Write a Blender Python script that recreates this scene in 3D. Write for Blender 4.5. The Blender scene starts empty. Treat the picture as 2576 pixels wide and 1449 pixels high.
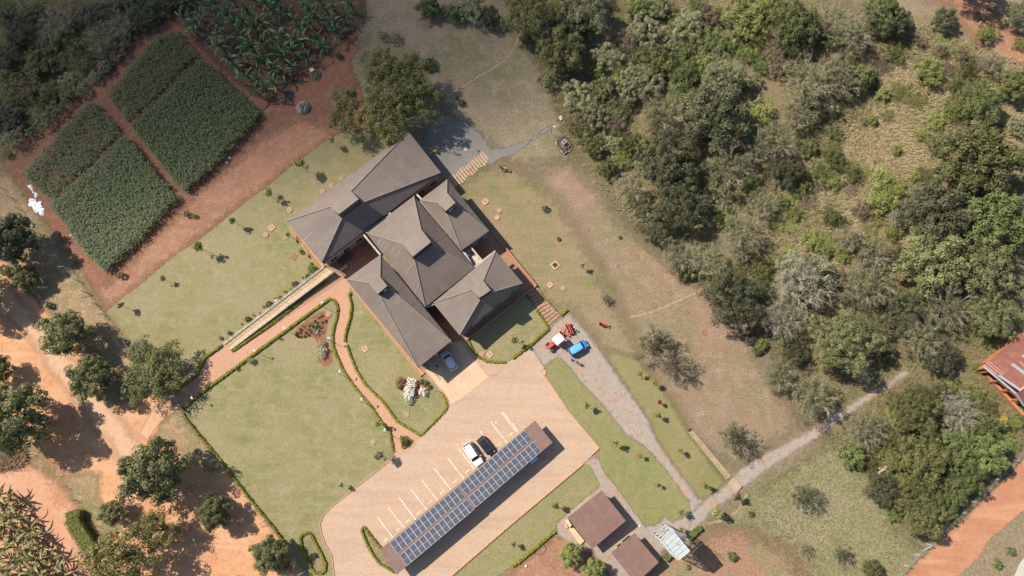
import bpy, math, random
import numpy as np
from mathutils import Vector, geometry
SC = bpy.context.scene
COL = SC.collection
R = random.Random(7)
NR = np.random.RandomState(11)
# ------------------------------------------------------------------ camera, sky, sun, exposure
FPX, CH = 1717.0, 129.0            # focal length in picture units (picture 2576 x 1449), flying height in metres
NADIR = (1330.0, 1090.0)
_d = np.array([(NADIR[0] - 1288) / FPX, -(NADIR[1] - 724.5) / FPX, -1.0])
_Z = -_d / np.linalg.norm(_d)
_X = np.array([1.0, 0, 0]); _X = _X - _X.dot(_Z) * _Z; _X /= np.linalg.norm(_X)
_Y = np.cross(_Z, _X)
RW = np.array([_X, _Y, _Z])
cam = bpy.data.objects.new('camera', bpy.data.cameras.new('camera'))
COL.objects.link(cam)
cam.data.sensor_width = 36.0
cam.data.lens = 36.0 * FPX / 2576.0
cam.data.clip_start = 1.0
cam.data.clip_end = 4000.0
from mathutils import Matrix
_m = Matrix([list(RW[0]) + [0], list(RW[1]) + [0], list(RW[2]) + [CH], [0, 0, 0, 1]])
cam.matrix_world = _m
SC.camera = cam
SUN_EL, SUN_AZ = math.radians(47), math.radians(154)      # azimuth of the sun counted from +x
SDIR = Vector((math.cos(SUN_EL) * math.cos(SUN_AZ), math.cos(SUN_EL) * math.sin(SUN_AZ), math.sin(SUN_EL)))
w = bpy.data.worlds.new('World'); SC.world = w; w.use_nodes = True
_nt = w.node_tree
_sky = _nt.nodes.new('ShaderNodeTexSky'); _sky.sky_type = 'NISHITA'; _sky.sun_disc = False
_sky.sun_elevation = SUN_EL; _sky.sun_rotation = math.pi / 2 - SUN_AZ
_nt.links.new(_sky.outputs[0], _nt.nodes['Background'].inputs[0])
_nt.nodes['Background'].inputs[1].default_value = 0.09
sun = bpy.data.objects.new('sun', bpy.data.lights.new('sun', 'SUN')); COL.objects.link(sun)
sun.data.energy = 5.0; sun.data.angle = math.radians(0.55); sun.data.color = (1.0, 0.915, 0.785)
sun.rotation_euler = SDIR.to_track_quat('Z', 'Y').to_euler()
SC.view_settings.view_transform = 'Standard'; SC.view_settings.look = 'None'
SC.view_settings.gamma = 1.0; SC.view_settings.use_curve_mapping = False
SC.view_settings.exposure = 0.66
SC.cycles.max_bounces = 6; SC.cycles.transparent_max_bounces = 16

# ------------------------------------------------------------------ survey helpers: picture point + real height -> place
def P(u, v, h=0.0):
    q = RW @ np.array([(u - 1288) / FPX, -(v - 724.5) / FPX, -1.0])
    t = (CH - h) / -q[2]
    return Vector((q[0] * t, q[1] * t, h))
_O = {1: 0, 2: 643.9, 3: 1287.7, 4: 1931.6}; _V = {0: 0, 1: 483.2, 2: 965.8}
def T(r, c, x, y): return (_O[c] + x * 0.33343, _V[r] + y * 0.33348)
def TT(r, c, pts): return [T(r, c, x, y) for x, y in pts]
def M_(x, y): return (701.2 + x * .43994, 318.7 + y * .43994)
def K_(x, y): return (548.3 + x * .1936, 612 + y * .1936)
def N_(x, y): return (1045.4 + x * .12318, 344.2 + y * .12318)
def mpu(u, v, h=0):
    a = P(u, v, h); b = P(u + 10, v, h); c = P(u, v + 10, h)
    return math.sqrt((b - a).length * (c - a).length) / 10
def where(u, v): return '%.1f%% across, %.1f%% down' % (u / 25.76, v / 14.49)

# ------------------------------------------------------------------ objects
def tag(o, label=None, cat=None, group=None, kind=None):
    if label: o['label'] = label
    if cat: o['category'] = cat
    if group: o['group'] = group
    if kind: o['kind'] = kind
    return o
def empty(name, loc, rz=0, sc=1.0):
    o = bpy.data.objects.new(name, None); COL.objects.link(o); o.location = loc
    o.rotation_euler = (0, 0, rz); o.scale = (sc, sc, sc); o.empty_display_size = .3
    return o
def link(name, me, parent=None, loc=(0, 0, 0), rz=0, mat=None, rot=None, sc=None):
    o = bpy.data.objects.new(name, me); COL.objects.link(o)
    if parent is not None: o.parent = parent
    o.location = loc; o.rotation_euler = rot if rot else (0, 0, rz)
    if sc: o.scale = sc
    if mat is not None:
        if len(me.materials) == 0: me.materials.append(mat)
        elif me.materials[0] != mat:
            o.material_slots[0].link = 'OBJECT'; o.material_slots[0].material = mat
    return o
class MB:
    def __init__(s): s.v = []; s.f = []; s.mi = []; s.m = 0
    def quad(s, *p):
        n = len(s.v); s.v += [tuple(q) for q in p]; s.f.append(tuple(range(n, n + len(p)))); s.mi.append(s.m)
    def prism(s, pts, z0, z1):
        """vertical prism on 2D/3D outline (counter-clockwise)"""
        a = 0
        for i in range(len(pts)):
            p, q = pts[i], pts[(i + 1) % len(pts)]; a += p[0] * q[1] - q[0] * p[1]
        if a < 0: pts = list(pts)[::-1]
        n = len(s.v); k = len(pts)
        s.v += [(p[0], p[1], z0) for p in pts] + [(p[0], p[1], z1) for p in pts]
        for i in range(k):
            j = (i + 1) % k; s.f.append((n + i, n + j, n + k + j, n + k + i)); s.mi.append(s.m)
        s.f.append(tuple(n + k + i for i in range(k))); s.mi.append(s.m)
        s.f.append(tuple(n + i for i in range(k - 1, -1, -1))); s.mi.append(s.m)
    def box(s, c, d, rz=0):
        cx, cy, cz = c; a, b, h = d[0] / 2, d[1] / 2, d[2] / 2; ca, sa = math.cos(rz), math.sin(rz)
        s.prism([(cx + x * ca - y * sa, cy + x * sa + y * ca) for x, y in ((-a, -b), (a, -b), (a, b), (-a, b))], cz - h, cz + h)
    def bar(s, p, q, w, h=None, up=(0, 0, 1)):
        p = Vector(p); q = Vector(q); t = (q - p)
        if t.length < 1e-6: return
        t.normalize(); u = Vector(up)
        if abs(t.dot(u)) > .98: u = Vector((1, 0, 0))
        x = t.cross(u).normalized() * (w / 2); y = x.cross(t).normalized() * ((h or w) / 2)
        n = len(s.v)
        for e in (p, q): s.v += [tuple(e - x - y), tuple(e + x - y), tuple(e + x + y), tuple(e - x + y)]
        for f in ((0, 1, 5, 4), (1, 2, 6, 5), (2, 3, 7, 6), (3, 0, 4, 7), (3, 2, 1, 0), (4, 5, 6, 7)):
            s.f.append(tuple(n + i for i in f)); s.mi.append(s.m)
    def tube(s, pts, rad, n=6):
        pts = [Vector(p) for p in pts]; b = len(s.v)
        for i, p in enumerate(pts):
            t = (pts[min(i + 1, len(pts) - 1)] - pts[max(i - 1, 0)]).normalized()
            u = Vector((0, 0, 1)) if abs(t.z) < .9 else Vector((1, 0, 0))
            x = t.cross(u).normalized(); y = x.cross(t); r = rad[i] if hasattr(rad, '__len__') else rad
            for k in range(n):
                a = 2 * math.pi * k / n; s.v.append(tuple(p + x * (r * math.cos(a)) + y * (r * math.sin(a))))
        for i in range(len(pts) - 1):
            for k in range(n):
                l = (k + 1) % n
                s.f.append((b + i * n + k, b + i * n + l, b + (i + 1) * n + l, b + (i + 1) * n + k)); s.mi.append(s.m)
        s.f.append(tuple(b + (len(pts) - 1) * n + k for k in range(n))); s.mi.append(s.m)
        s.f.append(tuple(b + k for k in range(n - 1, -1, -1))); s.mi.append(s.m)
    def lathe(s, c, prof, n=16):
        """rings (r, z) bottom to top"""
        b = len(s.v)
        for r, z in prof:
            for k in range(n):
                a = 2 * math.pi * k / n; s.v.append((c[0] + r * math.cos(a), c[1] + r * math.sin(a), c[2] + z))
        for i in range(len(prof) - 1):
            for k in range(n):
                l = (k + 1) % n
                s.f.append((b + i * n + k, b + i * n + l, b + (i + 1) * n + l, b + (i + 1) * n + k)); s.mi.append(s.m)
        s.f.append(tuple(b + (len(prof) - 1) * n + k for k in range(n))); s.mi.append(s.m)
    def loft(s, rings, cap=True):
        b = len(s.v); n = len(rings[0])
        for r in rings: s.v += [tuple(p) for p in r]
        for i in range(len(rings) - 1):
            for k in range(n):
                l = (k + 1) % n
                s.f.append((b + i * n + k, b + i * n + l, b + (i + 1) * n + l, b + (i + 1) * n + k)); s.mi.append(s.m)
        if cap:
            s.f.append(tuple(b + k for k in range(n - 1, -1, -1))); s.mi.append(s.m)
            s.f.append(tuple(b + (len(rings) - 1) * n + k for k in range(n))); s.mi.append(s.m)
    def mesh(s, name, *mats, smooth=False):
        me = bpy.data.meshes.new(name); me.from_pydata(s.v, [], s.f)
        for m in mats: me.materials.append(m)
        if len(mats) > 1: me.polygons.foreach_set('material_index', s.mi)
        if smooth: me.polygons.foreach_set('use_smooth', [True] * len(s.f))
        me.update(); return me
    def build(s, name, mats, parent=None, loc=(0, 0, 0), rz=0, smooth=False):
        if not isinstance(mats, (list, tuple)): mats = [mats]
        return link(name, s.mesh(name, *mats, smooth=smooth), parent, loc, rz)
def np_mesh(name, V, Q, mats, tint=None, smooth=False):
    me = bpy.data.meshes.new(name); k = Q.shape[1]
    me.vertices.add(len(V)); me.vertices.foreach_set('co', V.astype(np.float32).ravel())
    me.loops.add(Q.size); me.loops.foreach_set('vertex_index', Q.astype(np.int32).ravel())
    me.polygons.add(len(Q)); me.polygons.foreach_set('loop_start', np.arange(0, Q.size, k, dtype=np.int32))
    if tint is not None:
        a = me.attributes.new('tint', 'FLOAT', 'POINT'); a.data.foreach_set('value', tint.astype(np.float32))
    for m in mats: me.materials.append(m)
    me.update(calc_edges=True); return me

# ------------------------------------------------------------------ materials
def _n(nt, t, **k):
    n = nt.nodes.new(t)
    for a, b in k.items(): setattr(n, a, b)
    return n
def _mix(nt, fac, a, b, mode='MIX'):
    m = _n(nt, 'ShaderNodeMix', data_type='RGBA', blend_type=mode)
    for s, val in ((m.inputs[0], fac), (m.inputs[6], a), (m.inputs[7], b)):
        if hasattr(val, 'is_linked') or hasattr(val, 'links'): nt.links.new(val, s)
        else: s.default_value = val if not isinstance(val, tuple) else (*val, 1)
    return m.outputs[2]
def _noise(nt, co, scale, detail=3, rough=.6):
    n = _n(nt, 'ShaderNodeTexNoise'); n.inputs['Scale'].default_value = scale
    n.inputs['Detail'].default_value = detail; n.inputs['Roughness'].default_value = rough
    nt.links.new(co, n.inputs['Vector']); return n.outputs[0]
def _ramp(nt, val, lo, hi):
    r = _n(nt, 'ShaderNodeMapRange'); r.inputs[1].default_value = lo; r.inputs[2].default_value = hi
    nt.links.new(val, r.inputs[0]); return r.outputs[0]
MATS = {}
def surf(name, c1, c2=None, c3=None, s1=.15, s2=1.2, s3=5.0, fine=.25, rough=.9, fringe=0.0, fs=1.2, bump=0.0, streak=None, spec=.2, metal=0.0, lo=.4, hi=.6, coat=0, soft=.12):
    """patchy natural surface: c1/c2 by large noise, c3 flecks by middle noise, fine grain on top"""
    if name in MATS: return MATS[name]
    m = bpy.data.materials.new(name); m.use_nodes = True; nt = m.node_tree; b = nt.nodes['Principled BSDF']
    tc = _n(nt, 'ShaderNodeTexCoord'); co = tc.outputs['Object']
    col = c1 if c2 is None else _mix(nt, _ramp(nt, _noise(nt, co, s1, 4), lo, hi), c1, c2)
    if c3 is not None: col = _mix(nt, _ramp(nt, _noise(nt, co, s2, 4, .7), .48, .66), col, c3)
    if c3 is not None and fine > .15: col = _mix(nt, _ramp(nt, _noise(nt, co, s2 * 3.1, 3, .7), .50, .72), col, tuple(x * .80 for x in c3))
    if streak:
        mp = _n(nt, 'ShaderNodeMapping'); mp.inputs['Rotation'].default_value = (0, 0, streak[0]); mp.inputs['Scale'].default_value = (.12, 1, 1)
        nt.links.new(co, mp.inputs[0])
        col = _mix(nt, _ramp(nt, _noise(nt, mp.outputs[0], streak[1], 3), .45, .7), col, streak[2])
    if fine:
        f = _ramp(nt, _noise(nt, co, s3, 2, .8), .25, .75)
        g = _n(nt, 'ShaderNodeMapRange'); g.inputs[3].default_value = 1 - fine; g.inputs[4].default_value = 1 + fine
        nt.links.new(f, g.inputs[0])
        cc = _n(nt, 'ShaderNodeCombineColor')
        for i in range(3): nt.links.new(g.outputs[0], cc.inputs[i])
        col = _mix(nt, 1.0, col, cc.outputs[0], 'MULTIPLY')
    if isinstance(col, tuple): b.inputs['Base Color'].default_value = (*col, 1)
    else: nt.links.new(col, b.inputs['Base Color'])
    b.inputs['Roughness'].default_value = rough; b.inputs['Specular IOR Level'].default_value = spec
    b.inputs['Metallic'].default_value = metal; b.inputs['Coat Weight'].default_value = coat
    if bump:
        bp = _n(nt, 'ShaderNodeBump'); bp.inputs['Strength'].default_value = bump; bp.inputs['Distance'].default_value = .12
        nt.links.new(_noise(nt, co, s3 * .7, 3, .7), bp.inputs['Height']); nt.links.new(bp.outputs[0], b.inputs['Normal'])
    if fringe:
        at = _n(nt, 'ShaderNodeAttribute', attribute_name='edge')
        nz = _noise(nt, co, fs, 5, .75)
        a1 = _n(nt, 'ShaderNodeMath', operation='MULTIPLY_ADD'); nt.links.new(nz, a1.inputs[0]); a1.inputs[1].default_value = fringe * 2; a1.inputs[2].default_value = -fringe
        a2 = _n(nt, 'ShaderNodeMath', operation='ADD'); nt.links.new(a1.outputs[0], a2.inputs[0]); nt.links.new(at.outputs['Fac'], a2.inputs[1])
        a3 = _n(nt, 'ShaderNodeMapRange'); a3.inputs[1].default_value = -soft; a3.inputs[2].default_value = soft; nt.links.new(a2.outputs[0], a3.inputs[0])
        tr = _n(nt, 'ShaderNodeBsdfTransparent'); mx = _n(nt, 'ShaderNodeMixShader')
        nt.links.new(a3.outputs[0], mx.inputs[0]); nt.links.new(tr.outputs[0], mx.inputs[1]); nt.links.new(b.outputs[0], mx.inputs[2])
        nt.links.new(mx.outputs[0], nt.nodes['Material Output'].inputs[0])
    MATS[name] = m; return m
def paint(name, c, rough=.5, metal=0, coat=0, fine=.06, spec=.4):
    return surf(name, c, fine=fine, s3=9, rough=rough, metal=metal, coat=coat, spec=spec)
def leafm(name, dark, light, trans=.25, var=.25, rough=.6):
    """leaf colour by the per-clump tint and a little per-plant variation"""
    if name in MATS: return MATS[name]
    m = bpy.data.materials.new(name); m.use_nodes = True; nt = m.node_tree; b = nt.nodes['Principled BSDF']
    at = _n(nt, 'ShaderNodeAttribute', attribute_name='tint')
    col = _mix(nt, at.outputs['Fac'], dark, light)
    oi = _n(nt, 'ShaderNodeObjectInfo'); g = _n(nt, 'ShaderNodeMapRange'); g.inputs[3].default_value = 1 - var; g.inputs[4].default_value = 1 + var
    nt.links.new(oi.outputs['Random'], g.inputs[0]); cc = _n(nt, 'ShaderNodeCombineColor')
    for i in range(3): nt.links.new(g.outputs[0], cc.inputs[i])
    col = _mix(nt, 1.0, col, cc.outputs[0], 'MULTIPLY')
    nt.links.new(col, b.inputs['Base Color']); b.inputs['Roughness'].default_value = rough; b.inputs['Specular IOR Level'].default_value = .3
    t = _n(nt, 'ShaderNodeBsdfTranslucent'); nt.links.new(col, t.inputs[0]); mx = _n(nt, 'ShaderNodeMixShader'); mx.inputs[0].default_value = trans
    nt.links.new(b.outputs[0], mx.inputs[1]); nt.links.new(t.outputs[0], mx.inputs[2]); nt.links.new(mx.outputs[0], nt.nodes['Material Output'].inputs[0])
    MATS[name] = m; return m

# ------------------------------------------------------------------ ground sheets
def sdist(X, Y, poly):
    p = np.array(poly); n = len(p); best = np.full(X.shape, 1e9); ins = np.zeros(X.shape, bool)
    for i in range(n):
        a, b = p[i], p[(i + 1) % n]; d = b - a; L = max(d.dot(d), 1e-9)
        t = np.clip(((X - a[0]) * d[0] + (Y - a[1]) * d[1]) / L, 0, 1)
        best = np.minimum(best, np.hypot(X - a[0] - t * d[0], Y - a[1] - t * d[1]))
        c = (a[1] > Y) != (b[1] > Y)
        ins ^= c & (X < (b[0] - a[0]) * (Y - a[1]) / (b[1] - a[1] + 1e-12) + a[0])
    return np.where(ins, best, -best)
LEV = []
def sheet(name, uv, z, mat, fringe=0, res=.8, kind='structure'):
    pts = [P(u, v) for u, v in uv]
    bb = (min(p.x for p in pts) - fringe, max(p.x for p in pts) + fringe, min(p.y for p in pts) - fringe, max(p.y for p in pts) + fringe)
    lev = 1 + max([l for c, l in LEV if c[0] < bb[1] and bb[0] < c[1] and c[2] < bb[3] and bb[2] < c[3]], default=0)
    LEV.append((bb, lev)); z = lev * .004
    if not fringe:
        tri = geometry.tessellate_polygon([[Vector((p.x, p.y, 0)) for p in pts]])
        me = bpy.data.meshes.new(name); V = [(p.x, p.y, z) for p in pts]
        F = []
        for a, b, c in tri:
            if (V[b][0] - V[a][0]) * (V[c][1] - V[a][1]) - (V[c][0] - V[a][0]) * (V[b][1] - V[a][1]) < 0: b, c = c, b
            F.append((a, b, c))
        me.from_pydata(V, [], F); me.materials.append(mat)
        return tag(link(name, me), kind=kind)
    poly = [(p.x, p.y) for p in pts]; a = np.array(poly)
    x = np.arange(a[:, 0].min() - fringe, a[:, 0].max() + fringe + res, res); y = np.arange(a[:, 1].min() - fringe, a[:, 1].max() + fringe + res, res)
    X, Y = np.meshgrid(x, y); S = sdist(X, Y, poly) / fringe
    ok = S > -1.05; cell = ok[:-1, :-1] | ok[1:, :-1] | ok[:-1, 1:] | ok[1:, 1:]
    idx = np.arange(X.size).reshape(X.shape); i, j = np.nonzero(cell)
    Q = np.stack([idx[i, j], idx[i, j + 1], idx[i + 1, j + 1], idx[i + 1, j]], 1)
    used, inv = np.unique(Q, return_inverse=True); Q = inv.reshape(Q.shape)
    V = np.stack([X.ravel()[used], Y.ravel()[used], np.full(len(used), z)], 1)
    me = np_mesh(name, V, Q, [mat])
    at = me.attributes.new('edge', 'FLOAT', 'POINT'); at.data.foreach_set('value', np.clip(S.ravel()[used], -1, 3).astype(np.float32))
    return tag(link(name, me), kind=kind)
def smooth_path(pts, n=4):
    out = []
    for i in range(len(pts) - 1):
        p0, p1, p2, p3 = pts[max(i - 1, 0)], pts[i], pts[i + 1], pts[min(i + 2, len(pts) - 1)]
        for k in range(n):
            t = k / n; out.append(tuple(.5 * (2 * p1[a] + (p2[a] - p0[a]) * t + (2 * p0[a] - 5 * p1[a] + 4 * p2[a] - p3[a]) * t * t + (3 * p1[a] - p0[a] - 3 * p2[a] + p3[a]) * t ** 3) for a in (0, 1)))
    out.append(tuple(pts[-1])); return out
def band(path, half):
    """polygon of a path of given half width in picture units"""
    L, Rr = [], []
    for i in range(len(path)):
        a = np.array(path[max(i - 1, 0)]); b = np.array(path[min(i + 1, len(path) - 1)]); d = (b - a) / (np.linalg.norm(b - a) + 1e-9); n = np.array([-d[1], d[0]])
        hw = half[i] if hasattr(half, '__len__') else half
        L.append(tuple(np.array(path[i]) + n * hw)); Rr.append(tuple(np.array(path[i]) - n * hw))
    return L + Rr[::-1]
# ------------------------------------------------------------------ THE SETTING: ground
G_dry = surf('dry_ground', (.20, .15, .10), (.185, .152, .09), (.22, .175, .115), s1=.05, s2=.35, s3=2.2, fine=.4, bump=.35)
G_field = surf('dry_field', (.225, .148, .10), (.17, .145, .08), (.25, .185, .13), s1=.08, s2=.4, s3=3.4, fine=.42, bump=.3, soft=.55, fringe=1.2)
G_lawn = surf('lawn_grass', (.226, .193, .103), (.16, .16, .063), (.25, .206, .127), s1=.09, s2=.45, s3=5.0, fine=.36, bump=.15, fringe=.7, fs=1.5, streak=(-.62, .9, (.215, .188, .096)))
G_green = surf('green_lawn', (.175, .175, .062), (.125, .155, .045), (.21, .18, .085), s1=.09, s2=.35, s3=3.0, fine=.22, bump=.2, fringe=.7, fs=1.6)
G_mown = surf('mown_dry_grass', (.21, .168, .096), (.148, .152, .06), (.235, .16, .108), s1=.08, s2=.4, s3=3.5, fine=.32, bump=.2, soft=.55, fringe=1.1, fs=.8, streak=(-.62, .7, (.222, .172, .102)))
G_red = surf('red_soil', (.205, .092, .056), (.165, .075, .048), (.215, .125, .082), s1=.1, s2=.5, s3=2.5, fine=.3, bump=.4, soft=.25, fringe=1.0, fs=.9)
G_redp = surf('pale_red_soil', (.285, .142, .086), (.24, .118, .072), (.28, .18, .12), s1=.1, s2=.6, s3=2.5, fine=.28, bump=.35, soft=.55, fringe=1.2, fs=.8)
G_orange = surf('orange_earth', (.46, .235, .115), (.45, .265, .155), (.42, .20, .105), s1=.06, s2=.25, s3=3.0, fine=.18, bump=.2, streak=(.9, .5, (.50, .29, .165)), soft=.55, fringe=1.2, fs=.5)
G_orange2 = surf('pink_earth', (.45, .245, .15), (.42, .215, .125), (.43, .265, .175), s1=.05, s2=.3, s3=2.0, fine=.12, bump=.12, soft=.55, fringe=1.2, fs=.5)
G_track = surf('packed_track', (.465, .30, .195), (.44, .295, .205), (.465, .275, .16), s1=.1, s2=.3, s3=3.0, fine=.18, streak=(.9, .6, (.47, .29, .18)), soft=.35, fringe=.9, fs=.2)
G_redroad = surf('red_road', (.355, .165, .095), (.315, .145, .082), (.375, .20, .122), s1=.06, s2=.3, s3=2.0, fine=.12, fringe=1.0, fs=.5, streak=(-.75, .5, (.42, .22, .13)))
G_gravel = surf('grey_gravel', (.295, .25, .215), (.265, .235, .205), (.315, .21, .145), s1=.12, s2=.35, s3=5, fine=.26, bump=.2, soft=.4, fringe=1.0, fs=.9)
G_yard = surf('grey_chippings', (.185, .175, .165), (.205, .19, .175), (.215, .19, .155), s1=.1, s2=.5, s3=5, fine=.22, bump=.2, soft=.25, fringe=.8, fs=1.0)
G_verge = surf('verge_grass', (.235, .175, .10), (.17, .15, .07), (.33, .21, .13), s1=.12, s2=.5, s3=2.6, fine=.35, bump=.3, soft=.55, fringe=1.2, fs=.9)
G_wood = surf('woodland_floor', (.15, .12, .065), (.18, .13, .08), (.12, .12, .05), s1=.07, s2=.5, s3=2.5, fine=.4, bump=.4, soft=.55, fringe=1.2, fs=.5)
G_straw = surf('straw_grass', (.32, .25, .14), (.245, .205, .11), (.21, .195, .08), s1=.06, s2=.28, s3=2.4, fine=.38, bump=.4, soft=.55, fringe=1.2, fs=.4)
G_trail = surf('foot_trail', (.29, .22, .145), None, (.25, .18, .11), s2=.6, s3=3, fine=.2, soft=.25, fringe=1.0, fs=1.3)
G_brown = surf('brown_patchy_soil', (.265, .145, .09), (.185, .155, .08), (.24, .17, .11), s1=.12, s2=.5, s3=2.6, fine=.36, bump=.35, soft=.55, fringe=1.2, fs=.6, lo=.44, hi=.6)
def paver(name, c1, c2, mort, scale, rot, c3=None, fine=.12):
    m = surf(name, c1, c2, c3, s1=.12, s2=.3, s3=3.2, fine=fine, bump=0, streak=(-.68, .55, tuple(x * .86 for x in c1)) if name == 'block_paving' else None)
    nt = m.node_tree; b = nt.nodes['Principled BSDF']; src = b.inputs['Base Color'].links[0].from_socket
    tc = _n(nt, 'ShaderNodeTexCoord'); mp = _n(nt, 'ShaderNodeMapping'); mp.inputs['Rotation'].default_value = (0, 0, rot); nt.links.new(tc.outputs['Object'], mp.inputs[0])
    bk = _n(nt, 'ShaderNodeTexBrick'); bk.inputs['Scale'].default_value = scale; bk.inputs['Color1'].default_value = (1, 1, 1, 1); bk.inputs['Color2'].default_value = (.84, .84, .86, 1)
    bk.inputs['Mortar'].default_value = (*mort, 1); bk.inputs['Mortar Size'].default_value = .02; nt.links.new(mp.outputs[0], bk.inputs[0])
    nt.links.new(_mix(nt, 1.0, src, bk.outputs[0], 'MULTIPLY'), b.inputs['Base Color']); return m
G_pave = paver('block_paving', (.455, .325, .232), (.425, .318, .24), (.78, .73, .68), 1.6, .66, (.46, .305, .205), .09)
G_path = paver('pink_block_path', (.47, .275, .185), (.44, .26, .175), (.75, .65, .6), 2.0, .66)
G_conc = surf('pale_concrete_apron', (.49, .345, .232), (.45, .31, .205), (.53, .39, .27), s1=.15, s2=.5, s3=3, fine=.07)
G_tile = paver('terracotta_terrace', (.32, .19, .125), (.28, .165, .11), (.65, .6, .55), 1.3, .66)
kerb_m = surf('terracotta_kerb', (.47, .24, .14), (.42, .23, .15), None, s1=1.5, s3=6, fine=.12)

_gs = np.linspace(-420, 420, 29); _gx, _gy = np.meshgrid(_gs, _gs); _gi = np.arange(_gx.size).reshape(_gx.shape)
_gq = np.stack([_gi[:-1, :-1].ravel(), _gi[:-1, 1:].ravel(), _gi[1:, 1:].ravel(), _gi[1:, :-1].ravel()], 1)
tag(link('ground', np_mesh('ground', np.stack([_gx.ravel(), _gy.ravel(), np.zeros(_gx.size)], 1), _gq, [G_dry])), kind='structure')

def zz(): return 0
sheet('woodland_ground', [(-40, -120), (470, -120), (440, 40), (330, 105), (285, 175), (180, 265), (60, 345), (10, 400), (-60, 430), (-140, 300)], zz(), G_wood, 4, 1.2)
sheet('thicket_ground', [(1290, -80), (1960, -80), (2230, 60), (2230, 130), (2000, 420), (1880, 560), (1900, 720), (1890, 800), (1780, 730), (1660, 640), (1560, 540), (1500, 440), (1420, 380), (1360, 170)], zz(), G_wood, 6, 1.2)
sheet('straw_grass_slope', [(2210, 100), (2330, 60), (2480, 120), (2640, 150), (2640, 330), (2350, 460), (2280, 600), (2150, 650), (1900, 700), (1880, 560), (1960, 430), (2100, 250)], zz(), G_straw, 6, 1.2)
sheet('lower_thicket_ground', [(1900, 780), (2280, 640), (2640, 400), (2640, 1100), (2400, 1340), (2250, 1330), (2180, 1180), (2090, 1130), (2020, 1050), (1960, 960)], zz(), G_wood, 5, 1.2)
sheet('dry_field', [(1340, 440), (1430, 410), (1500, 480), (1560, 560), (1700, 680), (1780, 740), (1880, 860), (1960, 990), (2010, 1060), (1960, 1110), (1860, 1180), (1690, 1086), (1630, 1010), (1580, 950), (1540, 860), (1490, 780), (1430, 664), (1370, 560), (1290, 450)], zz(), G_field, 3, .9)
sheet('meadow', [(1870, 1250), (2090, 1110), (2190, 1200), (2260, 1330), (2330, 1390), (2270, 1480), (2000, 1500), (1960, 1400), (1860, 1330), (1790, 1320)], zz(), surf('meadow_grass', (.215, .19, .105), (.175, .17, .078), (.235, .195, .125), s1=.07, s2=.35, s3=2.2, fine=.32, bump=.35, soft=.55, fringe=1.2, fs=.6), 3, .9)
sheet('dry_clearing', [(1060, 60), (1180, 40), (1310, 90), (1370, 180), (1420, 320), (1400, 400), (1300, 420), (1220, 360), (1120, 270), (1060, 200), (930, 180), (905, 60), (930, -60), (1290, -60)], zz(), surf('clearing_grass', (.235, .18, .122), (.155, .145, .075), (.26, .20, .14), s1=.05, s2=.35, s3=2.3, fine=.34, bump=.35, soft=.55, fringe=1.2, fs=.5), 3, .9)
sheet('red_field_soil', [(10, 405), (60, 350), (120, 300), (280, 180), (330, 105), (400, 70), (430, 40), (455, 0), (470, -60), (900, -60), (920, 20), (890, 70), (905, 120), (880, 160), (905, 220), (930, 300), (900, 340), (844, 350), (821, 360), (777, 392), (731, 425), (664, 482), (643, 495), (580, 545), (540, 578), (487, 618), (440, 648), (400, 681), (350, 725), (307, 755), (267, 785), (225, 712), (150, 600), (60, 500), (15, 430)], zz(), G_red, 1.5, .7)
sheet('red_soil_margin', [(470, 500), (560, 440), (640, 360), (690, 330), (760, 300), (850, 330), (800, 375), (731, 418), (664, 474), (580, 536), (487, 610), (400, 672), (350, 716), (307, 748), (267, 780), (240, 735), (290, 700), (380, 610), (470, 520)], zz(), G_redp, 2.5, .7)
sheet('red_quarry_soil', [(2395, -40), (2480, 0), (2520, 60), (2590, 110), (2640, 160), (2590, 190), (2520, 160), (2460, 110), (2420, 60), (2390, 10), (2330, 0), (2330, -40)], zz(), G_redp, 3, .8)
sheet('banana_mulch', [(455, -60), (452, 20), (480, 90), (560, 170), (640, 240), (690, 250), (760, 190), (850, 115), (910, 60), (915, -60)], 0, surf('banana_mulch', (.115, .062, .045), (.085, .055, .042), (.14, .08, .055), s1=.2, s2=.8, s3=3, fine=.35, bump=.5, soft=.55, fringe=1.2, fs=.8), 1.5, .7)
sheet('west_lawn', [(267, 785), (307, 750), (350, 720), (400, 676), (440, 643), (487, 613), (540, 573), (580, 540), (643, 490), (664, 477), (731, 420), (777, 387), (821, 353), (870, 330), (960, 330), (1050, 360), (1000, 500), (840, 690), (800, 712), (565, 868), (553, 872), (517, 900), (497, 943), (467, 966), (440, 985), (345, 895), (300, 830)], zz(), G_lawn, .7, .5)
sheet('mown_strip', [(1150, 450), (1240, 400), (1300, 420), (1400, 500), (1440, 560), (1500, 660), (1560, 780), (1600, 860), (1640, 950), (1690, 1010), (1731, 1086), (1828, 1219), (1771, 1256), (1754, 1252), (1698, 1176), (1648, 1102), (1628, 1052), (1571, 966), (1500, 860), (1440, 790), (1400, 790), (1300, 700), (1220, 600), (1160, 520)], zz(), G_mown, 4.0, .7)
sheet('lower_mown_grass', [(1600, 900), (1690, 1012), (1731, 1086), (1828, 1219), (1771, 1258), (1754, 1254), (1698, 1178), (1648, 1104), (1628, 1054), (1571, 968), (1521, 898), (1540, 880)], zz(), G_green if 0 else surf('short_grass', (.20, .175, .082), (.16, .16, .062), (.215, .18, .09), s1=.08, s2=.4, s3=3, fine=.2, bump=.2, soft=.55, fringe=.9, fs=1.0), 1.2, .6)
sheet('south_east_soil', [(1640, 1380), (1700, 1368), (1760, 1350), (1820, 1325), (1900, 1340), (1990, 1380), (2030, 1449), (2030, 1520), (1560, 1520), (1620, 1440)], zz(), G_brown, 4, .7)
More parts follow.
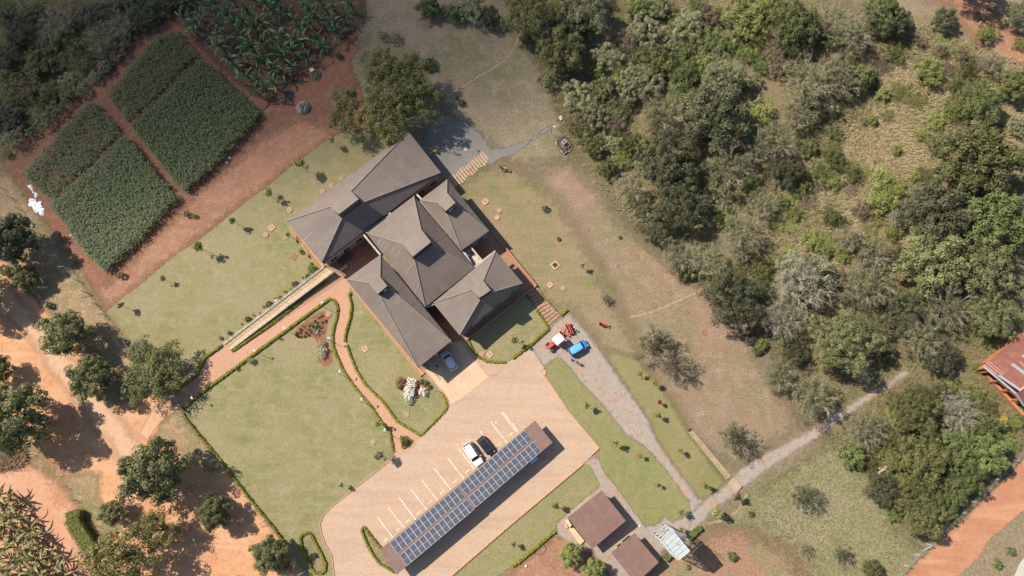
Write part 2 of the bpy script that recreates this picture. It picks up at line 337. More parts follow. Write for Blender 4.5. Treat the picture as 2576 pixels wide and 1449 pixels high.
sheet('south_soil_patch', [(1240, 1470), (1288, 1438), (1340, 1390), (1396, 1348), (1440, 1345), (1470, 1380), (1520, 1420), (1560, 1480), (1500, 1520), (1230, 1520)], zz(), G_redp, 1.5, .6)
# western earth, track and verges
sheet('orange_earth', [(-80, 400), (0, 485), (30, 500), (0, 560), (33, 714), (93, 750), (127, 794), (170, 830), (213, 910), (293, 1022), (350, 985), (420, 990), (452, 1030), (560, 1165), (644, 1272), (720, 1370), (770, 1440), (830, 1530), (-120, 1530), (-120, 400)], zz(), G_orange, 1.5, .8)
sheet('pink_earth', [(-120, 1120), (60, 1150), (120, 1170), (200, 1290), (240, 1390), (180, 1530), (-120, 1530)], zz(), G_orange2, 5, 1.0)
sheet('packed_track', [(-60, 690), (30, 730), (90, 800), (160, 870), (220, 950), (292, 1040), (340, 1105), (400, 1170), (480, 1230), (440, 1250), (350, 1200), (295, 1150), (240, 1075), (180, 1000), (130, 930), (75, 850), (20, 795), (-60, 765)], zz(), G_track, 3.0, .7)
sheet('verge_north', [(-40, 470), (20, 430), (75, 510), (130, 590), (200, 690), (260, 785), (345, 895), (340, 930), (320, 960), (250, 900), (190, 850), (130, 780), (95, 745), (40, 700), (10, 600), (-40, 560)], zz(), G_verge, 2.0, .7)
sheet('verge_gate', [(400, 1065), (430, 1035), (452, 1035), (520, 1120), (560, 1170), (530, 1190), (470, 1140), (385, 1115)], zz(), G_verge, 1.5, .6)
sheet('verge_south', [(145, 1205), (215, 1185), (250, 1195), (245, 1245), (262, 1290), (300, 1330), (260, 1350), (225, 1310), (205, 1285), (175, 1245)], zz(), G_verge, 1.5, .6)
sheet('verge_pile', [(-60, 1115), (60, 1105), (90, 1125), (150, 1195), (130, 1200), (70, 1150), (50, 1170), (-60, 1185)], zz(), G_verge, 2, .7)
sheet('red_road', [(2660, 1070), (2575, 1156), (2495, 1238), (2410, 1316), (2318, 1404), (2262, 1465), (2220, 1530), (2350, 1530), (2402, 1458), (2455, 1408), (2492, 1352), (2585, 1276), (2660, 1210)], zz(), G_redroad, .7, .5)
# gravel, trails
sheet('gravel_yard', [(1070, 330), (1110, 290), (1174, 308), (1210, 338), (1234, 376), (1277, 370), (1337, 350), (1377, 317), (1385, 325), (1338, 356), (1290, 390), (1264, 395), (1234, 414), (1205, 410), (1140, 450), (1095, 470), (1050, 400)], zz(), G_yard, .8, .5)
sheet('concrete_corner', [(2580, 1398), (2566, 1415), (2548, 1455), (2600, 1500), (2640, 1410)], 0, surf('grey_concrete', (.42, .38, .34), (.38, .34, .30), None, s1=.5, s3=4, fine=.1))
for tr in ([(1155, 225), (1200, 195), (1250, 165), (1280, 140), (1310, 85)], [(1585, 798), (1640, 785), (1700, 760), (1775, 725)], [(1780, 1320), (1850, 1290), (1880, 1240)], [(2245, 60), (2290, 110), (2330, 200)]):
    sheet('foot_trail', band(smooth_path(tr, 4), 3.6), zz(), G_trail, .5, .35)
sheet('gravel_road', [(1731, 1352), (1664, 1382), (1640, 1360), (1700, 1310), (1771, 1258), (1828, 1221), (1871, 1173), (1931, 1139), (2030, 1087), (2100, 1040), (2165, 1000), (2230, 966), (2275, 929), (2288, 938), (2250, 966), (2180, 1010), (2075, 1089), (1931, 1180), (1864, 1233), (1788, 1287), (1761, 1322)], zz(), G_gravel, .9, .5)
sheet('gravel_drive', [(1334, 873), (1384, 828), (1420, 792), (1431, 787), (1448, 806), (1481, 843), (1521, 897), (1568, 966), (1628, 1052), (1648, 1102), (1698, 1176), (1755, 1253), (1771, 1260), (1739, 1291), (1734, 1266), (1671, 1179), (1621, 1122), (1578, 1099), (1521, 1026), (1464, 966), (1434, 926), (1404, 897), (1369, 925)], zz(), G_gravel, 1.1, .45)
sheet('gravel_yard_south', [(1467, 1168), (1490, 1148), (1505, 1155), (1521, 1186), (1571, 1252), (1624, 1326), (1658, 1317), (1674, 1300), (1690, 1314), (1740, 1290), (1731, 1352), (1664, 1385), (1660, 1420), (1560, 1500), (1530, 1440), (1500, 1400), (1470, 1370), (1435, 1370), (1400, 1340), (1400, 1318), (1428, 1290), (1511, 1220)], zz(), G_gravel, .7, .45)
# lawns with sharp hedged borders
lawnS = surf('trimmed_lawn', (.225, .192, .102), (.155, .158, .06), (.245, .205, .122), s1=.09, s2=.45, s3=5.0, fine=.36, bump=.15, streak=(-.62, .9, (.222, .194, .103)))
MAIN = [(457, 1032), (490, 1000), (637, 892), (713, 836), (829, 751), (839, 753), (848, 765), (852, 776), (848, 798), (840.6, 825), (837.7, 844), (838.7, 869.5), (846, 892), (864, 930), (887, 966), (934, 1022), (964, 1066), (980.6, 1082), (990.6, 1136), (996, 1146), (954, 1179), (877, 1239), (830.6, 1276), (814, 1294), (804, 1316), (807, 1336), (817, 1366), (834, 1396), (840, 1449), (842, 1530), (830, 1530), (770, 1445), (720, 1369), (644, 1271), (560, 1163)]
sheet('main_lawn', MAIN, zz(), lawnS)
sheet('middle_lawn', [(874, 710), (881, 734), (884, 767), (881, 796), (873.5, 825), (867.7, 844), (867.7, 860), (875.5, 869.5), (881, 892.5), (895, 930), (917, 966), (964, 1012), (997, 1059), (1057, 1096), (1090, 1063), (1124, 1029), (1127, 1015), (1124, 1002), (1108, 980), (1094, 966), (1070, 937), (1060, 880), (960, 740)], zz(), lawnS)
sheet('small_lawn', [(1175.7, 855), (1190.7, 883), (1210, 902), (1224, 908), (1272, 911.6), (1288, 903.3), (1336, 866.6), (1382.7, 828), (1376, 816), (1321, 743), (1240, 800)], zz(), lawnS)
greenS = surf('green_grass', (.195, .182, .078), (.16, .172, .062), (.22, .185, .096), s1=.07, s2=.3, s3=3.0, fine=.22, bump=.2, soft=.25, fringe=.7, fs=1.6)
sheet('green_strip', [(1369, 925), (1404, 897), (1434, 927), (1464, 966), (1521, 1026), (1578, 1099), (1621, 1123), (1671, 1179), (1734, 1266), (1739, 1289), (1688, 1312), (1674, 1298), (1660, 1300), (1656, 1316), (1624, 1324), (1571, 1252), (1521, 1186), (1505, 1153), (1509, 1126), (1431, 1035), (1384, 965), (1360, 934)], zz(), greenS, .4, .35)
sheet('kerb_lawn', [(1467, 1166), (1485, 1172), (1509, 1219), (1428, 1289), (1398, 1316), (1396, 1340), (1288, 1423), (1250, 1452), (1190, 1510), (1100, 1510), (1134, 1449), (1288, 1316)], zz(), surf('kerb_lawn_grass', (.205, .185, .085), (.17, .175, .07), (.225, .185, .105), s1=.08, s2=.35, s3=3, fine=.22, bump=.2, soft=.25, fringe=.7, fs=1.5), .4, .35)
# paved places
PARK = [(996, 1147), (954, 1180), (877, 1240), (831, 1277), (815, 1295), (805, 1317), (808, 1338), (818, 1367), (835, 1397), (841, 1449), (842, 1530), (1060, 1530), (1134, 1450), (1288, 1317), (1467, 1167), (1507.8, 1126.6), (1431, 1036), (1384.5, 966), (1359.5, 934), (1368, 925), (1334, 873), (1288, 905), (1272, 914), (1224, 911), (1188, 885), (1174, 856), (1090, 740), (1060, 900), (1071, 938), (1096, 968), (1110, 982), (1126, 1003), (1128, 1015), (1126, 1030), (1058, 1099)]
park = sheet('parking_paving', PARK, zz(), G_pave)
sheet('garden_path', [(420, 1000), (443, 984), (467, 967), (497, 944), (517, 900), (550, 880), (562, 868), (585, 850), (700, 760), (825, 690), (860, 690), (880, 715), (879, 734), (884, 767), (881, 796), (873.5, 825), (867.7, 844), (867.7, 860), (875.5, 869.5), (881, 892.5), (895, 930), (917, 966), (964, 1012), (997, 1059), (1057, 1096), (1040, 1130), (996, 1148), (990.6, 1136), (980.6, 1082), (964, 1066), (934, 1022), (887, 966), (864, 930), (846, 892), (838.7, 869.5), (837.7, 844), (840.6, 825), (848, 798), (852, 776), (848, 765), (839, 753), (829, 751), (713, 836), (637, 892), (490, 1000), (457, 1032), (440, 1020)], zz(), G_path)
sheet('entrance_apron', [(443, 986), (420, 1000), (385, 1030), (350, 1090), (372, 1108), (395, 1085), (405, 1060), (440, 1030), (457, 1031)], zz(), surf('sandy_apron', (.47, .29, .19), (.43, .25, .15), None, s1=.3, s3=3, fine=.1, soft=.55, fringe=.8), .6, .4)
sheet('porch_apron', [(1075, 940), (1096, 965), (1112, 990), (1128, 1020), (1160, 1003), (1228, 948), (1180, 890), (1140, 830), (1060, 880)], zz(), G_conc)
ticks = [((912, 1000), (1035, 1160)), ((998, 932), (1122, 1090)), ((1083, 860), (1205, 1025)), ((1167, 792), (1290, 950)), ((1250, 722), (1372, 880)), ((1348, 640), (1470, 797)), ((1446, 560), (1568, 715)), ((1530, 490), (1648, 645)), ((1610, 422), (1620, 436)), ((1690, 355), (1720, 395)), ((1772, 288), (1895, 445)), ((1852, 218), (1965, 362)), ((1864, 212), (1978, 356)),
         ((965, 1187), (995, 1163)), ((1130, 1045), (1160, 1022)), ((1213, 983), (1245, 955)), ((1300, 908), (1330, 880)), ((1390, 830), (1418, 805)), ((1487, 748), (1517, 722)), ((1578, 672), (1610, 645)), ((1820, 465), (1850, 440)), ((1905, 395), (1935, 370)), ((1060, 1108), (1085, 1088))]
line_m = surf('worn_road_paint', (.74, .63, .50), (.50, .36, .26), None, s1=2.6, s3=6, fine=.2, lo=.47, hi=.62)
_lz = park.data.vertices[0].co.z + .004
for a, b in ticks:
    p, q = P(*T(2, 2, *a)), P(*T(2, 2, *b)); d = (q - p).normalized() * .065; n = Vector((-d.y, d.x, 0)); s = MB(); s.quad(*[(r.x, r.y, _lz) for r in (p - n, q - n, q + n, p + n)])
    s.build('parking_line', line_m, park)
# kerbs, in separate stones
def kerb(path, label=None, w=.16, h=.13, step=1.1, gap=.02, name='kerb'):
    root = empty(name, P(*path[len(path) // 2])); tag(root, kind='structure')
    pts = [P(*q) for q in path]; o = root.location
    for a, b in zip(pts, pts[1:]):
        L = (b - a).length; k = max(1, round(L / step))
        for i in range(k):
            p = a.lerp(b, i / k) - o; q = a.lerp(b, (i + 1) / k) - o; g = (q - p).normalized() * gap
            s = MB(); s.bar(p + g + Vector((0, 0, h / 2 + .03)), q - g + Vector((0, 0, h / 2 + .03)), w, h + .06); s.build('kerb_stone', kerb_m, root)
kerb([(996, 1147), (954, 1180), (877, 1240), (831, 1277), (815, 1295), (805, 1317), (808, 1338), (818, 1367), (835, 1397), (841, 1449), (842, 1480)], h=.12)
kerb([(1100, 1480), (1134, 1450), (1288, 1317), (1467, 1167)], h=.22, step=1.7, gap=.05, w=.2)
kerb([(1488, 1145), (1507.8, 1126.6), (1431, 1036), (1384.5, 966), (1359.5, 934), (1369, 925)], step=1.6)
kerb([(1057, 1098), (1090, 1066), (1124, 1032), (1129, 1015), (1125, 1002), (1112, 984), (1096, 967), (1072, 938), (1060, 925)])
kerb([(1155, 836), (1180, 868), (1205, 905), (1213, 925), (1226, 941), (1240, 944), (1258, 936)], w=.12, h=.06, step=1.5)
kerb([(372, 1110), (383, 1088), (405, 1060), (444, 1031)], w=.14, h=.06, step=1.5)
# drain channel and culvert slab beside the gravel road
dm = surf('sandy_concrete', (.35, .265, .18), (.31, .235, .16), None, s1=.4, s3=4, fine=.15)
_r = empty('drain_channel', P(1785, 1150)); tag(_r, kind='structure'); _o = _r.location
_a, _b2, _c, _d2 = [P(*T(2, 3, *q)) - _o for q in ((1325, 355), (1345, 335), (1655, 700), (1620, 720))]
for (p, q, nm) in ((_a, _d2, 'channel_wall'), (_b2, _c, 'channel_wall')):
    s = MB(); s.bar(p + Vector((0, 0, .1)), q + Vector((0, 0, .1)), .12, .26); s.build(nm, dm, _r)
s = MB(); s.quad(_a + Vector((0, 0, .165)), _d2 + Vector((0, 0, .165)), _c + Vector((0, 0, .165)), _b2 + Vector((0, 0, .165))); s.build('channel_floor', surf('dry_silt', (.24, .18, .11), (.29, .225, .145), None, s1=.6, s3=3, fine=.25), _r)
s = MB(); s.bar(_a + Vector((0, 0, .3)), _b2 + Vector((0, 0, .3)), .12, .5); s.build('headwall', paint('dark_culvert', (.06, .045, .035), .9), _r)
s = MB(); s.prism([P(*T(2, 3, *q)) for q in ((1622, 758), (1668, 703), (1735, 770), (1690, 825))], .0, .32)
tag(s.build('culvert_slab', dm), 'square sandy concrete slab bridging the drain on the grey gravel road', 'slab')
# ------------------------------------------------------------------ VEGETATION
GZ = .05
def rnd_unit(n, rs):
    v = rs.normal(size=(n, 3)); return v / np.linalg.norm(v, axis=1)[:, None]
def leaves(Pp, Nn, L, W, tint, rs, droop=0.0):
    """diamond leaves at points Pp facing Nn"""
    n = len(Pp); r = rnd_unit(n, rs); t = np.cross(Nn, r); t /= np.linalg.norm(t, axis=1)[:, None] + 1e-9
    b = np.cross(Nn, t); L = (L * rs.uniform(.6, 1.3, n))[:, None]; W = (W * rs.uniform(.7, 1.3, n))[:, None]
    dz = np.zeros((n, 3)); dz[:, 2] = -droop
    V = np.stack([Pp - t * L * .5, Pp + b * W * .5 - t * L * .05, Pp + t * L * .5 + dz * L, Pp - b * W * .5 - t * L * .05], 1).reshape(-1, 3)
    return V, np.arange(4 * n).reshape(n, 4), np.repeat(tint, 4)
def crown(name, Rr, zc, flat, nc, rc, lpc, L, W, seed, mat, up=.5, shell=.75, tip=.35, lobes=0, low=-.35):
    """clumps of leaf-sized faces spread through a crown of radius Rr centred at height zc"""
    rs = np.random.RandomState(seed)
    d = rnd_unit(nc * 3, rs); d = d[d[:, 2] > low][:nc]; nc = len(d)
    rad = Rr * (shell + (1 - shell) * rs.uniform(-1.1, .9, nc))
    if lobes:
        ph = rs.uniform(0, 6.28, 4); az = np.arctan2(d[:, 1], d[:, 0])
        rad *= 1 + .19 * np.sin(lobes * az + ph[0]) + .12 * np.sin((lobes + 2) * az + ph[1])
    c = d * rad[:, None] * np.array([1, 1, flat]); c[:, 2] += zc
    rcs = rc * rs.uniform(.65, 1.35, nc); ct = rs.uniform(0, 1, nc)
    k = np.repeat(np.arange(nc), lpc); n = len(k)
    q = rnd_unit(n, rs); q[:, 2] = np.abs(q[:, 2]) * .9 + q[:, 2] * .1; q /= np.linalg.norm(q, axis=1)[:, None]
    rr = rs.uniform(.45, 1.0, n) ** .6
    p = c[k] + q * (rcs[k] * rr)[:, None] * np.array([1, 1, .8])
    nn = q + rs.normal(size=(n, 3)) * .34; nn[:, 2] += up * .7; nn /= np.linalg.norm(nn, axis=1)[:, None]
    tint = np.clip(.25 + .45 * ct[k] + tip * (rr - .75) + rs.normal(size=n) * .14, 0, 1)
    V, Q, t = leaves(p, nn, np.full(n, L), np.full(n, W), tint, rs, .15)
    return np_mesh(name, V, Q, [mat], t), c
def trunk(name, zc, Rr, c, r0, seed, mat, nl=7, sub=0, flat=.7, reach=.8):
    rg = random.Random(seed); s = MB(); z1 = zc * .45
    s.tube([(0, 0, -.2), (rg.uniform(-.1, .1) * Rr * .2, 0, z1 * .6), (0, 0, z1), (.05, .05, zc)], [r0, r0 * .8, r0 * .7, r0 * .3], 7)
    for i in range(nl):
        a = 6.283 * (i + rg.uniform(-.3, .3)) / nl; rr = Rr * reach * rg.uniform(.7, 1.1); zt = zc + Rr * flat * (rg.uniform(.15, .75) if sub < 4 else rg.uniform(.6, 1.02))
        m = Vector((math.cos(a) * rr * .4, math.sin(a) * rr * .4, z1 + (zt - z1) * .55)); e = Vector((math.cos(a + .2) * rr, math.sin(a + .2) * rr, zt))
        s.tube([(0, 0, z1 * .9), m, e], [r0 * .5, r0 * .32, r0 * .12], 5)
        for j in range(sub):
            b = a + rg.uniform(-.9, .9); t = rg.uniform(.35, .9); p = m.lerp(e, t); l = Rr * rg.uniform(.25, .5)
            e2 = p + Vector((math.cos(b) * l, math.sin(b) * l, l * rg.uniform(.1, .5))); mid = p.lerp(e2, .5) + Vector((rg.uniform(-.1, .1) * l, rg.uniform(-.1, .1) * l, .1 * l))
            s.tube([p, mid, e2], [r0 * .2, r0 * .14, r0 * .06], 4)
            for jj in range(2):
                b3 = b + rg.choice((-1, 1)) * rg.uniform(.4, .9); l3 = l * .6; s.tube([mid, mid + Vector((math.cos(b3) * l3, math.sin(b3) * l3, l3 * .35))], [r0 * .1, r0 * .045], 3)
    return s.mesh(name, mat)
bark = surf('brown_bark', (.12, .085, .06), (.16, .12, .085), None, s1=1.5, s3=6, fine=.25)
bark_pale = surf('pale_grey_bark', (.38, .325, .25), (.30, .25, .19), None, s1=1.2, s3=6, fine=.2)
LEAF = {
 'mango': leafm('mango_leaf', (.080, .098, .038), (.285, .288, .128)),
 'dark': leafm('dark_leaf', (.044, .051, .028), (.138, .140, .072)),
 'green': leafm('green_leaf', (.060, .088, .026), (.205, .228, .082)),
 'olive': leafm('olive_leaf', (.072, .080, .028), (.200, .196, .072)),
 'grey': leafm('grey_leaf', (.110, .113, .058), (.285, .268, .155), .2),
 'pale': leafm('pale_leaf', (.085, .105, .045), (.31, .30, .165), .2),
 'lime': leafm('lime_leaf', (.12, .155, .036), (.33, .345, .115)),
 'brown': leafm('brown_leaf', (.10, .078, .05), (.225, .175, .115), .15),
 'yellow': leafm('yellowing_leaf', (.090, .098, .034), (.27, .245, .085)),
 'silver': leafm('silver_leaf', (.20, .19, .135), (.37, .345, .26), .15),
 'white': leafm('white_blossom', (.66, .64, .56), (.86, .84, .78), .2, .04),
 'hedge': leafm('hedge_leaf', (.13, .165, .018), (.40, .37, .045), .2, .06),
 'red': leafm('red_leaf', (.16, .02, .016), (.42, .06, .05), .2),
 'gold': leafm('golden_leaf', (.22, .16, .02), (.52, .38, .05), .2),
 'straw': leafm('straw_blade', (.24, .185, .10), (.46, .37, .21), .2, .1),
 'grassblade': leafm('grass_blade', (.095, .10, .035), (.215, .21, .085), .2, .1),
 'mound': leafm('mound_leaf', (.25, .27, .17), (.52, .53, .37)),
 'bananadead': leafm('dead_banana_leaf', (.12, .075, .035), (.26, .17, .085), .2),
 'twig': leafm('dry_twig', (.15, .09, .05), (.34, .22, .13), .05, .1),
}
PRO = {}
def proto(key):
    if key in PRO: return PRO[key]
    k, sd = key
    m = LEAF['green']
    if k == 'mango':   r, z, a = 4.5, 4.2, crown('mango_crown', 4.5, 4.2, .72, 250, .82, 62, .48, .19, 100 + sd, m, .35, .80, .6, 5)
    elif k == 'dense': r, z, a = 6.0, 5.0, crown('dense_crown', 6.0, 5.0, .62, (330, 230, 190)[sd], (.7, .86, 1.0)[sd], 54, (.32, .42, .56)[sd], (.15, .20, .26)[sd], 200 + sd, m, .45, .8, .6, 5)
    elif k == 'feather': r, z, a = 5.0, 4.4, crown('feathery_crown', 5.0, 4.4, .5, 190, .62, 34, .42, .085, 300 + sd, m, .3, .7, .4, 6)
    elif k == 'open':  r, z, a = 5.0, 4.4, crown('open_crown', 5.0, 4.4, .6, 190, .8, 48, .36, .17, 400 + sd, m, .4, .72, .5, 4)
    elif k == 'bush':  r, z, a = 2.4, 1.5, crown('bush_crown', 2.4, 1.5, .62, 90, .48, 44, .30, .14, 500 + sd, m, .4, .76, .45, 4)
    elif k == 'clump': r, z, a = 2.4, 1.7, crown('clumped_crown', 2.4, 1.7, .62, 85, .36, 50, .20, .12, 600 + sd, m, .7, .82, 1.1, 4)
    elif k == 'scrub': r, z, a = 3.0, 1.3, crown('scrub_crown', 3.0, 1.3, .42, 110, .52, 34, .34, .10, 700 + sd, m, .3, .62, .4, 5, -.1)
    elif k == 'twiggy': r, z, a = 3.0, 2.4, crown('twiggy_crown', 3.0, 2.4, .62, 130, .5, 26, .34, .07, 800 + sd, m, .15, .66, .3, 6, -.2)
    elif k == 'sapling': r, z, a = .62, 1.5, crown('sapling_crown', .62, 1.5, .9, 24, .24, 14, .30, .12, 900 + sd, m, .3, .6, .4, 3)
    elif k == 'ball': r, z, a = .6, .5, crown('round_foliage', .6, .5, .85, 50, .18, 16, .15, .07, 950 + sd, m, .3, .8, .3, 0)
    elif k == 'spiky':
        rs = np.random.RandomState(970 + sd); n = 28; V = []
        for i in range(n):
            az = rs.uniform(0, 6.28); el = rs.uniform(.2, 1.2); L = rs.uniform(.45, .75); d = np.array([math.cos(az) * math.cos(el), math.sin(az) * math.cos(el), math.sin(el)]); b = np.array([-math.sin(az), math.cos(az), 0]) * .07
            V += [d * .03, d * L * .55 + b, d * L + np.array([0, 0, -.1]), d * L * .55 - b]
        r, z, a = .65, .3, (np_mesh('spiky_rosette', np.array(V), np.arange(4 * n).reshape(n, 4), [m], np.repeat(rs.uniform(0, 1, n), 4)), None)
    cr = a[0]
    if k in ('sapling', 'ball', 'spiky'): tr = None if k != 'sapling' else trunk('sapling_stem', 1.4, .3, None, .03, sd, bark, 3)
    elif k in ('feather', 'twiggy'): tr = trunk(k + '_limbs', z, r, None, .125 if k == 'feather' else .09, 40 + sd, bark_pale, 8, 5, .62 if k == 'feather' else .75, .86)
    elif k in ('bush', 'clump', 'scrub'): tr = trunk(k + '_stems', z, r, None, .07, 60 + sd, bark, 6, 0, .4, .6)
    else: tr = trunk(k + '_limbs', z, r, None, .22, 50 + sd, bark, 8, 2, .6, .75)
    PRO[key] = (r, z, cr, tr); return PRO[key]
TNAME = {'mango': 'mango_tree', 'dense': 'broadleaf_tree', 'feather': 'feathery_tree', 'open': 'open_tree', 'bush': 'bush', 'clump': 'flowering_shrub', 'scrub': 'scrub_bush', 'twiggy': 'dry_bush', 'sapling': 'sapling', 'ball': 'round_shrub', 'spiky': 'spiky_plant'}
def plant(kind, uv, rad_u, leaf, label, cat, group=None, name=None, zs=1.0, seed=None, hfix=None):
    """place a plant whose crown shows at picture point uv with radius rad_u (picture units)"""
    sd = R.randrange(3) if seed is None else seed
    r, z, cr, tr = proto((kind, sd))
    rm = rad_u * mpu(*uv, 2.0) * (.86 if kind in ('mango', 'dense', 'feather', 'open', 'twiggy', 'bush') else .93); s = rm / r; h = min(z * s * zs, 9.0)
    p = P(uv[0], uv[1], h); o = empty(name or TNAME[kind], (p.x, p.y, GZ * .5), R.uniform(0, 6.28), 1); o.scale = (s, s, h / z)
    tag(o, label, cat, group)
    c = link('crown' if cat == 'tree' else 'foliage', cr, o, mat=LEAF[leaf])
    if tr is not None: link('trunk' if cat == 'tree' else 'stems', tr, o)
    return o
LOOK = {('dense', 'dark'): 'dense dark-crowned tree', ('dense', 'mango'): 'broad deep-green leafy tree', ('dense', 'green'): 'full green-crowned tree', ('dense', 'olive'): 'dense olive-green tree', ('dense', 'pale'): 'pale grey-green tree with clumped blossom',
 ('feather', 'grey'): 'grey-green feathery tree with pale bare limbs', ('feather', 'silver'): 'silvery fine-leaved tree', ('feather', 'olive'): 'olive feathery tree with pale limbs', ('feather', 'dark'): 'dark feathery tree with thin limbs',
 ('bush', 'olive'): 'olive-green bush', ('bush', 'green'): 'fresh green bush', ('bush', 'dark'): 'small dark bush', ('bush', 'lime'): 'light green bush', ('bush', 'mango'): 'deep green bush', ('bush', 'grey'): 'dull grey-green bush',
 ('clump', 'pale'): 'pale-tipped flowering shrub', ('scrub', 'lime'): 'sprawling light-green scrub', ('scrub', 'green'): 'sprawling green scrub', ('scrub', 'olive'): 'sprawling olive scrub', ('scrub', 'brown'): 'low brown dry scrub', ('scrub', 'yellow'): 'yellowing sprawling scrub',
 ('twiggy', 'brown'): 'brown twiggy dry bush', ('twiggy', 'grey'): 'grey twiggy bush', ('twiggy', 'dark'): 'dark twiggy small tree', ('open', 'yellow'): 'open-crowned yellow-green tree', ('open', 'dark'): 'open dark-leaved tree', ('open', 'grey'): 'loose grey-green tree', ('clump', 'lime'): 'clumped light-green shrub'}
LATER = []
ORD = 'zeroth first second third fourth fifth sixth seventh eighth ninth tenth eleventh twelfth thirteenth fourteenth fifteenth sixteenth seventeenth eighteenth nineteenth twentieth'.split()
ORD += [t + '-' + ORD[k] if k else w_ for t, w_ in (('twenty', 'twentieth'), ('thirty', 'thirtieth'), ('forty', 'fortieth'), ('fifty', 'fiftieth')) for k in range(10)][1:]
def label_in_order():
    kinds = {}
    for o, look, place, u in LATER: kinds.setdefault((look, place), []).append((u, o))
    for (look, place), l in kinds.items():
        l.sort(key=lambda q: q[0]); n = len(l)
        for i, (u, o) in enumerate(l):
            if n == 1: o['label'] = 'only %s in the %s' % (look, place)
            elif i == 0: o['label'] = 'leftmost %s in the %s' % (look, place)
            elif i == n - 1: o['label'] = 'rightmost %s in the %s' % (look, place)
            else: o['label'] = '%s, %s from the left in the %s' % (look, ORD[i + 1], place)
def forest(r, c, rows, place, group, zs=1.1):
    for x, y, rr, k, l in rows:
        uv = T(r, c, x, y); tree = k in ('dense', 'feather', 'open', 'mango') and rr > 60
        o = plant(k, uv, rr * .3334, l, LOOK[(k, l)], 'tree' if tree else 'bush', group, zs=zs if tree else zs * .9); LATER.append((o, LOOK[(k, l)], place, uv[0]))
F_, D_, B_, C_, S_, W_, O_ = 'feather', 'dense', 'bush', 'clump', 'scrub', 'twiggy', 'open'
forest(0, 1, [(430, 200, 150, F_, 'grey'), (160, 230, 130, D_, 'dark'), (60, 420, 120, D_, 'dark'), (300, 480, 140, B_, 'olive'), (760, 300, 145, F_, 'grey'), (760, 110, 120, D_, 'dark'), (570, 350, 85, B_, 'green'), (60, 580, 90, B_, 'olive'), (200, 690, 115, S_, 'brown'), (370, 690, 90, B_, 'green'), (510, 615, 85, B_, 'mango'), (70, 900, 120, D_, 'dark'), (90, 1040, 115, F_, 'grey'), (910, 190, 130, F_, 'grey'), (1080, 110, 130, D_, 'dark'), (600, 90, 125, S_, 'brown'), (40, 780, 85, S_, 'brown'), (1210, 60, 110, F_, 'dark'), (260, 110, 100, B_, 'dark'), (640, 470, 110, S_, 'olive'), (330, 330, 110, S_, 'brown'), (130, 520, 80, S_, 'olive'), (450, 480, 90, S_, 'brown'), (1330, -40, 130, D_, 'dark'), (980, -20, 120, D_, 'dark')], 'north-western wood', 'trees of the north-western wood', .7)
forest(0, 1, [(790, 510, 58, C_, 'pale'), (710, 590, 52, C_, 'pale'), (615, 680, 58, C_, 'pale'), (512, 740, 58, C_, 'pale'), (420, 830, 68, C_, 'pale'), (325, 915, 72, C_, 'pale'), (240, 995, 48, C_, 'pale'), (50, 1165, 36, C_, 'pale')], 'maize edge row', 'pale shrubs along the maize field edge')
forest(0, 2, [(1310, 65, 105, B_, 'green'), (1500, 100, 90, B_, 'green'), (960, 270, 42, C_, 'pale'), (1050, 290, 46, C_, 'pale'), (1310, 482, 58, B_, 'green'), (630, 425, 28, B_, 'dark'), (1550, 775, 32, B_, 'green'), (1620, 60, 120, C_, 'pale'), (1760, 130, 90, D_, 'dark')], 'clearing', 'bushes of the northern clearing')
forest(0, 3, [(130, 110, 210, D_, 'olive'), (560, 90, 195, D_, 'pale'), (420, 190, 140, D_, 'dark'), (380, 400, 180, D_, 'olive'), (720, 430, 115, C_, 'pale'), (265, 595, 78, C_, 'pale'), (100, 285, 52, B_, 'green'), (440, 600, 55, B_, 'green'), (690, 670, 115, B_, 'mango'), (930, 560, 105, C_, 'pale'), (900, 690, 110, C_, 'pale'), (1070, 670, 68, C_, 'pale'), (1300, 560, 150, S_, 'green'), (1010, 240, 140, C_, 'pale'), (1330, 200, 125, C_, 'pale'), (1080, 440, 180, S_, 'olive'), (1480, 320, 145, S_, 'green'), (1760, 150, 200, S_, 'lime'), (1480, 130, 115, S_, 'brown'), (1770, 390, 105, S_, 'lime'), (1600, 600, 180, D_, 'pale'), (1825, 610, 65, C_, 'pale'),
 (1110, 860, 190, F_, 'grey'), (1540, 890, 260, D_, 'dark'), (1850, 830, 135, S_, 'lime'), (630, 870, 115, C_, 'pale'), (520, 960, 120, S_, 'olive'), (800, 820, 105, S_, 'brown'), (790, 930, 80, W_, 'brown'), (760, 1090, 75, C_, 'pale'), (600, 1080, 115, B_, 'olive'), (880, 1090, 105, S_, 'olive'), (970, 1100, 58, C_, 'pale'), (1180, 1210, 245, D_, 'dark'), (720, 1270, 85, B_, 'olive'), (880, 1420, 150, F_, 'grey'), (1620, 1290, 215, F_, 'grey'), (1830, 1130, 165, F_, 'grey'), (1300, 385, 120, S_, 'green'), (980, 80, 105, B_, 'green'), (1090, 60, 95, C_, 'pale'), (1180, 90, 90, S_, 'olive'), (1260, 700, 120, S_, 'green'), (1450, 470, 90, B_, 'lime'), (830, 700, 80, S_, 'olive'), (1650, 330, 90, S_, 'green'), (1400, 40, 90, S_, 'green')], 'northern thicket', 'trees and shrubs of the northern thicket')
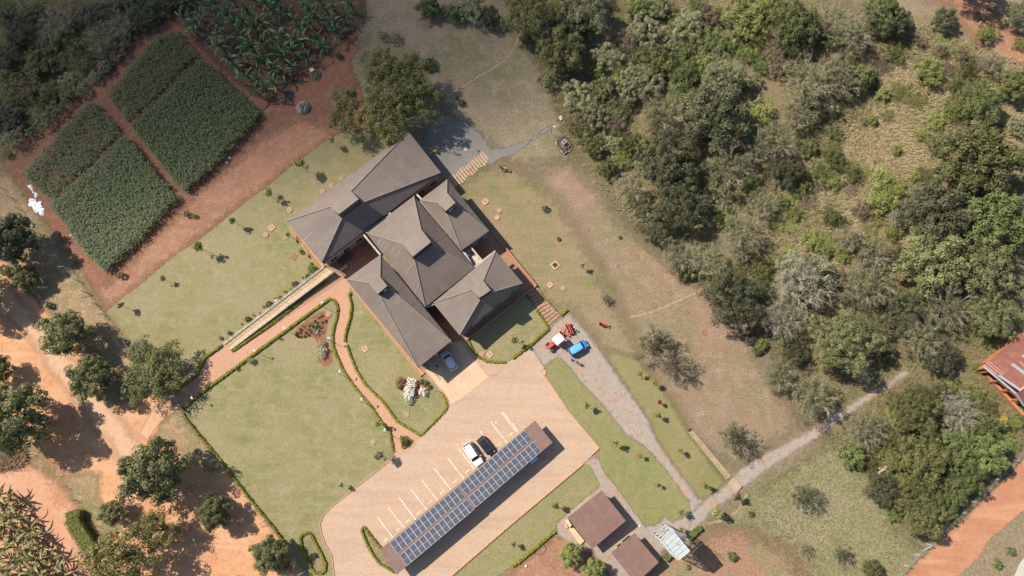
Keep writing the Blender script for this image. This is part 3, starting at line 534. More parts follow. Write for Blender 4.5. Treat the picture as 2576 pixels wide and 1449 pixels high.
forest(0, 4, [(40, 70, 150, S_, 'lime'), (200, 190, 195, D_, 'green'), (200, 330, 140, D_, 'dark'), (490, 150, 160, F_, 'grey'), (620, 260, 170, F_, 'grey'), (850, 100, 170, D_, 'green'), (960, 170, 125, D_, 'dark'), (1330, 150, 95, D_, 'dark'), (300, 620, 225, F_, 'grey'), (520, 530, 130, F_, 'grey'), (680, 600, 135, B_, 'green'), (90, 520, 105, S_, 'brown'), (210, 880, 155, F_, 'grey'), (60, 1080, 175, F_, 'grey'), (310, 1110, 85, B_, 'green'), (130, 1270, 150, D_, 'dark'), (950, 400, 100, S_, 'olive'), (1220, 540, 145, S_, 'lime'), (870, 710, 64, B_, 'lime'), (1140, 310, 64, W_, 'brown'), (1640, 260, 105, S_, 'lime'), (1690, 500, 120, W_, 'grey'), (1430, 650, 95, S_, 'green'), (1600, 780, 175, D_, 'green'), (1870, 640, 130, D_, 'olive'), (1880, 950, 85, C_, 'pale'), (1910, 110, 120, D_, 'pale'), (1400, 830, 110, S_, 'lime'), (1270, 920, 80, S_, 'lime'), (1560, 1230, 310, D_, 'olive'), (850, 1350, 95, B_, 'lime'), (1110, 1330, 52, B_, 'lime'), (1160, 1020, 64, S_, 'lime'), (790, 910, 48, B_, 'lime'), (730, 910, 34, C_, 'pale'), (970, 1130, 48, B_, 'lime'), (1745, 985, 28, B_, 'green'), (960, 1420, 95, S_, 'lime'), (1900, 1190, 75, B_, 'green'), (500, 1200, 105, S_, 'olive'), (380, 1290, 120, S_, 'lime'), (490, 1370, 90, S_, 'lime'), (250, 1390, 105, S_, 'olive'), (500, 1000, 80, S_, 'olive'), (650, 1310, 90, S_, 'olive'), (1300, 380, 70, W_, 'brown'), (1460, 400, 80, W_, 'brown'), (1500, 520, 90, S_, 'olive'), (1330, 380, 40, B_, 'green'), (1890, 330, 60, S_, 'yellow'), (560, 640, 140, F_, 'grey')], 'north-eastern slope', 'trees and shrubs of the north-eastern slope')
forest(1, 3, [(1270, 90, 225, D_, 'dark'), (1090, 220, 170, D_, 'dark'), (1240, 480, 155, F_, 'grey'), (1450, 520, 170, F_, 'grey'), (1760, 300, 190, F_, 'grey'), (1880, 90, 140, F_, 'grey'), (1310, 610, 75, B_, 'green'), (1680, 800, 250, D_, 'dark'), (1620, 680, 120, D_, 'green'), (1870, 580, 120, S_, 'olive'), (1890, 950, 90, F_, 'silver'), (1080, 1150, 175, W_, 'dark'), (1230, 1320, 150, W_, 'brown'), (715, 812, 52, W_, 'dark'), (1850, 1200, 45, B_, 'green'), (1610, 200, 110, S_, 'lime'), (1700, 450, 120, F_, 'grey'), (1800, 1110, 60, B_, 'dark'), (1880, 1150, 60, B_, 'green')], 'forest edge', 'trees along the forest edge')
forest(1, 4, [(250, 690, 270, F_, 'silver'), (110, 960, 190, F_, 'silver'), (560, 1130, 280, D_, 'mango'), (750, 690, 225, F_, 'grey'), (800, 470, 155, F_, 'grey'), (600, 350, 120, F_, 'grey'), (690, 400, 105, B_, 'dark'), (440, 450, 64, B_, 'green'), (1250, 160, 250, D_, 'dark'), (1690, 200, 265, D_, 'green'), (1230, 530, 260, D_, 'mango'), (1620, 570, 245, D_, 'mango'), (1690, 930, 200, D_, 'mango'), (1350, 880, 205, F_, 'grey'), (1020, 900, 175, D_, 'dark'), (820, 1030, 135, F_, 'grey'), (1130, 1110, 185, F_, 'grey'), (1290, 1230, 160, D_, 'dark'), (880, 1200, 95, D_, 'dark'), (330, 370, 95, S_, 'lime'), (60, 520, 85, S_, 'lime'), (850, 60, 140, S_, 'lime'), (1850, 500, 115, F_, 'grey'), (1050, 810, 95, B_, 'green'), (70, 1370, 160, F_, 'grey'), (740, 1380, 85, F_, 'silver'), (200, 1210, 115, D_, 'dark'), (1580, 1320, 42, B_, 'green'), (440, 650, 110, B_, 'dark'), (200, 150, 80, S_, 'lime'), (480, 190, 90, S_, 'olive'), (560, 230, 60, S_, 'green'), (700, 130, 90, S_, 'brown'), (120, 90, 60, B_, 'green'), (960, 200, 80, F_, 'silver'), (1480, 400, 90, D_, 'dark'), (1430, 30, 120, D_, 'dark'), (300, 560, 110, S_, 'olive'), (560, 480, 80, S_, 'lime'), (930, 300, 90, S_, 'lime')], 'eastern wood', 'trees and shrubs of the eastern wood')
forest(2, 4, [(320, 90, 215, F_, 'grey'), (740, 330, 185, F_, 'grey'), (1090, 190, 225, D_, 'olive'), (1430, 210, 190, F_, 'silver'), (1450, 490, 180, D_, 'green'), (1170, 560, 210, D_, 'olive'), (1640, 350, 140, D_, 'green'), (1640, 530, 175, D_, 'green'), (640, 545, 125, B_, 'green'), (860, 790, 150, D_, 'dark'), (1120, 850, 190, D_, 'olive'), (1160, 990, 195, D_, 'olive'), (1350, 850, 150, D_, 'green'), (1500, 700, 160, D_, 'green'), (1300, 80, 110, D_, 'dark'), (1560, 80, 85, S_, 'lime'), (280, 850, 140, F_, 'dark'), (560, 1290, 100, W_, 'dark'), (790, 1400, 95, B_, 'olive'), (1830, 1260, 44, B_, 'green'), (1730, 1360, 48, B_, 'green'), (960, 590, 90, B_, 'olive'), (280, 1250, 70, W_, 'grey'), (1740, 610, 100, B_, 'olive'), (1500, 820, 80, S_, 'green'), (1240, 1090, 100, D_, 'olive'), (960, 420, 80, D_, 'olive'), (1320, 640, 110, D_, 'dark')], 'south-eastern wood', 'trees and shrubs of the south-eastern wood')
def inside(u, v, poly):
    c = False
    for i in range(len(poly)):
        a, b = poly[i - 1], poly[i]
        if (a[1] > v) != (b[1] > v) and u < (b[0] - a[0]) * (v - a[1]) / (b[1] - a[1]) + a[0]: c = not c
    return c
def fill(poly, n, r0, r1, kinds, place, group, zs, seed, gap):
    rg = random.Random(seed); done = []; us = [q[0] for q in poly]; vs = [q[1] for q in poly]
    for _ in range(6000):
        if len(done) >= n: break
        u, v = rg.uniform(min(us), max(us)), rg.uniform(min(vs), max(vs))
        if not inside(u, v, poly) or any((u - a) ** 2 + (v - b) ** 2 < gap * gap for a, b in done): continue
        done.append((u, v)); k, l = rg.choice(kinds); o = plant(k, (u, v), rg.uniform(r0, r1), l, 'x', 'bush', group, zs=zs); LATER.append((o, LOOK[(k, l)].replace('sprawling', 'low sprawling').replace('low brown', 'knee-high brown'), place, u))
fill([(1330, 20), (1560, -10), (1940, -20), (2190, 90), (2060, 300), (1960, 420), (1860, 520), (1700, 480), (1560, 420), (1440, 330), (1390, 180)], 62, 26, 44, [('scrub', 'lime'), ('scrub', 'olive'), ('scrub', 'green'), ('scrub', 'brown'), ('clump', 'pale'), ('scrub', 'olive'), ('scrub', 'lime')], 'northern undergrowth', 'undergrowth of the northern thicket', .8, 5, 46)
fill([(2180, 130), (2330, 70), (2440, 130), (2560, 200), (2560, 310), (2350, 440), (2280, 600), (2180, 640), (1990, 740), (1900, 700), (1930, 520), (2020, 420), (2100, 280)], 36, 18, 38, [('scrub', 'lime'), ('scrub', 'brown'), ('scrub', 'brown'), ('scrub', 'yellow'), ('scrub', 'olive')], 'open straw slope', 'low scrub on the straw slope', .38, 6, 38)
fill([(1900, 700), (2150, 650), (2290, 620), (2400, 480), (2560, 520), (2540, 860), (2400, 900), (2260, 850), (2100, 920), (1960, 930)], 32, 22, 38, [('scrub', 'olive'), ('scrub', 'brown'), ('scrub', 'green')], 'eastern undergrowth', 'undergrowth of the eastern wood', .8, 7, 60)
fill([(2200, 1080), (2300, 990), (2420, 960), (2560, 1060), (2480, 1200), (2330, 1320), (2230, 1280), (2180, 1160)], 30, 26, 40, [('scrub', 'olive'), ('scrub', 'green'), ('scrub', 'lime')], 'south-eastern undergrowth', 'undergrowth of the south-eastern wood', .8, 8, 50)
fill([(0, 20), (440, 0), (420, 40), (320, 100), (270, 165), (160, 250), (50, 330), (0, 370)], 30, 24, 40, [('scrub', 'olive'), ('scrub', 'brown'), ('scrub', 'green')], 'north-western undergrowth', 'undergrowth of the north-western wood', .7, 9, 55)
def tree1(r, c, x, y, rr, k, l, label, cat='tree', **kw):
    return plant(k, T(r, c, x, y), rr * .3334, l, label, cat, **kw)
tree1(2, 3, 1680, 410, 150, W_, 'dark', 'dark spiny tree standing alone beside the drain channel', zs=1.2)
tree1(1, 1, 90, 360, 190, 'mango', 'dark', 'dark leafy tree overhanging the wire fence beside the white plastic', zs=1.2)
tree1(1, 1, 200, 650, 105, 'mango', 'mango', 'small leafy tree on the verge between track and shaded fence', zs=1.1)
tree1(1, 1, 35, 590, 55, 'bush', 'mango', 'small leafy bush at the left edge above the track', 'bush')
tree1(1, 1, 375, 855, 34, 'bush', 'dark', 'small dark bush alone on the verge above the track', 'bush')
tree1(1, 1, 500, 1070, 180, 'mango', 'mango', 'irregular leafy tree on the verge between track and west lawn', zs=1.25)
tree1(1, 1, 710, 1410, 180, 'mango', 'mango', 'round leafy tree beside the track, left of the sparse tree', zs=1.2)
tree1(1, 1, 1160, 1360, 265, 'open', 'olive', 'big sparse grey-green tree shading the entrance gate', zs=.8)
tree1(1, 1, 1080, 1200, 120, 'open', 'grey', 'small sparse tree at the west lawn corner by the fence', zs=1.2)
tree1(1, 1, 5, 1340, 110, 'mango', 'mango', 'leafy tree cut by the left picture edge beside the track', zs=1.3)
tree1(2, 1, 130, 260, 260, 'mango', 'mango', 'largest leafy tree at the left edge, shading the orange track', zs=1.25)
tree1(2, 1, 1170, 660, 255, 'mango', 'mango', 'large round leafy tree between orange track and main lawn fence', zs=1.25)
tree1(2, 1, 850, 970, 105, 'mango', 'mango', 'small leafy tree on the orange earth near the clipped hedge', zs=1.25)
tree1(2, 1, 1180, 1110, 200, 'open', 'yellow', 'yellow-green spreading tree, upper of two joined crowns by the track', zs=1.25)
tree1(2, 1, 900, 1340, 300, 'open', 'yellow', 'yellow-green spreading tree, lower of two joined crowns by the track', zs=1.25)
tree1(2, 1, 1620, 970, 140, 'mango', 'mango', 'round leafy tree on the orange earth near the wind-bent fence corner', zs=1.25)
tree1(2, 2, 110, 1290, 150, 'mango', 'mango', 'leafy tree beside the small oval hedged bed at the bottom', zs=1.2)
tree1(2, 2, 240, 1360, 95, 'twiggy', 'brown', 'brownish dry bush right of the tree by the oval bed', 'bush', zs=1.2)
tree1(2, 3, 445, 1290, 98, 'mango', 'lime', 'bright yellow-green round tree beside the larger brown-roofed shed', zs=1.2)
tree1(2, 3, 620, 1410, 98, 'mango', 'lime', 'bright yellow-green tree at the bottom between the sheds', zs=1.2)
tree1(0, 3, -40, 900, 1, 'bush', 'dark', 'tiny shrub beside the grey gravel yard', 'bush') if 0 else None
plant('dense', (2452, -62), 62, 'dark', 'tall dark tree above the red quarry, shading it', 'tree', None, zs=1.6)
plant('mango', (-62, 735), 66, 'mango', 'leafy tree outside the left edge, shading the upper track', 'tree', None, zs=1.2)
# the spreading tree behind the lodge: one trunk, several lobes of crown
def big_tree():
    uv = T(0, 2, 1060, 700); o = empty('spreading_tree', (*P(uv[0], uv[1], 6)[:2], 0)); tag(o, 'huge spreading tree with yellowing leaves at the lodge\'s north corner', 'tree')
    b = o.location; parts = []
    for x, y, rr, h, n, sd in ((1060, 690, 290, 6.5, 300, 1), (930, 900, 190, 6, 120, 2), (1200, 800, 200, 6, 130, 3), (680, 770, 120, 5, 60, 4), (950, 520, 170, 6, 90, 5), (1020, 1010, 90, 5.5, 40, 6), (700, 960, 80, 4.5, 30, 7), (1180, 560, 160, 6, 90, 8), (600, 900, 60, 4.2, 20, 9)):
        u2 = T(0, 2, x, y); rm = rr * .3334 * mpu(*u2, h) * .9; p = P(*u2, h) - b
        me, _ = crown('spreading_crown', rm, 0, .55, n, .8, 46, .36, .17, 1200 + sd, LEAF['yellow' if sd in (2, 6) else 'olive'], .5, .76, .5, 5)
        link('crown', me, o, (p.x, p.y, h)); parts.append((p, h, rm))
    s = MB(); s.tube([(0, 0, -.1), (.2, .1, 2.2), (0, 0, 3.6), (.1, 0, 6.5)], [.55, .45, .4, .2], 9)
    for p, h, rm in parts[1:]: s.tube([(0, 0, 2.6), (p.x * .5, p.y * .5, h * .72), (p.x, p.y, h + .4)], [.26, .17, .06], 6)
    s.build('trunk', bark, o)
big_tree()
# mango rosette saplings, with their dug rings
RING = None
def sapling(r, c, x, y, rr, leaf, label, kind='sapling', ring=False):
    uv = T(r, c, x, y); leaf = 'lime' if leaf == 'green' and kind == 'sapling' else leaf; o = plant(kind, uv, rr * (.3 if kind == 'sapling' else .3334), leaf, label, 'sapling' if kind == 'sapling' else 'shrub', None, zs=1.35 if kind == 'sapling' else .95)
    return o
ring_m = surf('dug_red_earth', (.235, .135, .085), (.20, .115, .072), None, s1=1.5, s3=6, fine=.25)
_s = MB(); _s.lathe((0, 0, 0), [(.62, 0), (.56, .07), (.46, .09), (.36, .045), (.02, .03)], 14); RING_ME = _s.mesh('planting_ring', ring_m)
for q in [(0, 2, 575, 1062, 30, 'green', 'young tree at the soil edge nearest the big spreading tree'), (0, 2, 340, 1238, 48, 'green', 'sapling with a long shadow on the shaded lawn northwest of the lodge'), (0, 2, 95, 1435, 26, 'green', 'small sapling on the lawn right of the narrow maize strip'),
 (1, 1, 1755, 213, 34, 'lime', 'small sapling beside the red soil, upper west lawn'), (1, 1, 1493, 412, 46, 'lime', 'bushiest sapling of the row along the west lawn'), (1, 1, 1228, 655, 26, 'grey', 'thin grey sapling in the middle of the west lawn'), (1, 1, 913, 858, 32, 'lime', 'sapling at the west lawn corner nearest the fence'),
 (1, 2, 240, 322, 24, 'green', 'small sapling by the lodge\'s western corner wall'), (1, 2, 342, 445, 22, 'lime', 'small lime sapling beside the lodge\'s south-western wall'), (1, 2, 95, 10, 34, 'green', 'sapling left of the round manhole, upper west lawn'),
 (1, 3, 530, 552, 26, 'green', 'small sapling on mown grass right of the framed square drain'), (1, 3, 20, 1112, 36, 'yellow', 'yellowish sapling on the small hedged lawn'), (1, 3, 965, 1372, 24, 'lime', 'sapling left of the lone dark bush on the east grass'), (1, 3, 1075, 1440, 30, 'green', 'sapling below the lone dark bush on the east grass'),
 (2, 2, 650, 765, 26, 'green', 'sapling in the lower main lawn near the kerb'), (2, 2, 920, 296, 32, 'green', 'rosette shrub by the winding path\'s lower lamp'), (2, 2, 935, 545, 46, 'grey', 'sprawling grey seedling at the main lawn\'s eastern corner'),
 (2, 3, 557, 160, 34, 'lime', 'bright sapling on the green strip beside the parking corner'), (2, 3, 1100, 240, 30, 'lime', 'sapling in a dug ring right of the gravel drive, upper'), (2, 3, 778, 440, 36, 'lime', 'sapling with a big shadow in the middle green strip'), (2, 3, 968, 545, 24, 'grey', 'dull sapling in a ring left of the gravel drive'), (2, 3, 1272, 508, 28, 'lime', 'sapling in the middle of the grass beside the drain'), (2, 3, 1108, 768, 20, 'dark', 'smallest dark sapling on the lower green strip'), (2, 3, 1462, 768, 34, 'green', 'rosette sapling in a ring at the grass corner by the gravel road'), (2, 3, 1277, 968, 38, 'green', 'sapling at the green strip\'s bottom corner by the road'), (2, 3, 325, 922, 36, 'olive', 'olive sapling on the kerbed lawn beside the larger shed'), (2, 3, 15, 1215, 28, 'brown', 'reddish sapling on the kerbed lawn below the carport'), (2, 3, 1117, 140, 22, 'red', 'red-leaved sapling in a ring above the gravel drive'), (2, 3, 1700, 850, 38, 'dark', 'dark bush below the concrete culvert slab'), (2, 3, 1550, 972, 46, 'green', 'green bush beside the gravel road below the grass corner'), (2, 3, 1275, 1098, 24, 'green', 'small green tuft on gravel above the steel tower')]:
    sapling(*q)
for q in [(1, 3, 250, 124, 26, 'dark', 'small round dark shrub upper right of the manholes'), (1, 3, 350, 352, 16, 'green', 'tiny shrub in a ring between two square drains'), (1, 3, 816, 342, 14, 'dark', 'tiny shrub near the forest edge in the dry field'), (2, 2, 440, 1292, 22, 'green', 'small round shrub inside the oval hedged bed'), (2, 2, 1125, 440, 30, 'dark', 'clipped round shrub inside the arrow-shaped hedge'), (0, 2, 1515, 740, 14, 'dark', 'tiny round shrub above the gravel yard'), (2, 3, 1660, 1300, 40, 'green', 'low green weed clump on the red soil right of the tower'), (2, 3, 1320, 1380, 24, 'pale', 'pale weed clump below the tower shadow'), (2, 3, 1805, 980, 24, 'green', 'small shrub in meadow below the foot trail'), (1, 1, 1410, 165, 26, 'green', 'weed clump on the red soil beside the maize, upper'), (1, 1, 915, 630, 30, 'green', 'weed clump on the red soil at the maize corner'), (1, 1, 1465, 180, 20, 'grey', 'grey weed tuft on the red soil margin')]:
    sapling(*q, kind='ball')
for i, (x, y) in enumerate(((570, 285), (940, 487), (800, 560), (1060, 620), (940, 715), (1190, 765), (1070, 855), (1200, 1000), (1450, 1055), (1320, 1150), (1605, 1205), (1465, 1300), (1318, 905), (350, 358), (130, 75), (690, 190))):
    p = P(*T(1, 3, x, y)); o = link('planting_pit', RING_ME, None, (p.x, p.y, .02), R.random() * 6); o.scale = (R.uniform(.6, 1.0),) * 2 + (.7,)
    tag(o, 'bare ring of dug red earth in the dry grass east of the lodge', 'planting pit', 'dug planting rings in the dry grass', 'structure')
for (r, c, x, y) in ((2, 3, 1075, 235), (2, 3, 752, 445), (2, 3, 948, 545), (2, 3, 1255, 505), (2, 3, 1090, 760), (2, 3, 1440, 748), (2, 3, 1110, 138), (0, 2, 1822, 1262), (2, 2, 920, 525), (2, 2, 1022, 535), (2, 2, 388, 995), (1, 1, 1665, 1102)):
    p = P(*T(r, c, x, y)); o = link('planting_pit', RING_ME, None, (p.x, p.y, .03), R.random() * 6); o.scale = (.8, .8, .6)
    tag(o, 'neat ring of dug red earth in mown lawn grass', 'planting pit', 'dug planting rings in the lawns', 'structure')

# ------------------------------------------------------------------ hedges: clipped leafy walls
def hedge(path, w, h, label, mat='hedge', name='hedge', dens=150, group=None):
    if w < .8: w *= .68; h *= .88
    pts = [P(*q) for q in path]; o0 = pts[0].copy(); rs = np.random.RandomState(len(path) * 7 + int(w * 100)); VV = []; NN = []
    s = MB()
    for a, b in zip(pts, pts[1:]):
        L = (b - a).length; d = (b - a) / L; nrm = Vector((-d.y, d.x, 0)); k = int(L * (w + 2 * h) * dens) + 6
        for side, wd in ((0, w), (1, h), (2, h)):
            n = max(2, int(k * wd / (w + 2 * h))); t = rs.uniform(-.02, 1.02, n); q = rs.uniform(-.5, .5, n)
            base = np.array(a - o0)[None] + t[:, None] * np.array(b - a)[None]
            if side == 0: p = base + q[:, None] * w * np.array(nrm)[None]; p[:, 2] += h; no = np.array([0, 0, 1.])
            else:
                sg = 1 if side == 1 else -1; p = base + sg * w * .5 * np.array(nrm)[None]; p[:, 2] += (q + .5) * h; no = np.array(nrm) * sg
            p += rs.normal(size=p.shape) * .05; VV.append(p); nn = no[None] + rs.normal(size=p.shape) * .5; NN.append(nn / np.linalg.norm(nn, axis=1)[:, None])
        s.bar(a - o0 + Vector((0, 0, h * .45)), b - o0 + Vector((0, 0, h * .45)), w * .8, h * .9)
    p = np.concatenate(VV); nn = np.concatenate(NN); n = len(p)
    big = np.sin(p[:, 0] * 2.1) * np.sin(p[:, 1] * 1.7 + 1)
    V, Q, t = leaves(p, nn, np.full(n, .20), np.full(n, .12), np.clip(.55 + .25 * big + rs.normal(size=n) * .2, 0, 1), rs)
    o = empty(name, o0); tag(o, label, 'hedge', group)
    link('foliage', np_mesh('hedge_foliage', V, Q, [LEAF[mat]], t), o); s.build('stems', paint('hedge_shade', (.11, .13, .018), .9), o)
    return o
HD = 1.0
hedge([(459, 1030), (490, 1001), (637, 893), (713, 837), (829, 752)], .62, .45, 'long clipped hedge between the walkway and the main lawn')
hedge([(829, 752), (839, 754), (847, 765), (851, 776), (848, 798), (840, 825), (837, 844), (838, 869), (846, 892), (863, 930), (886, 966), (933, 1022), (963, 1066), (980, 1082), (990, 1136)], .5, .4, 'low curving hedge along the main-lawn side of the winding path')
hedge([(882, 736), (879, 745), (885, 767), (882, 796), (874, 825), (868.5, 844), (868.5, 860)], .5, .42, 'short hedge between winding path and lodge wall')
hedge([(873, 868), (876, 876), (881, 893), (896, 930), (918, 966), (965, 1012), (998, 1059), (1018, 1071), (1056, 1094)], .5, .4, 'long low hedge on the lodge side of the winding path')
hedge([(1058, 1095), (1090, 1064), (1122, 1029), (1124, 1016), (1120, 1002), (1108, 986)], .42, .35, 'hedge curving round the middle lawn\'s parking corner')
hedge([(1177, 856), (1184, 872), (1192, 886), (1206, 900), (1224, 909), (1250, 911), (1271, 911)], .5, .45, 'curved hedge of the small lawn beside the driveway')
hedge([(1290, 901), (1336, 866), (1378, 829)], .55, .45, 'straight hedge between small lawn and parked red tractor')
hedge([(1380, 827), (1372, 812), (1360, 795), (1348, 780)], .45, .45, 'short hedge between small lawn and brick steps')
hedge([(1410, 793), (1427, 779)], .6, .5, 'short hedge piece at the top of the brick steps')
hedge([(1352, 724), (1358, 734), (1366, 745), (1382, 762), (1400, 782)], .3, .3, 'sparse young hedge along the brick steps\' east side', dens=60)
hedge([K_(190, 1405), K_(420, 1245), K_(660, 1080), K_(900, 900), K_(1140, 710), K_(1420, 490)], .55, .35, 'straight hedge strip in shade beneath the ramp wall')
hedge([(444, 984), (467, 966), (497, 943), (502, 930), (517, 900), (535, 886), (560, 869)], .55, .5, 'hedge between the gate walkway and the west lawn')
hedge([(459, 1036), (470, 1055), (500, 1092), (530, 1127), (560, 1164), (600, 1217), (644, 1273), (690, 1328), (722, 1372)], .5, .45, 'long hedge inside the fence along the main lawn')
hedge(TT(2, 2, [(340, 1150), (365, 1125), (400, 1120), (430, 1150), (450, 1200), (490, 1270), (525, 1350), (525, 1400), (500, 1425), (450, 1425), (420, 1390), (390, 1320), (360, 1260), (338, 1190), (340, 1150)]), .5, .45, 'oval hedge ringing the small bed at the lawn\'s bottom corner')
hedge(TT(2, 2, [(815, 1075), (800, 1100), (815, 1150), (850, 1230), (890, 1300), (940, 1360), (990, 1385), (1040, 1415)]), .45, .45, 'curved hedge on the left of the wedge bed by the carport')
hedge(TT(2, 2, [(815, 1075), (850, 1120), (900, 1185), (950, 1245)]), .45, .45, 'straight hedge on the right of the wedge bed by the carport')
hedge(TT(2, 2, [(1110, 485), (1100, 440), (1096, 410), (1115, 398), (1140, 402), (1175, 430), (1145, 460), (1110, 485)]), .4, .4, 'tiny arrow-shaped hedge where the path meets the parking')
hedge(TT(2, 3, [(0, 1375), (70, 1325), (150, 1260), (240, 1180), (322, 1112)]), .5, .5, 'straight hedge below the kerbed lawn near the bottom edge', name='hedge')
hedge(TT(2, 3, [(1150, 1320), (1190, 1280), (1205, 1265)]), .9, .9, 'green hedge piece beneath the steel tower, shed side', 'green')
hedge(TT(2, 3, [(1330, 1165), (1375, 1115), (1420, 1080)]), .8, .8, 'dark green hedge piece beside the gravel road at the tower', 'green')
hedge(TT(2, 1, [(575, 1005), (620, 1085), (670, 1160), (715, 1235)]), 2.6, 1.9, 'tall dark clipped hedge block on the orange earth', 'olive', dens=55)
hedge(TT(2, 1, [(545, 1010), (590, 985), (640, 985)]), 1.9, 1.8, 'rounded end of the tall dark clipped hedge', 'olive', dens=50)
# soil of the planted beds
bedm = surf('bed_soil', (.23, .10, .06), (.19, .085, .05), None, s1=.8, s3=5, fine=.3)
dryb = surf('dry_bed', (.25, .19, .11), (.19, .15, .085), (.13, .13, .06), s1=.8, s2=1.2, s3=5, fine=.3)
def bed(uv, m=bedm): return sheet('planting_bed', smooth_path(list(uv) + [uv[0]], 5)[:-1], 0, m)
bed([K_(*q) for q in ((990, 1165), (1040, 1090), (1130, 1020), (1240, 940), (1330, 895), (1400, 885), (1470, 905), (1475, 960), (1435, 1010), (1415, 1130), (1395, 1230), (1430, 1320), (1465, 1400), (1490, 1480), (1470, 1560), (1400, 1600), (1330, 1560), (1290, 1480), (1290, 1300), (1230, 1222), (1100, 1240), (1010, 1215))])
_Q = lambda x, y: (994.5 + x * .13198, 854.2 + y * .13198)
bed([_Q(*q) for q in ((0, 780), (60, 710), (120, 695), (200, 735), (300, 770), (420, 775), (520, 745), (600, 770), (650, 830), (690, 920), (660, 1000), (560, 1030), (460, 1080), (330, 1100), (180, 1060), (150, 980), (20, 920))])
bed(TT(2, 2, [(340, 1160), (400, 1120), (440, 1160), (525, 1360), (500, 1420), (440, 1420), (360, 1260)]), dryb)
bed(TT(2, 2, [(812, 1085), (950, 1250), (1010, 1360), (1040, 1410), (960, 1370), (880, 1280)]), dryb)
bed(TT(2, 2, [(1100, 480), (1098, 410), (1130, 400), (1180, 432)]), bedm)
def pl(kind, uv, ru, leaf, label, cat='shrub', grp=None): return plant(kind, uv, ru, leaf, label, cat, grp)
_bed1 = 'star-shaped bed'
for i, (x, y, r_, k, l) in enumerate(((1340, 940, 22, 'ball', 'lime'), (1305, 965, 18, 'ball', 'lime'), (1345, 1025, 22, 'ball', 'pale'), (1390, 1005, 24, 'ball', 'pale'), (1070, 1120, 22, 'ball', 'green'), (1025, 1165, 20, 'ball', 'dark'), (1065, 1160, 18, 'ball', 'green'), (1020, 1195, 20, 'ball', 'dark'), (1045, 1215, 16, 'ball', 'dark'), (1125, 1210, 18, 'ball', 'dark'), (1170, 1190, 20, 'ball', 'green'), (1140, 1160, 20, 'ball', 'green'))):
    u = K_(x, y); LATER.append((pl(k, u, r_ * .1936, l, 'x', grp='round shrubs in the star-shaped bed'), {'lime': 'light green', 'pale': 'pale', 'green': 'green', 'dark': 'dark'}[l] + ' small round shrub', _bed1, u[0]))
for i, (x, y, r_, l) in enumerate(((1110, 1080, 40, 'lime'), (1165, 1060, 50, 'gold'), (1230, 1000, 45, 'silver'), (1290, 1030, 45, 'grey'), (1250, 1090, 60, 'green'), (1180, 1130, 42, 'pale'), (1330, 1090, 48, 'brown'), (1290, 1130, 48, 'silver'), (1220, 1160, 40, 'brown'), (1360, 1150, 42, 'grey'), (1310, 1180, 40, 'brown'), (1260, 1190, 36, 'silver'), (1300, 1080, 50, 'green'), (1215, 1060, 46, 'pale'))):
    u = K_(x, y); LATER.append((pl('spiky', u, r_ * .1936, l, 'x', 'plant', 'rosette plants in the star-shaped bed'), {'lime': 'light green', 'gold': 'golden', 'silver': 'silvery', 'grey': 'grey-green', 'green': 'green', 'pale': 'pale', 'brown': 'bronze'}[l] + ' rosette plant', _bed1, u[0]))
for x, y, r_ in ((1350, 1310, 55), (1360, 1385, 62), (1350, 1450, 55)):
    u = K_(x, y); pl('clump', u, r_ * .1936, 'mound', '%s pale grey-green mounded shrub at the foot of the star-shaped bed' % {1310: 'uppermost', 1385: 'middle', 1450: 'lowest'}[y], grp='pale mounds at the foot of the star-shaped bed')
for x, y, r_, k, l, lab in ((310, 820, 105, 'clump', 'white', 'white-blossomed shrub at the top of the hedged bed'), (270, 960, 108, 'clump', 'white', 'white-blossomed shrub, middle of the three'), (265, 1050, 112, 'clump', 'white', 'white-blossomed shrub, lowest of the large three'), (525, 990, 90, 'clump', 'white', 'white-blossomed shrub apart on the bed\'s right'), (260, 1170, 80, 'clump', 'mound', 'pale green mound below the white-blossomed shrubs'), (90, 770, 50, 'ball', 'grey', 'grey-green shrub at the bed\'s upper left'), (150, 790, 45, 'ball', 'grey', 'grey-green shrub right of the bed\'s upper left one'), (80, 890, 60, 'ball', 'grey', 'grey-green shrub at the bed\'s lower left'), (50, 815, 24, 'ball', 'gold', 'golden tuft at the left of the white-blossomed bed'), (500, 800, 55, 'ball', 'green', 'green shrub at the white bed\'s upper right'), (580, 820, 50, 'ball', 'mango', 'deep green shrub at the white bed\'s right'), (650, 900, 45, 'ball', 'green', 'green shrub at the white bed\'s far right'), (550, 875, 24, 'ball', 'gold', 'golden tuft right of the white-blossomed shrubs'), (430, 920, 60, 'spiky', 'green', 'spiky green plant between the white-blossomed shrubs'), (600, 930, 40, 'spiky', 'silver', 'silvery spiky plant at the white bed\'s right')):
    pl(k, _Q(x, y), r_ * .13198, l, lab)
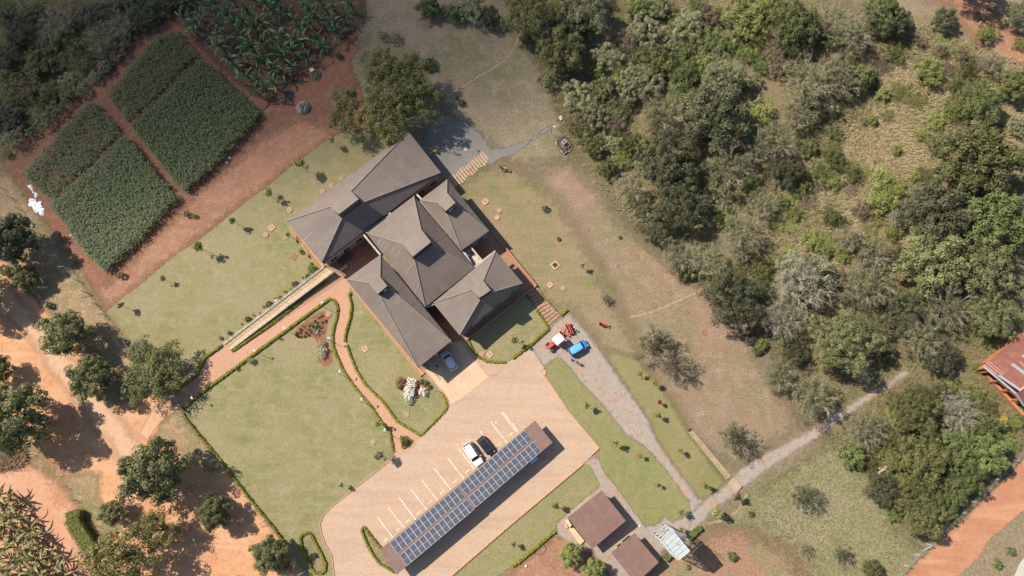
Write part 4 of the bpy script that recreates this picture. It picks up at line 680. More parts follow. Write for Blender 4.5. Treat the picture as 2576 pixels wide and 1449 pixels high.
for i, (x, y, r_, k, l, lab) in enumerate(((1225, 340, 75, 'bush', 'lime', 'bright green bush at the top of the ramp border'), (1165, 430, 46, 'bush', 'green', 'green bush below the bright one beside the ramp'), (1080, 110, 30, 'ball', 'lime', 'lime tuft by the lodge\'s south-west wall'), (1205, 268, 28, 'bush', 'lime', 'small light bush at the lodge corner above the ramp'), (1005, 535, 60, 'bush', 'brown', 'dark bronze bush beside the ramp'), (1100, 445, 26, 'spiky', 'yellow', 'yellow-green tuft beside the ramp'), (950, 605, 32, 'ball', 'lime', 'lime mound beside the ramp'), (870, 630, 42, 'spiky', 'gold', 'golden spiky plant beside the ramp, upper'), (800, 700, 24, 'ball', 'green', 'small green mound beside the ramp'), (740, 720, 30, 'spiky', 'red', 'reddish plant beside the ramp'), (660, 795, 56, 'bush', 'green', 'round deep-green bush midway along the ramp'), (590, 825, 16, 'ball', 'lime', 'tiny lime tuft beside the round deep-green bush'), (455, 930, 36, 'spiky', 'gold', 'golden spiky plant beside the ramp, lower'), (550, 915, 22, 'ball', 'brown', 'brown tuft beside the ramp'), (390, 990, 52, 'bush', 'olive', 'olive bush beside the lower ramp'), (392, 1035, 26, 'ball', 'gold', 'golden mound beside the lower ramp'), (310, 1050, 26, 'spiky', 'brown', 'brown plant beside the lower ramp'), (150, 1165, 30, 'ball', 'green', 'green shrub near the foot of the ramp'), (120, 1245, 30, 'spiky', 'gold', 'golden plant at the foot of the ramp'), (820, 1245, 42, 'spiky', 'lime', 'light green rosette beside the walkway hedge on the main lawn'), (36, 1232, 24, 'ball', 'brown', 'brown shrub in a dug ring near the ramp foot'))):
    pl(k, K_(x, y), r_ * .1936, l, lab)
pl('spiky', T(1, 1, 1800, 1335), 9, 'green', 'green rosette beside the walkway hedge, lower')
pl('ball', T(1, 1, 1895, 1275), 9, 'pale', 'pale tuft beside the walkway hedge corner')

# ------------------------------------------------------------------ bananas: leaves are parts
def banana_leaf(seed, L=2.5, Wd=.46):
    rg = random.Random(seed); V = []; F = []; n = 8
    for i in range(n + 1):
        t = i / n; x = L * (t * .96); z = L * (.62 * t - .78 * t * t) ; wd = Wd * math.sin(math.pi * min(1, t * .93 + .06)) ** .6 * (.35 if t < .12 else 1)
        if i == n: wd = .02
        j = rg.uniform(.75, 1.08)
        V += [(x, wd * j * .5, z + .10 * wd), (x, 0, z - .05), (x, -wd * rg.uniform(.75, 1.08) * .5, z + .10 * wd)]
    for i in range(n):
        a = i * 3; F += [(a, a + 1, a + 4, a + 3), (a + 1, a + 2, a + 5, a + 4)]
    return np_mesh('banana_leaf', np.array(V), np.array(F), [LEAF['green']], np.repeat(np.linspace(.35, .95, n + 1), 3))
BL = [banana_leaf(i) for i in range(4)]
banana_m = leafm('banana_leaf_green', (.020, .056, .018), (.105, .175, .065), .2, .25, .35)
banana_d = leafm('banana_leaf_dry', (.075, .085, .025), (.26, .24, .10), .25, .25, .4)
_s = MB(); _s.tube([(0, 0, -.1), (0, 0, 1.0), (.03, 0, 1.9)], [.14, .11, .06], 7); BSTEM = _s.mesh('banana_stem', surf('banana_stem', (.14, .15, .06), (.17, .13, .07), None, s1=2, fine=.2))
def banana(uv, label, group, m, k=1.0):
    p = P(uv[0], uv[1], 1.8); o = empty('banana_plant', (p.x, p.y, 0), R.uniform(0, 6.28), k * R.uniform(.95, 1.3)); tag(o, label, 'banana plant', group)
    link('stem', BSTEM, o); n = R.randint(7, 10)
    for i in range(n):
        a = 6.283 * i * .382 + R.uniform(-.55, .55); l = link('leaf', BL[R.randrange(4)], o, (0, 0, 1.75), mat=m, rot=(R.uniform(-.5, .5), -R.uniform(-.25, 1.1), a)); f = R.uniform(.55, 1.12); l.scale = (f, f * R.uniform(.75, 1.15), f)
    for i in range(R.randint(1, 3)): f = R.uniform(.5, .8); link('dead_leaf', BL[R.randrange(4)], o, (0, 0, 1.5), mat=LEAF['bananadead'], rot=(R.uniform(-.6, .6), R.uniform(.5, 1.0), R.uniform(0, 6.28))).scale = (f, f * .8, f)
    # a furled spear leaf
    l = link('leaf', BL[0], o, (0, 0, 1.7), mat=m, rot=(0, -1.25, R.uniform(0, 6.28))); l.scale = (.6, .45, .6)
bn = [(470, 12), (465, 50), (487, 80), (505, 45), (520, 15), (530, 95), (545, 60), (560, 120), (560, 25), (590, 60), (575, 150), (610, 110), (600, 170), (620, 30), (640, 75), (650, 150), (625, 195), (655, 205), (660, 110), (680, 50), (670, 15), (690, 175), (672, 235), (695, 215), (700, 140), (715, 95), (725, 35), (735, 170), (740, 130), (760, 70), (765, 15), (775, 145), (800, 100), (800, 50), (812, 120), (835, 65), (840, 20), (850, 85), (870, 50), (885, 20), (700, 5), (590, 5), (640, 5), (648, 232), (810, 5), (560, -25), (660, -30), (760, -25), (850, -20), (500, -20), (612, 145), (700, 70), (745, 105), (785, 60), (580, 95), (498, 62), (533, 5), (553, 92), (575, 40), (605, 90), (618, 60), (632, 122), (668, 165), (683, 95), (712, 185), (715, 125), (765, 105), (780, 30), (823, 35), (655, 60), (690, 25), (745, 50), (720, 150)]
def in_rows(pts, nrow, top, what, place):
    pts = sorted(pts, key=lambda q: q[1]); out = []; k = math.ceil(len(pts) / nrow)
    for r in range(nrow):
        for i, q in enumerate(sorted(pts[r * k:(r + 1) * k])): out.append((q, '%s, %s from the left in the %s row of the %s' % (what, ORD[i + 1], 'top' if r == 0 else 'bottom' if r == nrow - 1 else ORD[r + 1], place)))
    return out
for (u, v), lb in in_rows(bn, 6, 0, 'banana plant', 'northern grove'): banana((u + R.uniform(-4, 4), v), lb, 'banana plants of the northern grove', banana_m)
bs = [T(2, 1, x, y) for x, y in ((20, 830), (90, 860), (50, 920), (130, 930), (20, 990), (100, 1010), (180, 1000), (60, 1080), (150, 1090), (230, 1100), (20, 1160), (110, 1170), (200, 1180), (280, 1160), (60, 1240), (150, 1260), (240, 1260), (330, 1240), (20, 1320), (110, 1340), (200, 1340), (300, 1330), (390, 1310), (60, 1410), (160, 1430), (250, 1420), (340, 1420), (430, 1400), (480, 1450), (-40, 900), (-40, 1100), (-40, 1300), (90, 1490), (280, 1500), (400, 1490))]
for (u, v), lb in in_rows(bs, 5, 0, 'sunlit banana plant', 'bottom-left grove'): banana((u, v), lb, 'banana plants of the bottom-left grove', banana_d)

# ------------------------------------------------------------------ maize plots (uncountable crop)
def maize(poly, spacing, Hh, label, seed, keep=1.0, small=None):
    rs = np.random.RandomState(seed); pts = np.array([P(*q)[:2] for q in poly]); ang = math.atan2((P(465, 500) - P(275, 685)).y, (P(465, 500) - P(275, 685)).x)
    ca, sa = math.cos(ang), math.sin(ang); c = pts.mean(0); q = (pts - c) @ np.array([[ca, -sa], [sa, ca]])
    gx, gy = np.meshgrid(np.arange(q[:, 0].min(), q[:, 0].max(), spacing * .5), np.arange(q[:, 1].min(), q[:, 1].max(), spacing * 1.5))
    g = np.stack([gx.ravel(), gy.ravel()], 1) + rs.normal(size=(gx.size, 2)) * .09; g = g @ np.array([[ca, sa], [-sa, ca]]) + c
    sd = sdist(g[:, 0], g[:, 1], pts); patch = np.sin(g[:, 0] * .5) * np.sin(g[:, 1] * .43 + 1) * .25
    g = g[(sd > rs.uniform(-.25, .5, len(g))) & (rs.uniform(size=len(g)) < keep + patch * (keep < 1))]; n = len(g); nl = 8
    k = np.repeat(np.arange(n), nl); m = len(k); az = rs.uniform(0, 6.28, m); hs = Hh * rs.uniform(.75, 1.15, n); zz_ = hs[k] * np.tile(np.linspace(.25, .95, nl), n)
    L = .72 * rs.uniform(.7, 1.25, m) * (Hh / 1.9) ** .5; d = np.stack([np.cos(az), np.sin(az), np.zeros(m)], 1); b = np.stack([-np.sin(az), np.cos(az), np.zeros(m)], 1) * .048
    p0 = np.stack([g[k, 0], g[k, 1], zz_], 1); up = np.array([0, 0, 1.0]); pm = p0 + d * (L * .5)[:, None] + up * (L * .28)[:, None]; pe = p0 + d * L[:, None] - up * (L * rs.uniform(-.1, .35, m))[:, None]
    V = np.stack([p0 - b * .6, p0 + b * .6, pm + b, pm - b, pe, pe], 1).reshape(-1, 3); i0 = np.arange(m) * 6
    Q = np.concatenate([np.stack([i0, i0 + 1, i0 + 2, i0 + 3], 1), np.stack([i0 + 3, i0 + 2, i0 + 4, i0 + 5], 1)])
    tint = np.repeat(np.clip(rs.normal(.5, .25, m), 0, 1), 6)
    # stalks
    st = np.stack([np.stack([g[:, 0] - .02, g[:, 1], np.zeros(n)], 1), np.stack([g[:, 0] + .02, g[:, 1], np.zeros(n)], 1), np.stack([g[:, 0] + .012, g[:, 1], hs], 1), np.stack([g[:, 0] - .012, g[:, 1], hs], 1)], 1).reshape(-1, 3)
    Q = np.concatenate([Q, np.arange(4 * n).reshape(n, 4) + len(V)]); V = np.concatenate([V, st]); tint = np.concatenate([tint, np.full(4 * n, .8)])
    o = link('maize_plot', np_mesh('maize_plot', V, Q, [leafm('maize_leaf', (.032, .062, .022), (.155, .185, .078), .25, .05, .55)], tint)); tag(o, label, 'maize crop', None, 'stuff')
maize([(513, 150), (560, 195), (610, 240), (662, 292), (600, 365), (540, 425), (470, 490), (435, 450), (335, 322), (420, 245)], .42, 1.9, 'dense dark-green maize plot, right of the dividing path, lower part', 1)
maize([(270, 245), (300, 210), (345, 160), (400, 95), (455, 82), (502, 142), (414, 236), (327, 311)], .46, 1.4, 'thinner maize plot, right of the dividing path, upper part', 2, .8)
maize([(230, 255), (255, 268), (312, 339), (224, 424), (134, 508), (100, 480), (62, 440), (100, 400), (160, 330)], .46, 1.4, 'thinner maize plot with bare soil, left of the dividing path', 3, .72)
maize([(325, 345), (390, 425), (453, 506), (360, 605), (275, 686), (225, 645), (180, 580), (135, 520), (235, 430)], .42, 1.9, 'dense dark-green maize plot at the red field\'s lower corner', 4)

# ------------------------------------------------------------------ wild grass (uncountable)
def tufts(name, poly, n, L, W, leaf, label, seed, thr=None, sc=.25, lean=.9, hole=None):
    rs = np.random.RandomState(seed); pts = np.array([P(*q)[:2] for q in poly]); g = rs.uniform(pts.min(0), pts.max(0), (n * 3, 2)); g = g[sdist(g[:, 0], g[:, 1], pts) > 0]
    f = np.sin(g[:, 0] * sc + 1.3 * np.sin(g[:, 1] * sc * .7)) + np.sin(g[:, 1] * sc * 1.3 + 1.1 * np.sin(g[:, 0] * sc * .9 + 2)) + rs.normal(size=len(g)) * .5
    if thr is not None: g = g[f > thr]
    if hole: g = g[sdist(g[:, 0], g[:, 1], np.array([P(*q)[:2] for q in hole])) < -.3]
    g = g[:n]; n = len(g); g = g + rs.normal(size=g.shape) * .12
    az = rs.normal(.6, .9, n) + np.sin(g[:, 0] * .3) * 1.2; el = rs.uniform(.1, lean, n); l = L * rs.uniform(.5, 1.3, n)
    d = np.stack([np.cos(az) * np.cos(el), np.sin(az) * np.cos(el), np.sin(el)], 1); b = np.stack([-np.sin(az), np.cos(az), np.zeros(n)], 1) * W
    p = np.stack([g[:, 0], g[:, 1], np.full(n, .02)], 1); e = p + d * l[:, None]; mid = p + d * (l * .55)[:, None] + np.array([0, 0, .06])
    V = np.stack([p, mid + b, e, mid - b], 1).reshape(-1, 3); tint = np.repeat(np.clip(rs.normal(.5, .28, n), 0, 1), 4)
    o = link(name, np_mesh(name, V, np.arange(4 * n).reshape(n, 4), [LEAF[leaf]], tint)); tag(o, label, 'grass', None, 'stuff')
slope = [(2180, 100), (2330, 60), (2480, 130), (2600, 160), (2600, 330), (2350, 460), (2290, 620), (2150, 680), (1950, 740), (1850, 620), (1960, 430), (2100, 250)]
tufts('straw_grass', slope, 36000, .9, .045, 'straw', 'long straw-coloured grass lying over the north-eastern slope', 1)
tufts('green_grass_tufts', slope, 24000, .85, .05, 'grassblade', 'green grass tufts among straw on the north-eastern slope', 2, .55)
thk = [(1300, -20), (1960, -40), (2230, 60), (2000, 420), (1880, 560), (1900, 740), (1780, 730), (1560, 540), (1420, 380), (1370, 170)]
tufts('thicket_straw', thk, 15000, .8, .035, 'straw', 'dry straw grass between the northern thicket shrubs', 3, .2)
tufts('thicket_grass', thk, 12000, .7, .05, 'grassblade', 'green undergrowth between the northern thicket shrubs', 4, 0)
tufts('woodland_grass', [(-20, -20), (460, -20), (430, 40), (330, 105), (285, 175), (180, 260), (60, 340), (0, 400)], 16000, .7, .045, 'grassblade', 'shaded undergrowth of the north-western wood', 5)
tufts('lower_undergrowth', [(1900, 780), (2280, 640), (2580, 420), (2600, 1080), (2400, 1330), (2250, 1320), (2180, 1180), (2090, 1130), (2020, 1050), (1960, 960)], 20000, .7, .045, 'grassblade', 'undergrowth beneath the eastern and south-eastern woods', 6, hole=[(1931, 1135), (2030, 1083), (2100, 1036), (2165, 995), (2230, 960), (2275, 922), (2292, 940), (2250, 970), (2180, 1014), (2075, 1093), (1931, 1184)])
tufts('meadow_tufts', [(1870, 1250), (2090, 1120), (2190, 1200), (2260, 1330), (2330, 1390), (2270, 1460), (2000, 1470), (1960, 1400), (1860, 1330)], 9000, .38, .03, 'grassblade', 'short rough grass of the south-eastern meadow', 7)
# ------------------------------------------------------------------ THE LODGE: five hipped roofs with raised vents
def to2(a): return Vector((a[0], a[1], 0))
def corrug(poly, dirn, pitch, amp, mb, thick=0.0, prof=(0, 1)):
    """ribbed sheet filling planar polygon poly (3D); ribs run along dirn"""
    o = poly[0]; n = None
    for i in range(1, len(poly) - 1):
        c = (poly[i] - o).cross(poly[i + 1] - o); n = c if n is None else n + c
    n.normalize()
    if n.z < 0: n = -n
    y = (dirn - n * dirn.dot(n)).normalized(); x = y.cross(n)
    q = [((p - o).dot(x), (p - o).dot(y), (p - o).dot(n)) for p in poly]; xs = [a[0] for a in q]; lo, hi = min(xs), max(xs)
    def yr(t):
        v = []
        for i in range(len(q)):
            a, b = q[i], q[(i + 1) % len(q)]
            if abs(a[0] - b[0]) < 1e-6:
                if abs(a[0] - t) < 1e-5: v += [(a[1], a[2]), (b[1], b[2])]
            elif min(a[0], b[0]) - 1e-6 <= t <= max(a[0], b[0]) + 1e-6:
                s = (t - a[0]) / (b[0] - a[0]); v.append((a[1] + s * (b[1] - a[1]), a[2] + s * (b[2] - a[2])))
        return (min(v), max(v)) if v else None
    k = max(2, int((hi - lo) / pitch * len(prof))); pts = []
    br = sorted(set([lo + (hi - lo) * i / k for i in range(k + 1)]))
    for i, t in enumerate(br):
        r = yr(min(max(t, lo + 1e-5), hi - 1e-5))
        if r is None: continue
        h = amp * prof[i % len(prof)]
        pts.append((o + x * t + y * r[0][0] + n * (r[0][1] + h), o + x * t + y * r[1][0] + n * (r[1][1] + h)))
    b = len(mb.v)
    for a, c in pts: mb.v += [tuple(a), tuple(c)]
    for i in range(len(pts) - 1):
        mb.f.append((b + 2 * i, b + 2 * i + 2, b + 2 * i + 3, b + 2 * i + 1)); mb.mi.append(mb.m)
roof_m = surf('grey_brown_roof_tile', (.158, .126, .107), (.146, .116, .099), (.174, .137, .112), s1=.2, s2=.5, s3=4, fine=.06, rough=.62, spec=.35, bump=.08)
def _courses(m, rot=0):
    nt = m.node_tree; b = nt.nodes['Principled BSDF']; src = b.inputs['Base Color'].links[0].from_socket
    tc = _n(nt, 'ShaderNodeTexCoord'); mp = _n(nt, 'ShaderNodeMapping'); mp.inputs['Rotation'].default_value = (0, 0, .66); nt.links.new(tc.outputs['Object'], mp.inputs[0])
    bk = _n(nt, 'ShaderNodeTexBrick'); bk.offset = 0; bk.inputs['Scale'].default_value = 1; bk.inputs['Brick Width'].default_value = 1.25; bk.inputs['Row Height'].default_value = 2.1
    bk.inputs['Color1'].default_value = (1, 1, 1, 1); bk.inputs['Color2'].default_value = (.94, .94, .95, 1); bk.inputs['Mortar'].default_value = (1.25, 1.2, 1.12, 1); bk.inputs['Mortar Size'].default_value = .018
    nt.links.new(mp.outputs[0], bk.inputs[0]); nt.links.new(_mix(nt, 1.0, src, bk.outputs[0], 'MULTIPLY'), b.inputs['Base Color'])
_courses(roof_m)
ridge_m = surf('ridge_tile', (.215, .185, .17), (.19, .165, .155), None, s1=.8, s3=6, fine=.12, rough=.6)
wall_m = surf('ochre_plaster', (.36, .20, .11), (.32, .18, .10), None, s1=.5, s3=4, fine=.1)
wallg_m = surf('grey_stone_plaster', (.26, .235, .22), (.22, .20, .19), None, s1=.5, s3=3, fine=.15)
beam_m = surf('weathered_concrete', (.42, .38, .33), (.34, .30, .25), None, s1=.7, s3=5, fine=.15)
glass_m = paint('dark_window_glass', (.02, .024, .028), .08, spec=.6); frame_m = paint('grey_window_frame', (.38, .38, .38), .5)
lodge = empty('lodge_building', P(*M_(760, 800))); tag(lodge, 'large lodge of five grey-brown hipped roofs with raised vents', 'building'); LO = lodge.location.copy()
def L2(p): return p - LO
ROOFS = [  # eave corners W,N,E,S ; vent corners W,N,E,S ; eave z, curb z, raised edge z
    ((45, 540), (742, 30), (925, 262), (245, 778), (291, 455), (410, 367), (457, 415), (345, 500), 5.2, 8.4, 10.3),
    ((808, 420), (962, 303), (1200, 595), (1045, 706), (905, 432), (960, 376), (1010, 435), (957, 481), 5.2, 7.3, 8.6),
    ((500, 605), (772, 398), (1117, 808), (838, 1030), (706, 668), (812, 585), (870, 660), (767, 743), 5.2, 8.8, 10.4),
    ((388, 872), (582, 732), (985, 1225), (797, 1378), (511, 891), (578, 856), (620, 912), (568, 955), 5.8, 8.2, 9.5),
    ((885, 1008), (1240, 712), (1393, 895), (1034, 1190), (1102, 931), (1168, 880), (1211, 937), (1148, 978), 5.3, 7.7, 9.1)]
for ri, Rf in enumerate(ROOFS):
    ev = [L2(P(*M_(*q), Rf[8])) for q in Rf[:4]]; ze, zt, zv = Rf[8], Rf[9], Rf[10]
    vW, vN = [L2(P(*M_(*q), zt + .35)) for q in Rf[4:6]]; vE, vS = [L2(P(*M_(*q), zv)) for q in Rf[6:8]]
    dz = Vector((0, 0, .35)); cb = [vW - dz, vN - dz, Vector((vE.x, vE.y, zt - .25)), Vector((vS.x, vS.y, zt - .25))]
    # pull the curb under the raised lid a little
    s = MB()
    for i in range(4):
        j = (i + 1) % 4; a, b, c, d = ev[i], ev[j], cb[j], cb[i]; up = ((c + d) / 2 - (a + b) / 2); e = (b - a).normalized(); up = up - e * up.dot(e)
        corrug([a, b, c, d], up, .32, .022, s, prof=(0, 1, 1, 0))
    roof = s.build('roof', roof_m, lodge)
    s = MB()
    for i in range(4):
        a, b, c, d = ev[i], ev[(i + 1) % 4], cb[(i + 1) % 4], cb[i]; L = (b - a).length; e = (b - a) / L; up = (c + d) / 2 - (a + b) / 2; up = up - e * up.dot(e); dl, dr = (d - a).dot(e), (b - c).dot(e); nn = e.cross(up).normalized(); nn = nn if nn.z > 0 else -nn
        for k in range(1, int(L / 1.9)):
            x = k * L / int(L / 1.9); sm = min(1, x / dl if dl > 0 else 1, (L - x) / dr if dr > 0 else 1) * up.length - .1; y = .1
            while y + .3 < sm:
                p = a + e * x + up.normalized() * y + nn * .03
                if R.random() < .75: s.bar(p, p + up.normalized() * .38, .05, .015)
                y += .62
    s.build('sheet_joints', paint('joint_flashing', (.225, .18, .15), .6), roof)
    # fascia and soffit give the roof its thickness
    s = MB()
    for i in range(4):
        j = (i + 1) % 4; s.bar(ev[i] - Vector((0, 0, .12)), ev[j] - Vector((0, 0, .12)), .10, .2)
    s.build('fascia', paint('dark_fascia', (.13, .105, .095), .7), roof)
    s = MB(); s.quad(*[p - Vector((0, 0, .16)) for p in ev]); s.build('soffit', paint('soffit_board', (.2, .16, .13), .8), roof)
    for i in range(4):
        s = MB(); a, b = ev[i], cb[i]; n = int((b - a).length / .45)
        s.tube([a + Vector((0, 0, .03)), a.lerp(b, .5) + Vector((0, 0, .05)), b + Vector((0, 0, .05))], .12, 6); s.build('ridge_cap', ridge_m, roof)
    # raised monopitch vent lid continuing the north-western slope
    s = MB(); up = (vE + vS) / 2 - (vW + vN) / 2; off = Vector((0, 0, .05)); corrug([vW + off, vN + off, vE + off, vS + off], up, .32, .022, s, prof=(0, 1, 1, 0)); s.build('vent_lid', roof_m, roof)
    s = MB(); t = Vector((0, 0, .08))
    for a, b in ((vW, vN), (vN, vE), (vE, vS), (vS, vW)): s.bar(a - t, b - t, .09, .14)
    s.quad(vW - t, vN - t, vE - t, vS - t); s.build('vent_edge', ridge_m, roof)
    ins = (vW - vE).normalized() * .2; ins.z = 0
    s = MB(); e1, e2 = vE + ins, vS + ins; s.quad(Vector((e1.x, e1.y, zt - .35)), Vector((e2.x, e2.y, zt - .35)), Vector((e2.x, e2.y, e2.z - .15)), Vector((e1.x, e1.y, e1.z - .15)))
    s.build('vent_louvre', paint('shade_toned_louvre', (.075, .065, .06), .8), roof)  # vent wall coloured dark so that it merges with the lid's shadow
    for (a, b) in ((vN, e1), (vW, e2)):
        s = MB(); s.quad(Vector((a.x, a.y, zt - .4)), Vector((b.x, b.y, zt - .35)), Vector((b.x, b.y, b.z - .1)), Vector((a.x, a.y, a.z - .06))); s.build('vent_cheek', roof_m, roof)
    # pale repair strips and worn streaks on the central roof and on the big one
    def strips(tri, lines, wd):
        n3 = (tri[1] - tri[0]).cross(tri[2] - tri[0]).normalized(); n3 = n3 if n3.z > 0 else -n3
        for la, lb in lines:
            qq = []
            for pt in (la, lb):
                h3 = zt
                for _ in range(5): g3 = P(*M_(*pt), h3) - LO; h3 = tri[0].z - (n3.x * (g3.x - tri[0].x) + n3.y * (g3.y - tri[0].y)) / n3.z + .05
                qq.append(P(*M_(*pt), h3) - LO)
            s = MB(); s.bar(qq[0], qq[1], wd, .02, up=n3); s.build('repair_strip', paint('pale_flashing', (.33, .28, .245), .6), roof)
    if ri == 2:
        strips((ev[3], ev[0], cb[0]), (((585, 640), (567, 668)), ((604, 660), (580, 694)), ((628, 668), (600, 708)), ((662, 690), (634, 732)), ((690, 712), (668, 748)), ((765, 792), (735, 838)), ((803, 905), (777, 948))), .09)
        strips((ev[1], ev[2], cb[2]), (((880, 690), (945, 655)), ((905, 700), (955, 682))), .07)
        strips((vW, vN, vE), (((722, 657), (772, 722)),), .16)
    if ri == 0: strips((ev[3], ev[0], cb[0]), (((197, 600), (140, 652)), ((150, 660), (128, 680))), .10)
    # walls stand in under the eaves
    cen = sum(ev, Vector()) / 4; wl = []
    for i in range(4):
        p = ev[i]; d1 = (ev[(i + 1) % 4] - p).normalized(); d0 = (ev[i - 1] - p).normalized(); q = p + (d1 + d0) * .5; wl.append(Vector((q.x, q.y, 0)))
    wtop = ze - .2
    for i in range(4):
        a, b = wl[i], wl[(i + 1) % 4]
        if ri == 3 and i == 2: a, b = a.lerp(b, 0) + (wl[1] - wl[2]) .normalized() * 4.2, b + (wl[0] - wl[3]).normalized() * 4.2   # open porch end
        s = MB(); s.bar(a + Vector((0, 0, wtop / 2)), b + Vector((0, 0, wtop / 2)), .22, wtop); s.build('wall', wallg_m if i in (1, 2) else wall_m, lodge)
        if i in (2, 3, 1):
            L = (b - a).length; k = max(2, int(L / 3.0)); out = Vector(((b - a).y, -(b - a).x, 0)).normalized()
            if out.dot((a + b) / 2 - cen) < 0: out = -out
            for w_ in range(k):
                c = a.lerp(b, (w_ + .5) / k) + out * .13; d = (b - a).normalized()
                s = MB(); z0, z1 = 1.1, 2.6; fr = .07
                for (p, q) in ((-1, 1),):
                    s.bar(c - d * .7 + Vector((0, 0, z0)), c + d * .7 + Vector((0, 0, z0)), .08, fr); s.bar(c - d * .7 + Vector((0, 0, z1)), c + d * .7 + Vector((0, 0, z1)), .08, fr)
                    for e in (-.7, 0, .7): s.bar(c + d * e + Vector((0, 0, z0)), c + d * e + Vector((0, 0, z1)), .08, fr)
                wn = s.build('window', frame_m, lodge); s = MB(); s.bar(c + Vector((0, 0, (z0 + z1) / 2)) - d * .66, c + Vector((0, 0, (z0 + z1) / 2)) + d * .66, .02, z1 - z0 - .08); s.build('pane', glass_m, wn)
# porch columns of the south-western wing
for q in ((812, 1370), (975, 1232), (890, 1300)):
    p = L2(P(*M_(*q), 4.6)); p.z = 0; p += Vector((.15, .2, 0)); s = MB(); s.box((p.x, p.y, 2.2), (.28, .28, 4.4), .6); s.build('column', beam_m, lodge)
# terraces round the feet of the walls
def slab(pts, z0, z1, m, name='terrace'):
    s = MB(); s.prism([L2(P(u, v, z1)) for u, v in pts], z0, z1); return s.build(name, m, lodge)
edge_m = surf('terracotta_edge', (.44, .215, .115), (.40, .20, .11), None, s1=.8, s3=5, fine=.12)
slab([M_(60, 575), M_(240, 812), M_(280, 785), M_(110, 545)], 0, .35, edge_m)
slab([M_(372, 858), M_(398, 868), M_(812, 1388), M_(835, 1408), M_(812, 1428)], 0, .3, edge_m)
slab([T(1, 2, *q) for q in ((1700, 330), (1800, 318), (1925, 470), (2118, 700), (2075, 735), (1590, 1115), (1575, 1100), (1500, 1040), (1780, 760), (1750, 600), (1600, 420))], 0, .3, G_tile)
slab([M_(920, 262), M_(962, 303), M_(812, 415), M_(640, 500), M_(500, 600), M_(720, 420)], 0, .25, G_tile)
slab([M_(478, 612), M_(575, 730), M_(388, 875), M_(300, 800), M_(258, 795)], 0, .28, G_tile, 'courtyard_floor')
slab([M_(885, 1010), M_(845, 1045), M_(985, 1235), M_(1065, 1215), M_(1030, 1190)], 0, .2, G_tile)
slab([M_(1195, 600), M_(1240, 640), M_(1250, 720), M_(1150, 790), M_(1050, 710)], 0, .25, G_tile, 'courtyard_floor')
# terrace parapets and rail of the outer edge
for pth, hh in (([T(1, 2, 1805, 325), T(1, 2, 1925, 470), T(1, 2, 2115, 703)], .75), ([T(1, 2, 2115, 705), T(1, 2, 1960, 830), T(1, 2, 1590, 1112)], .6), ([M_(60, 577), M_(240, 810)], .6), ([M_(372, 860), M_(812, 1426)], .45)):
    pp = [L2(P(*q, hh)) for q in pth]
    for a, b in zip(pp, pp[1:]):
        s = MB(); a = a.copy(); b = b.copy(); a.z = b.z = hh - .22; s.bar(a, b, .2, .45); s.build('parapet', edge_m, lodge)
# rafter ends along the eaves of the south-western wing and of the big roof
for a, b, n in ((M_(388, 872), M_(797, 1378), 44), (M_(45, 540), M_(245, 778), 22)):
    p, q = L2(P(*a, 4.55)), L2(P(*b, 4.55)); d = (q - p).normalized(); o_ = Vector((-d.y, d.x, 0)); o_ = -o_ if o_.x > 0 else o_; s = MB()
    for i in range(n): c = p.lerp(q, (i + .5) / n); s.bar(c, c + o_ * .32, .1, .1)
    s.build('rafter_ends', beam_m, lodge)
# concrete gutters and beams between the roofs
for a, b, z, wd in (((245, 790), (482, 612), 4.6, .45), ((476, 606), (580, 732), 4.7, .35), ((780, 378), (818, 416), 4.7, .35), ((1056, 712), (1112, 806), 4.6, .4), ((1096, 686), (1172, 776), 4.4, .28), ((1112, 808), (1240, 712), 4.5, .42), ((838, 1032), (890, 1010), 4.7, .5), ((580, 735), (838, 1030), 4.5, .3), ((808, 425), (1045, 712), 4.45, .5), ((660, 815), (676, 830), 5.0, .3), ((970, 935), (990, 925), 5.0, .3), ((932, 600), (952, 610), 4.9, .35), ((625, 500), (640, 492), 5.0, .3), ((498, 603), (775, 396), 4.75, .35)):
    p, q = L2(P(*M_(*a), z)), L2(P(*M_(*b), z)); s = MB(); s.bar(p - Vector((0, 0, .15)), q - Vector((0, 0, .15)), wd, .3); s.build('gutter_beam', beam_m, lodge)
s = MB(); s.prism([L2(P(*M_(*q), 3.2)) for q in ((1060, 706), (1096, 690), (1166, 772), (1112, 806))], 3.0, 3.2); s.build('flat_roof', surf('stained_flat_roof', (.42, .30, .20), (.22, .13, .08), (.55, .50, .44), s1=.9, s2=1.1, s3=4, fine=.2), lodge)
# courtyard stair and bench
for i in range(6):
    p = L2(P(*M_(345 + i * 11, 770 - i * 8), .3 + i * .12)); s = MB(); s.box((p.x, p.y, .28 + i * .08), (.42, 1.9, .16 * (i + 1)), .62); s.build('step', paint('dark_stair', (.10, .065, .05), .8), lodge)
p = P(*M_(370, 808), .75); b = empty('bench', (p.x, p.y, .28), .64); tag(b, 'white slab bench in the brick courtyard by the lodge ramp', 'bench')
s = MB(); s.box((0, 0, .47), (1.7, .5, .1)); s.build('seat', beam_m, b)
for sx in (-.6, .6): s = MB(); s.box((sx, 0, .21), (.14, .44, .42)); s.build('leg', beam_m, b)
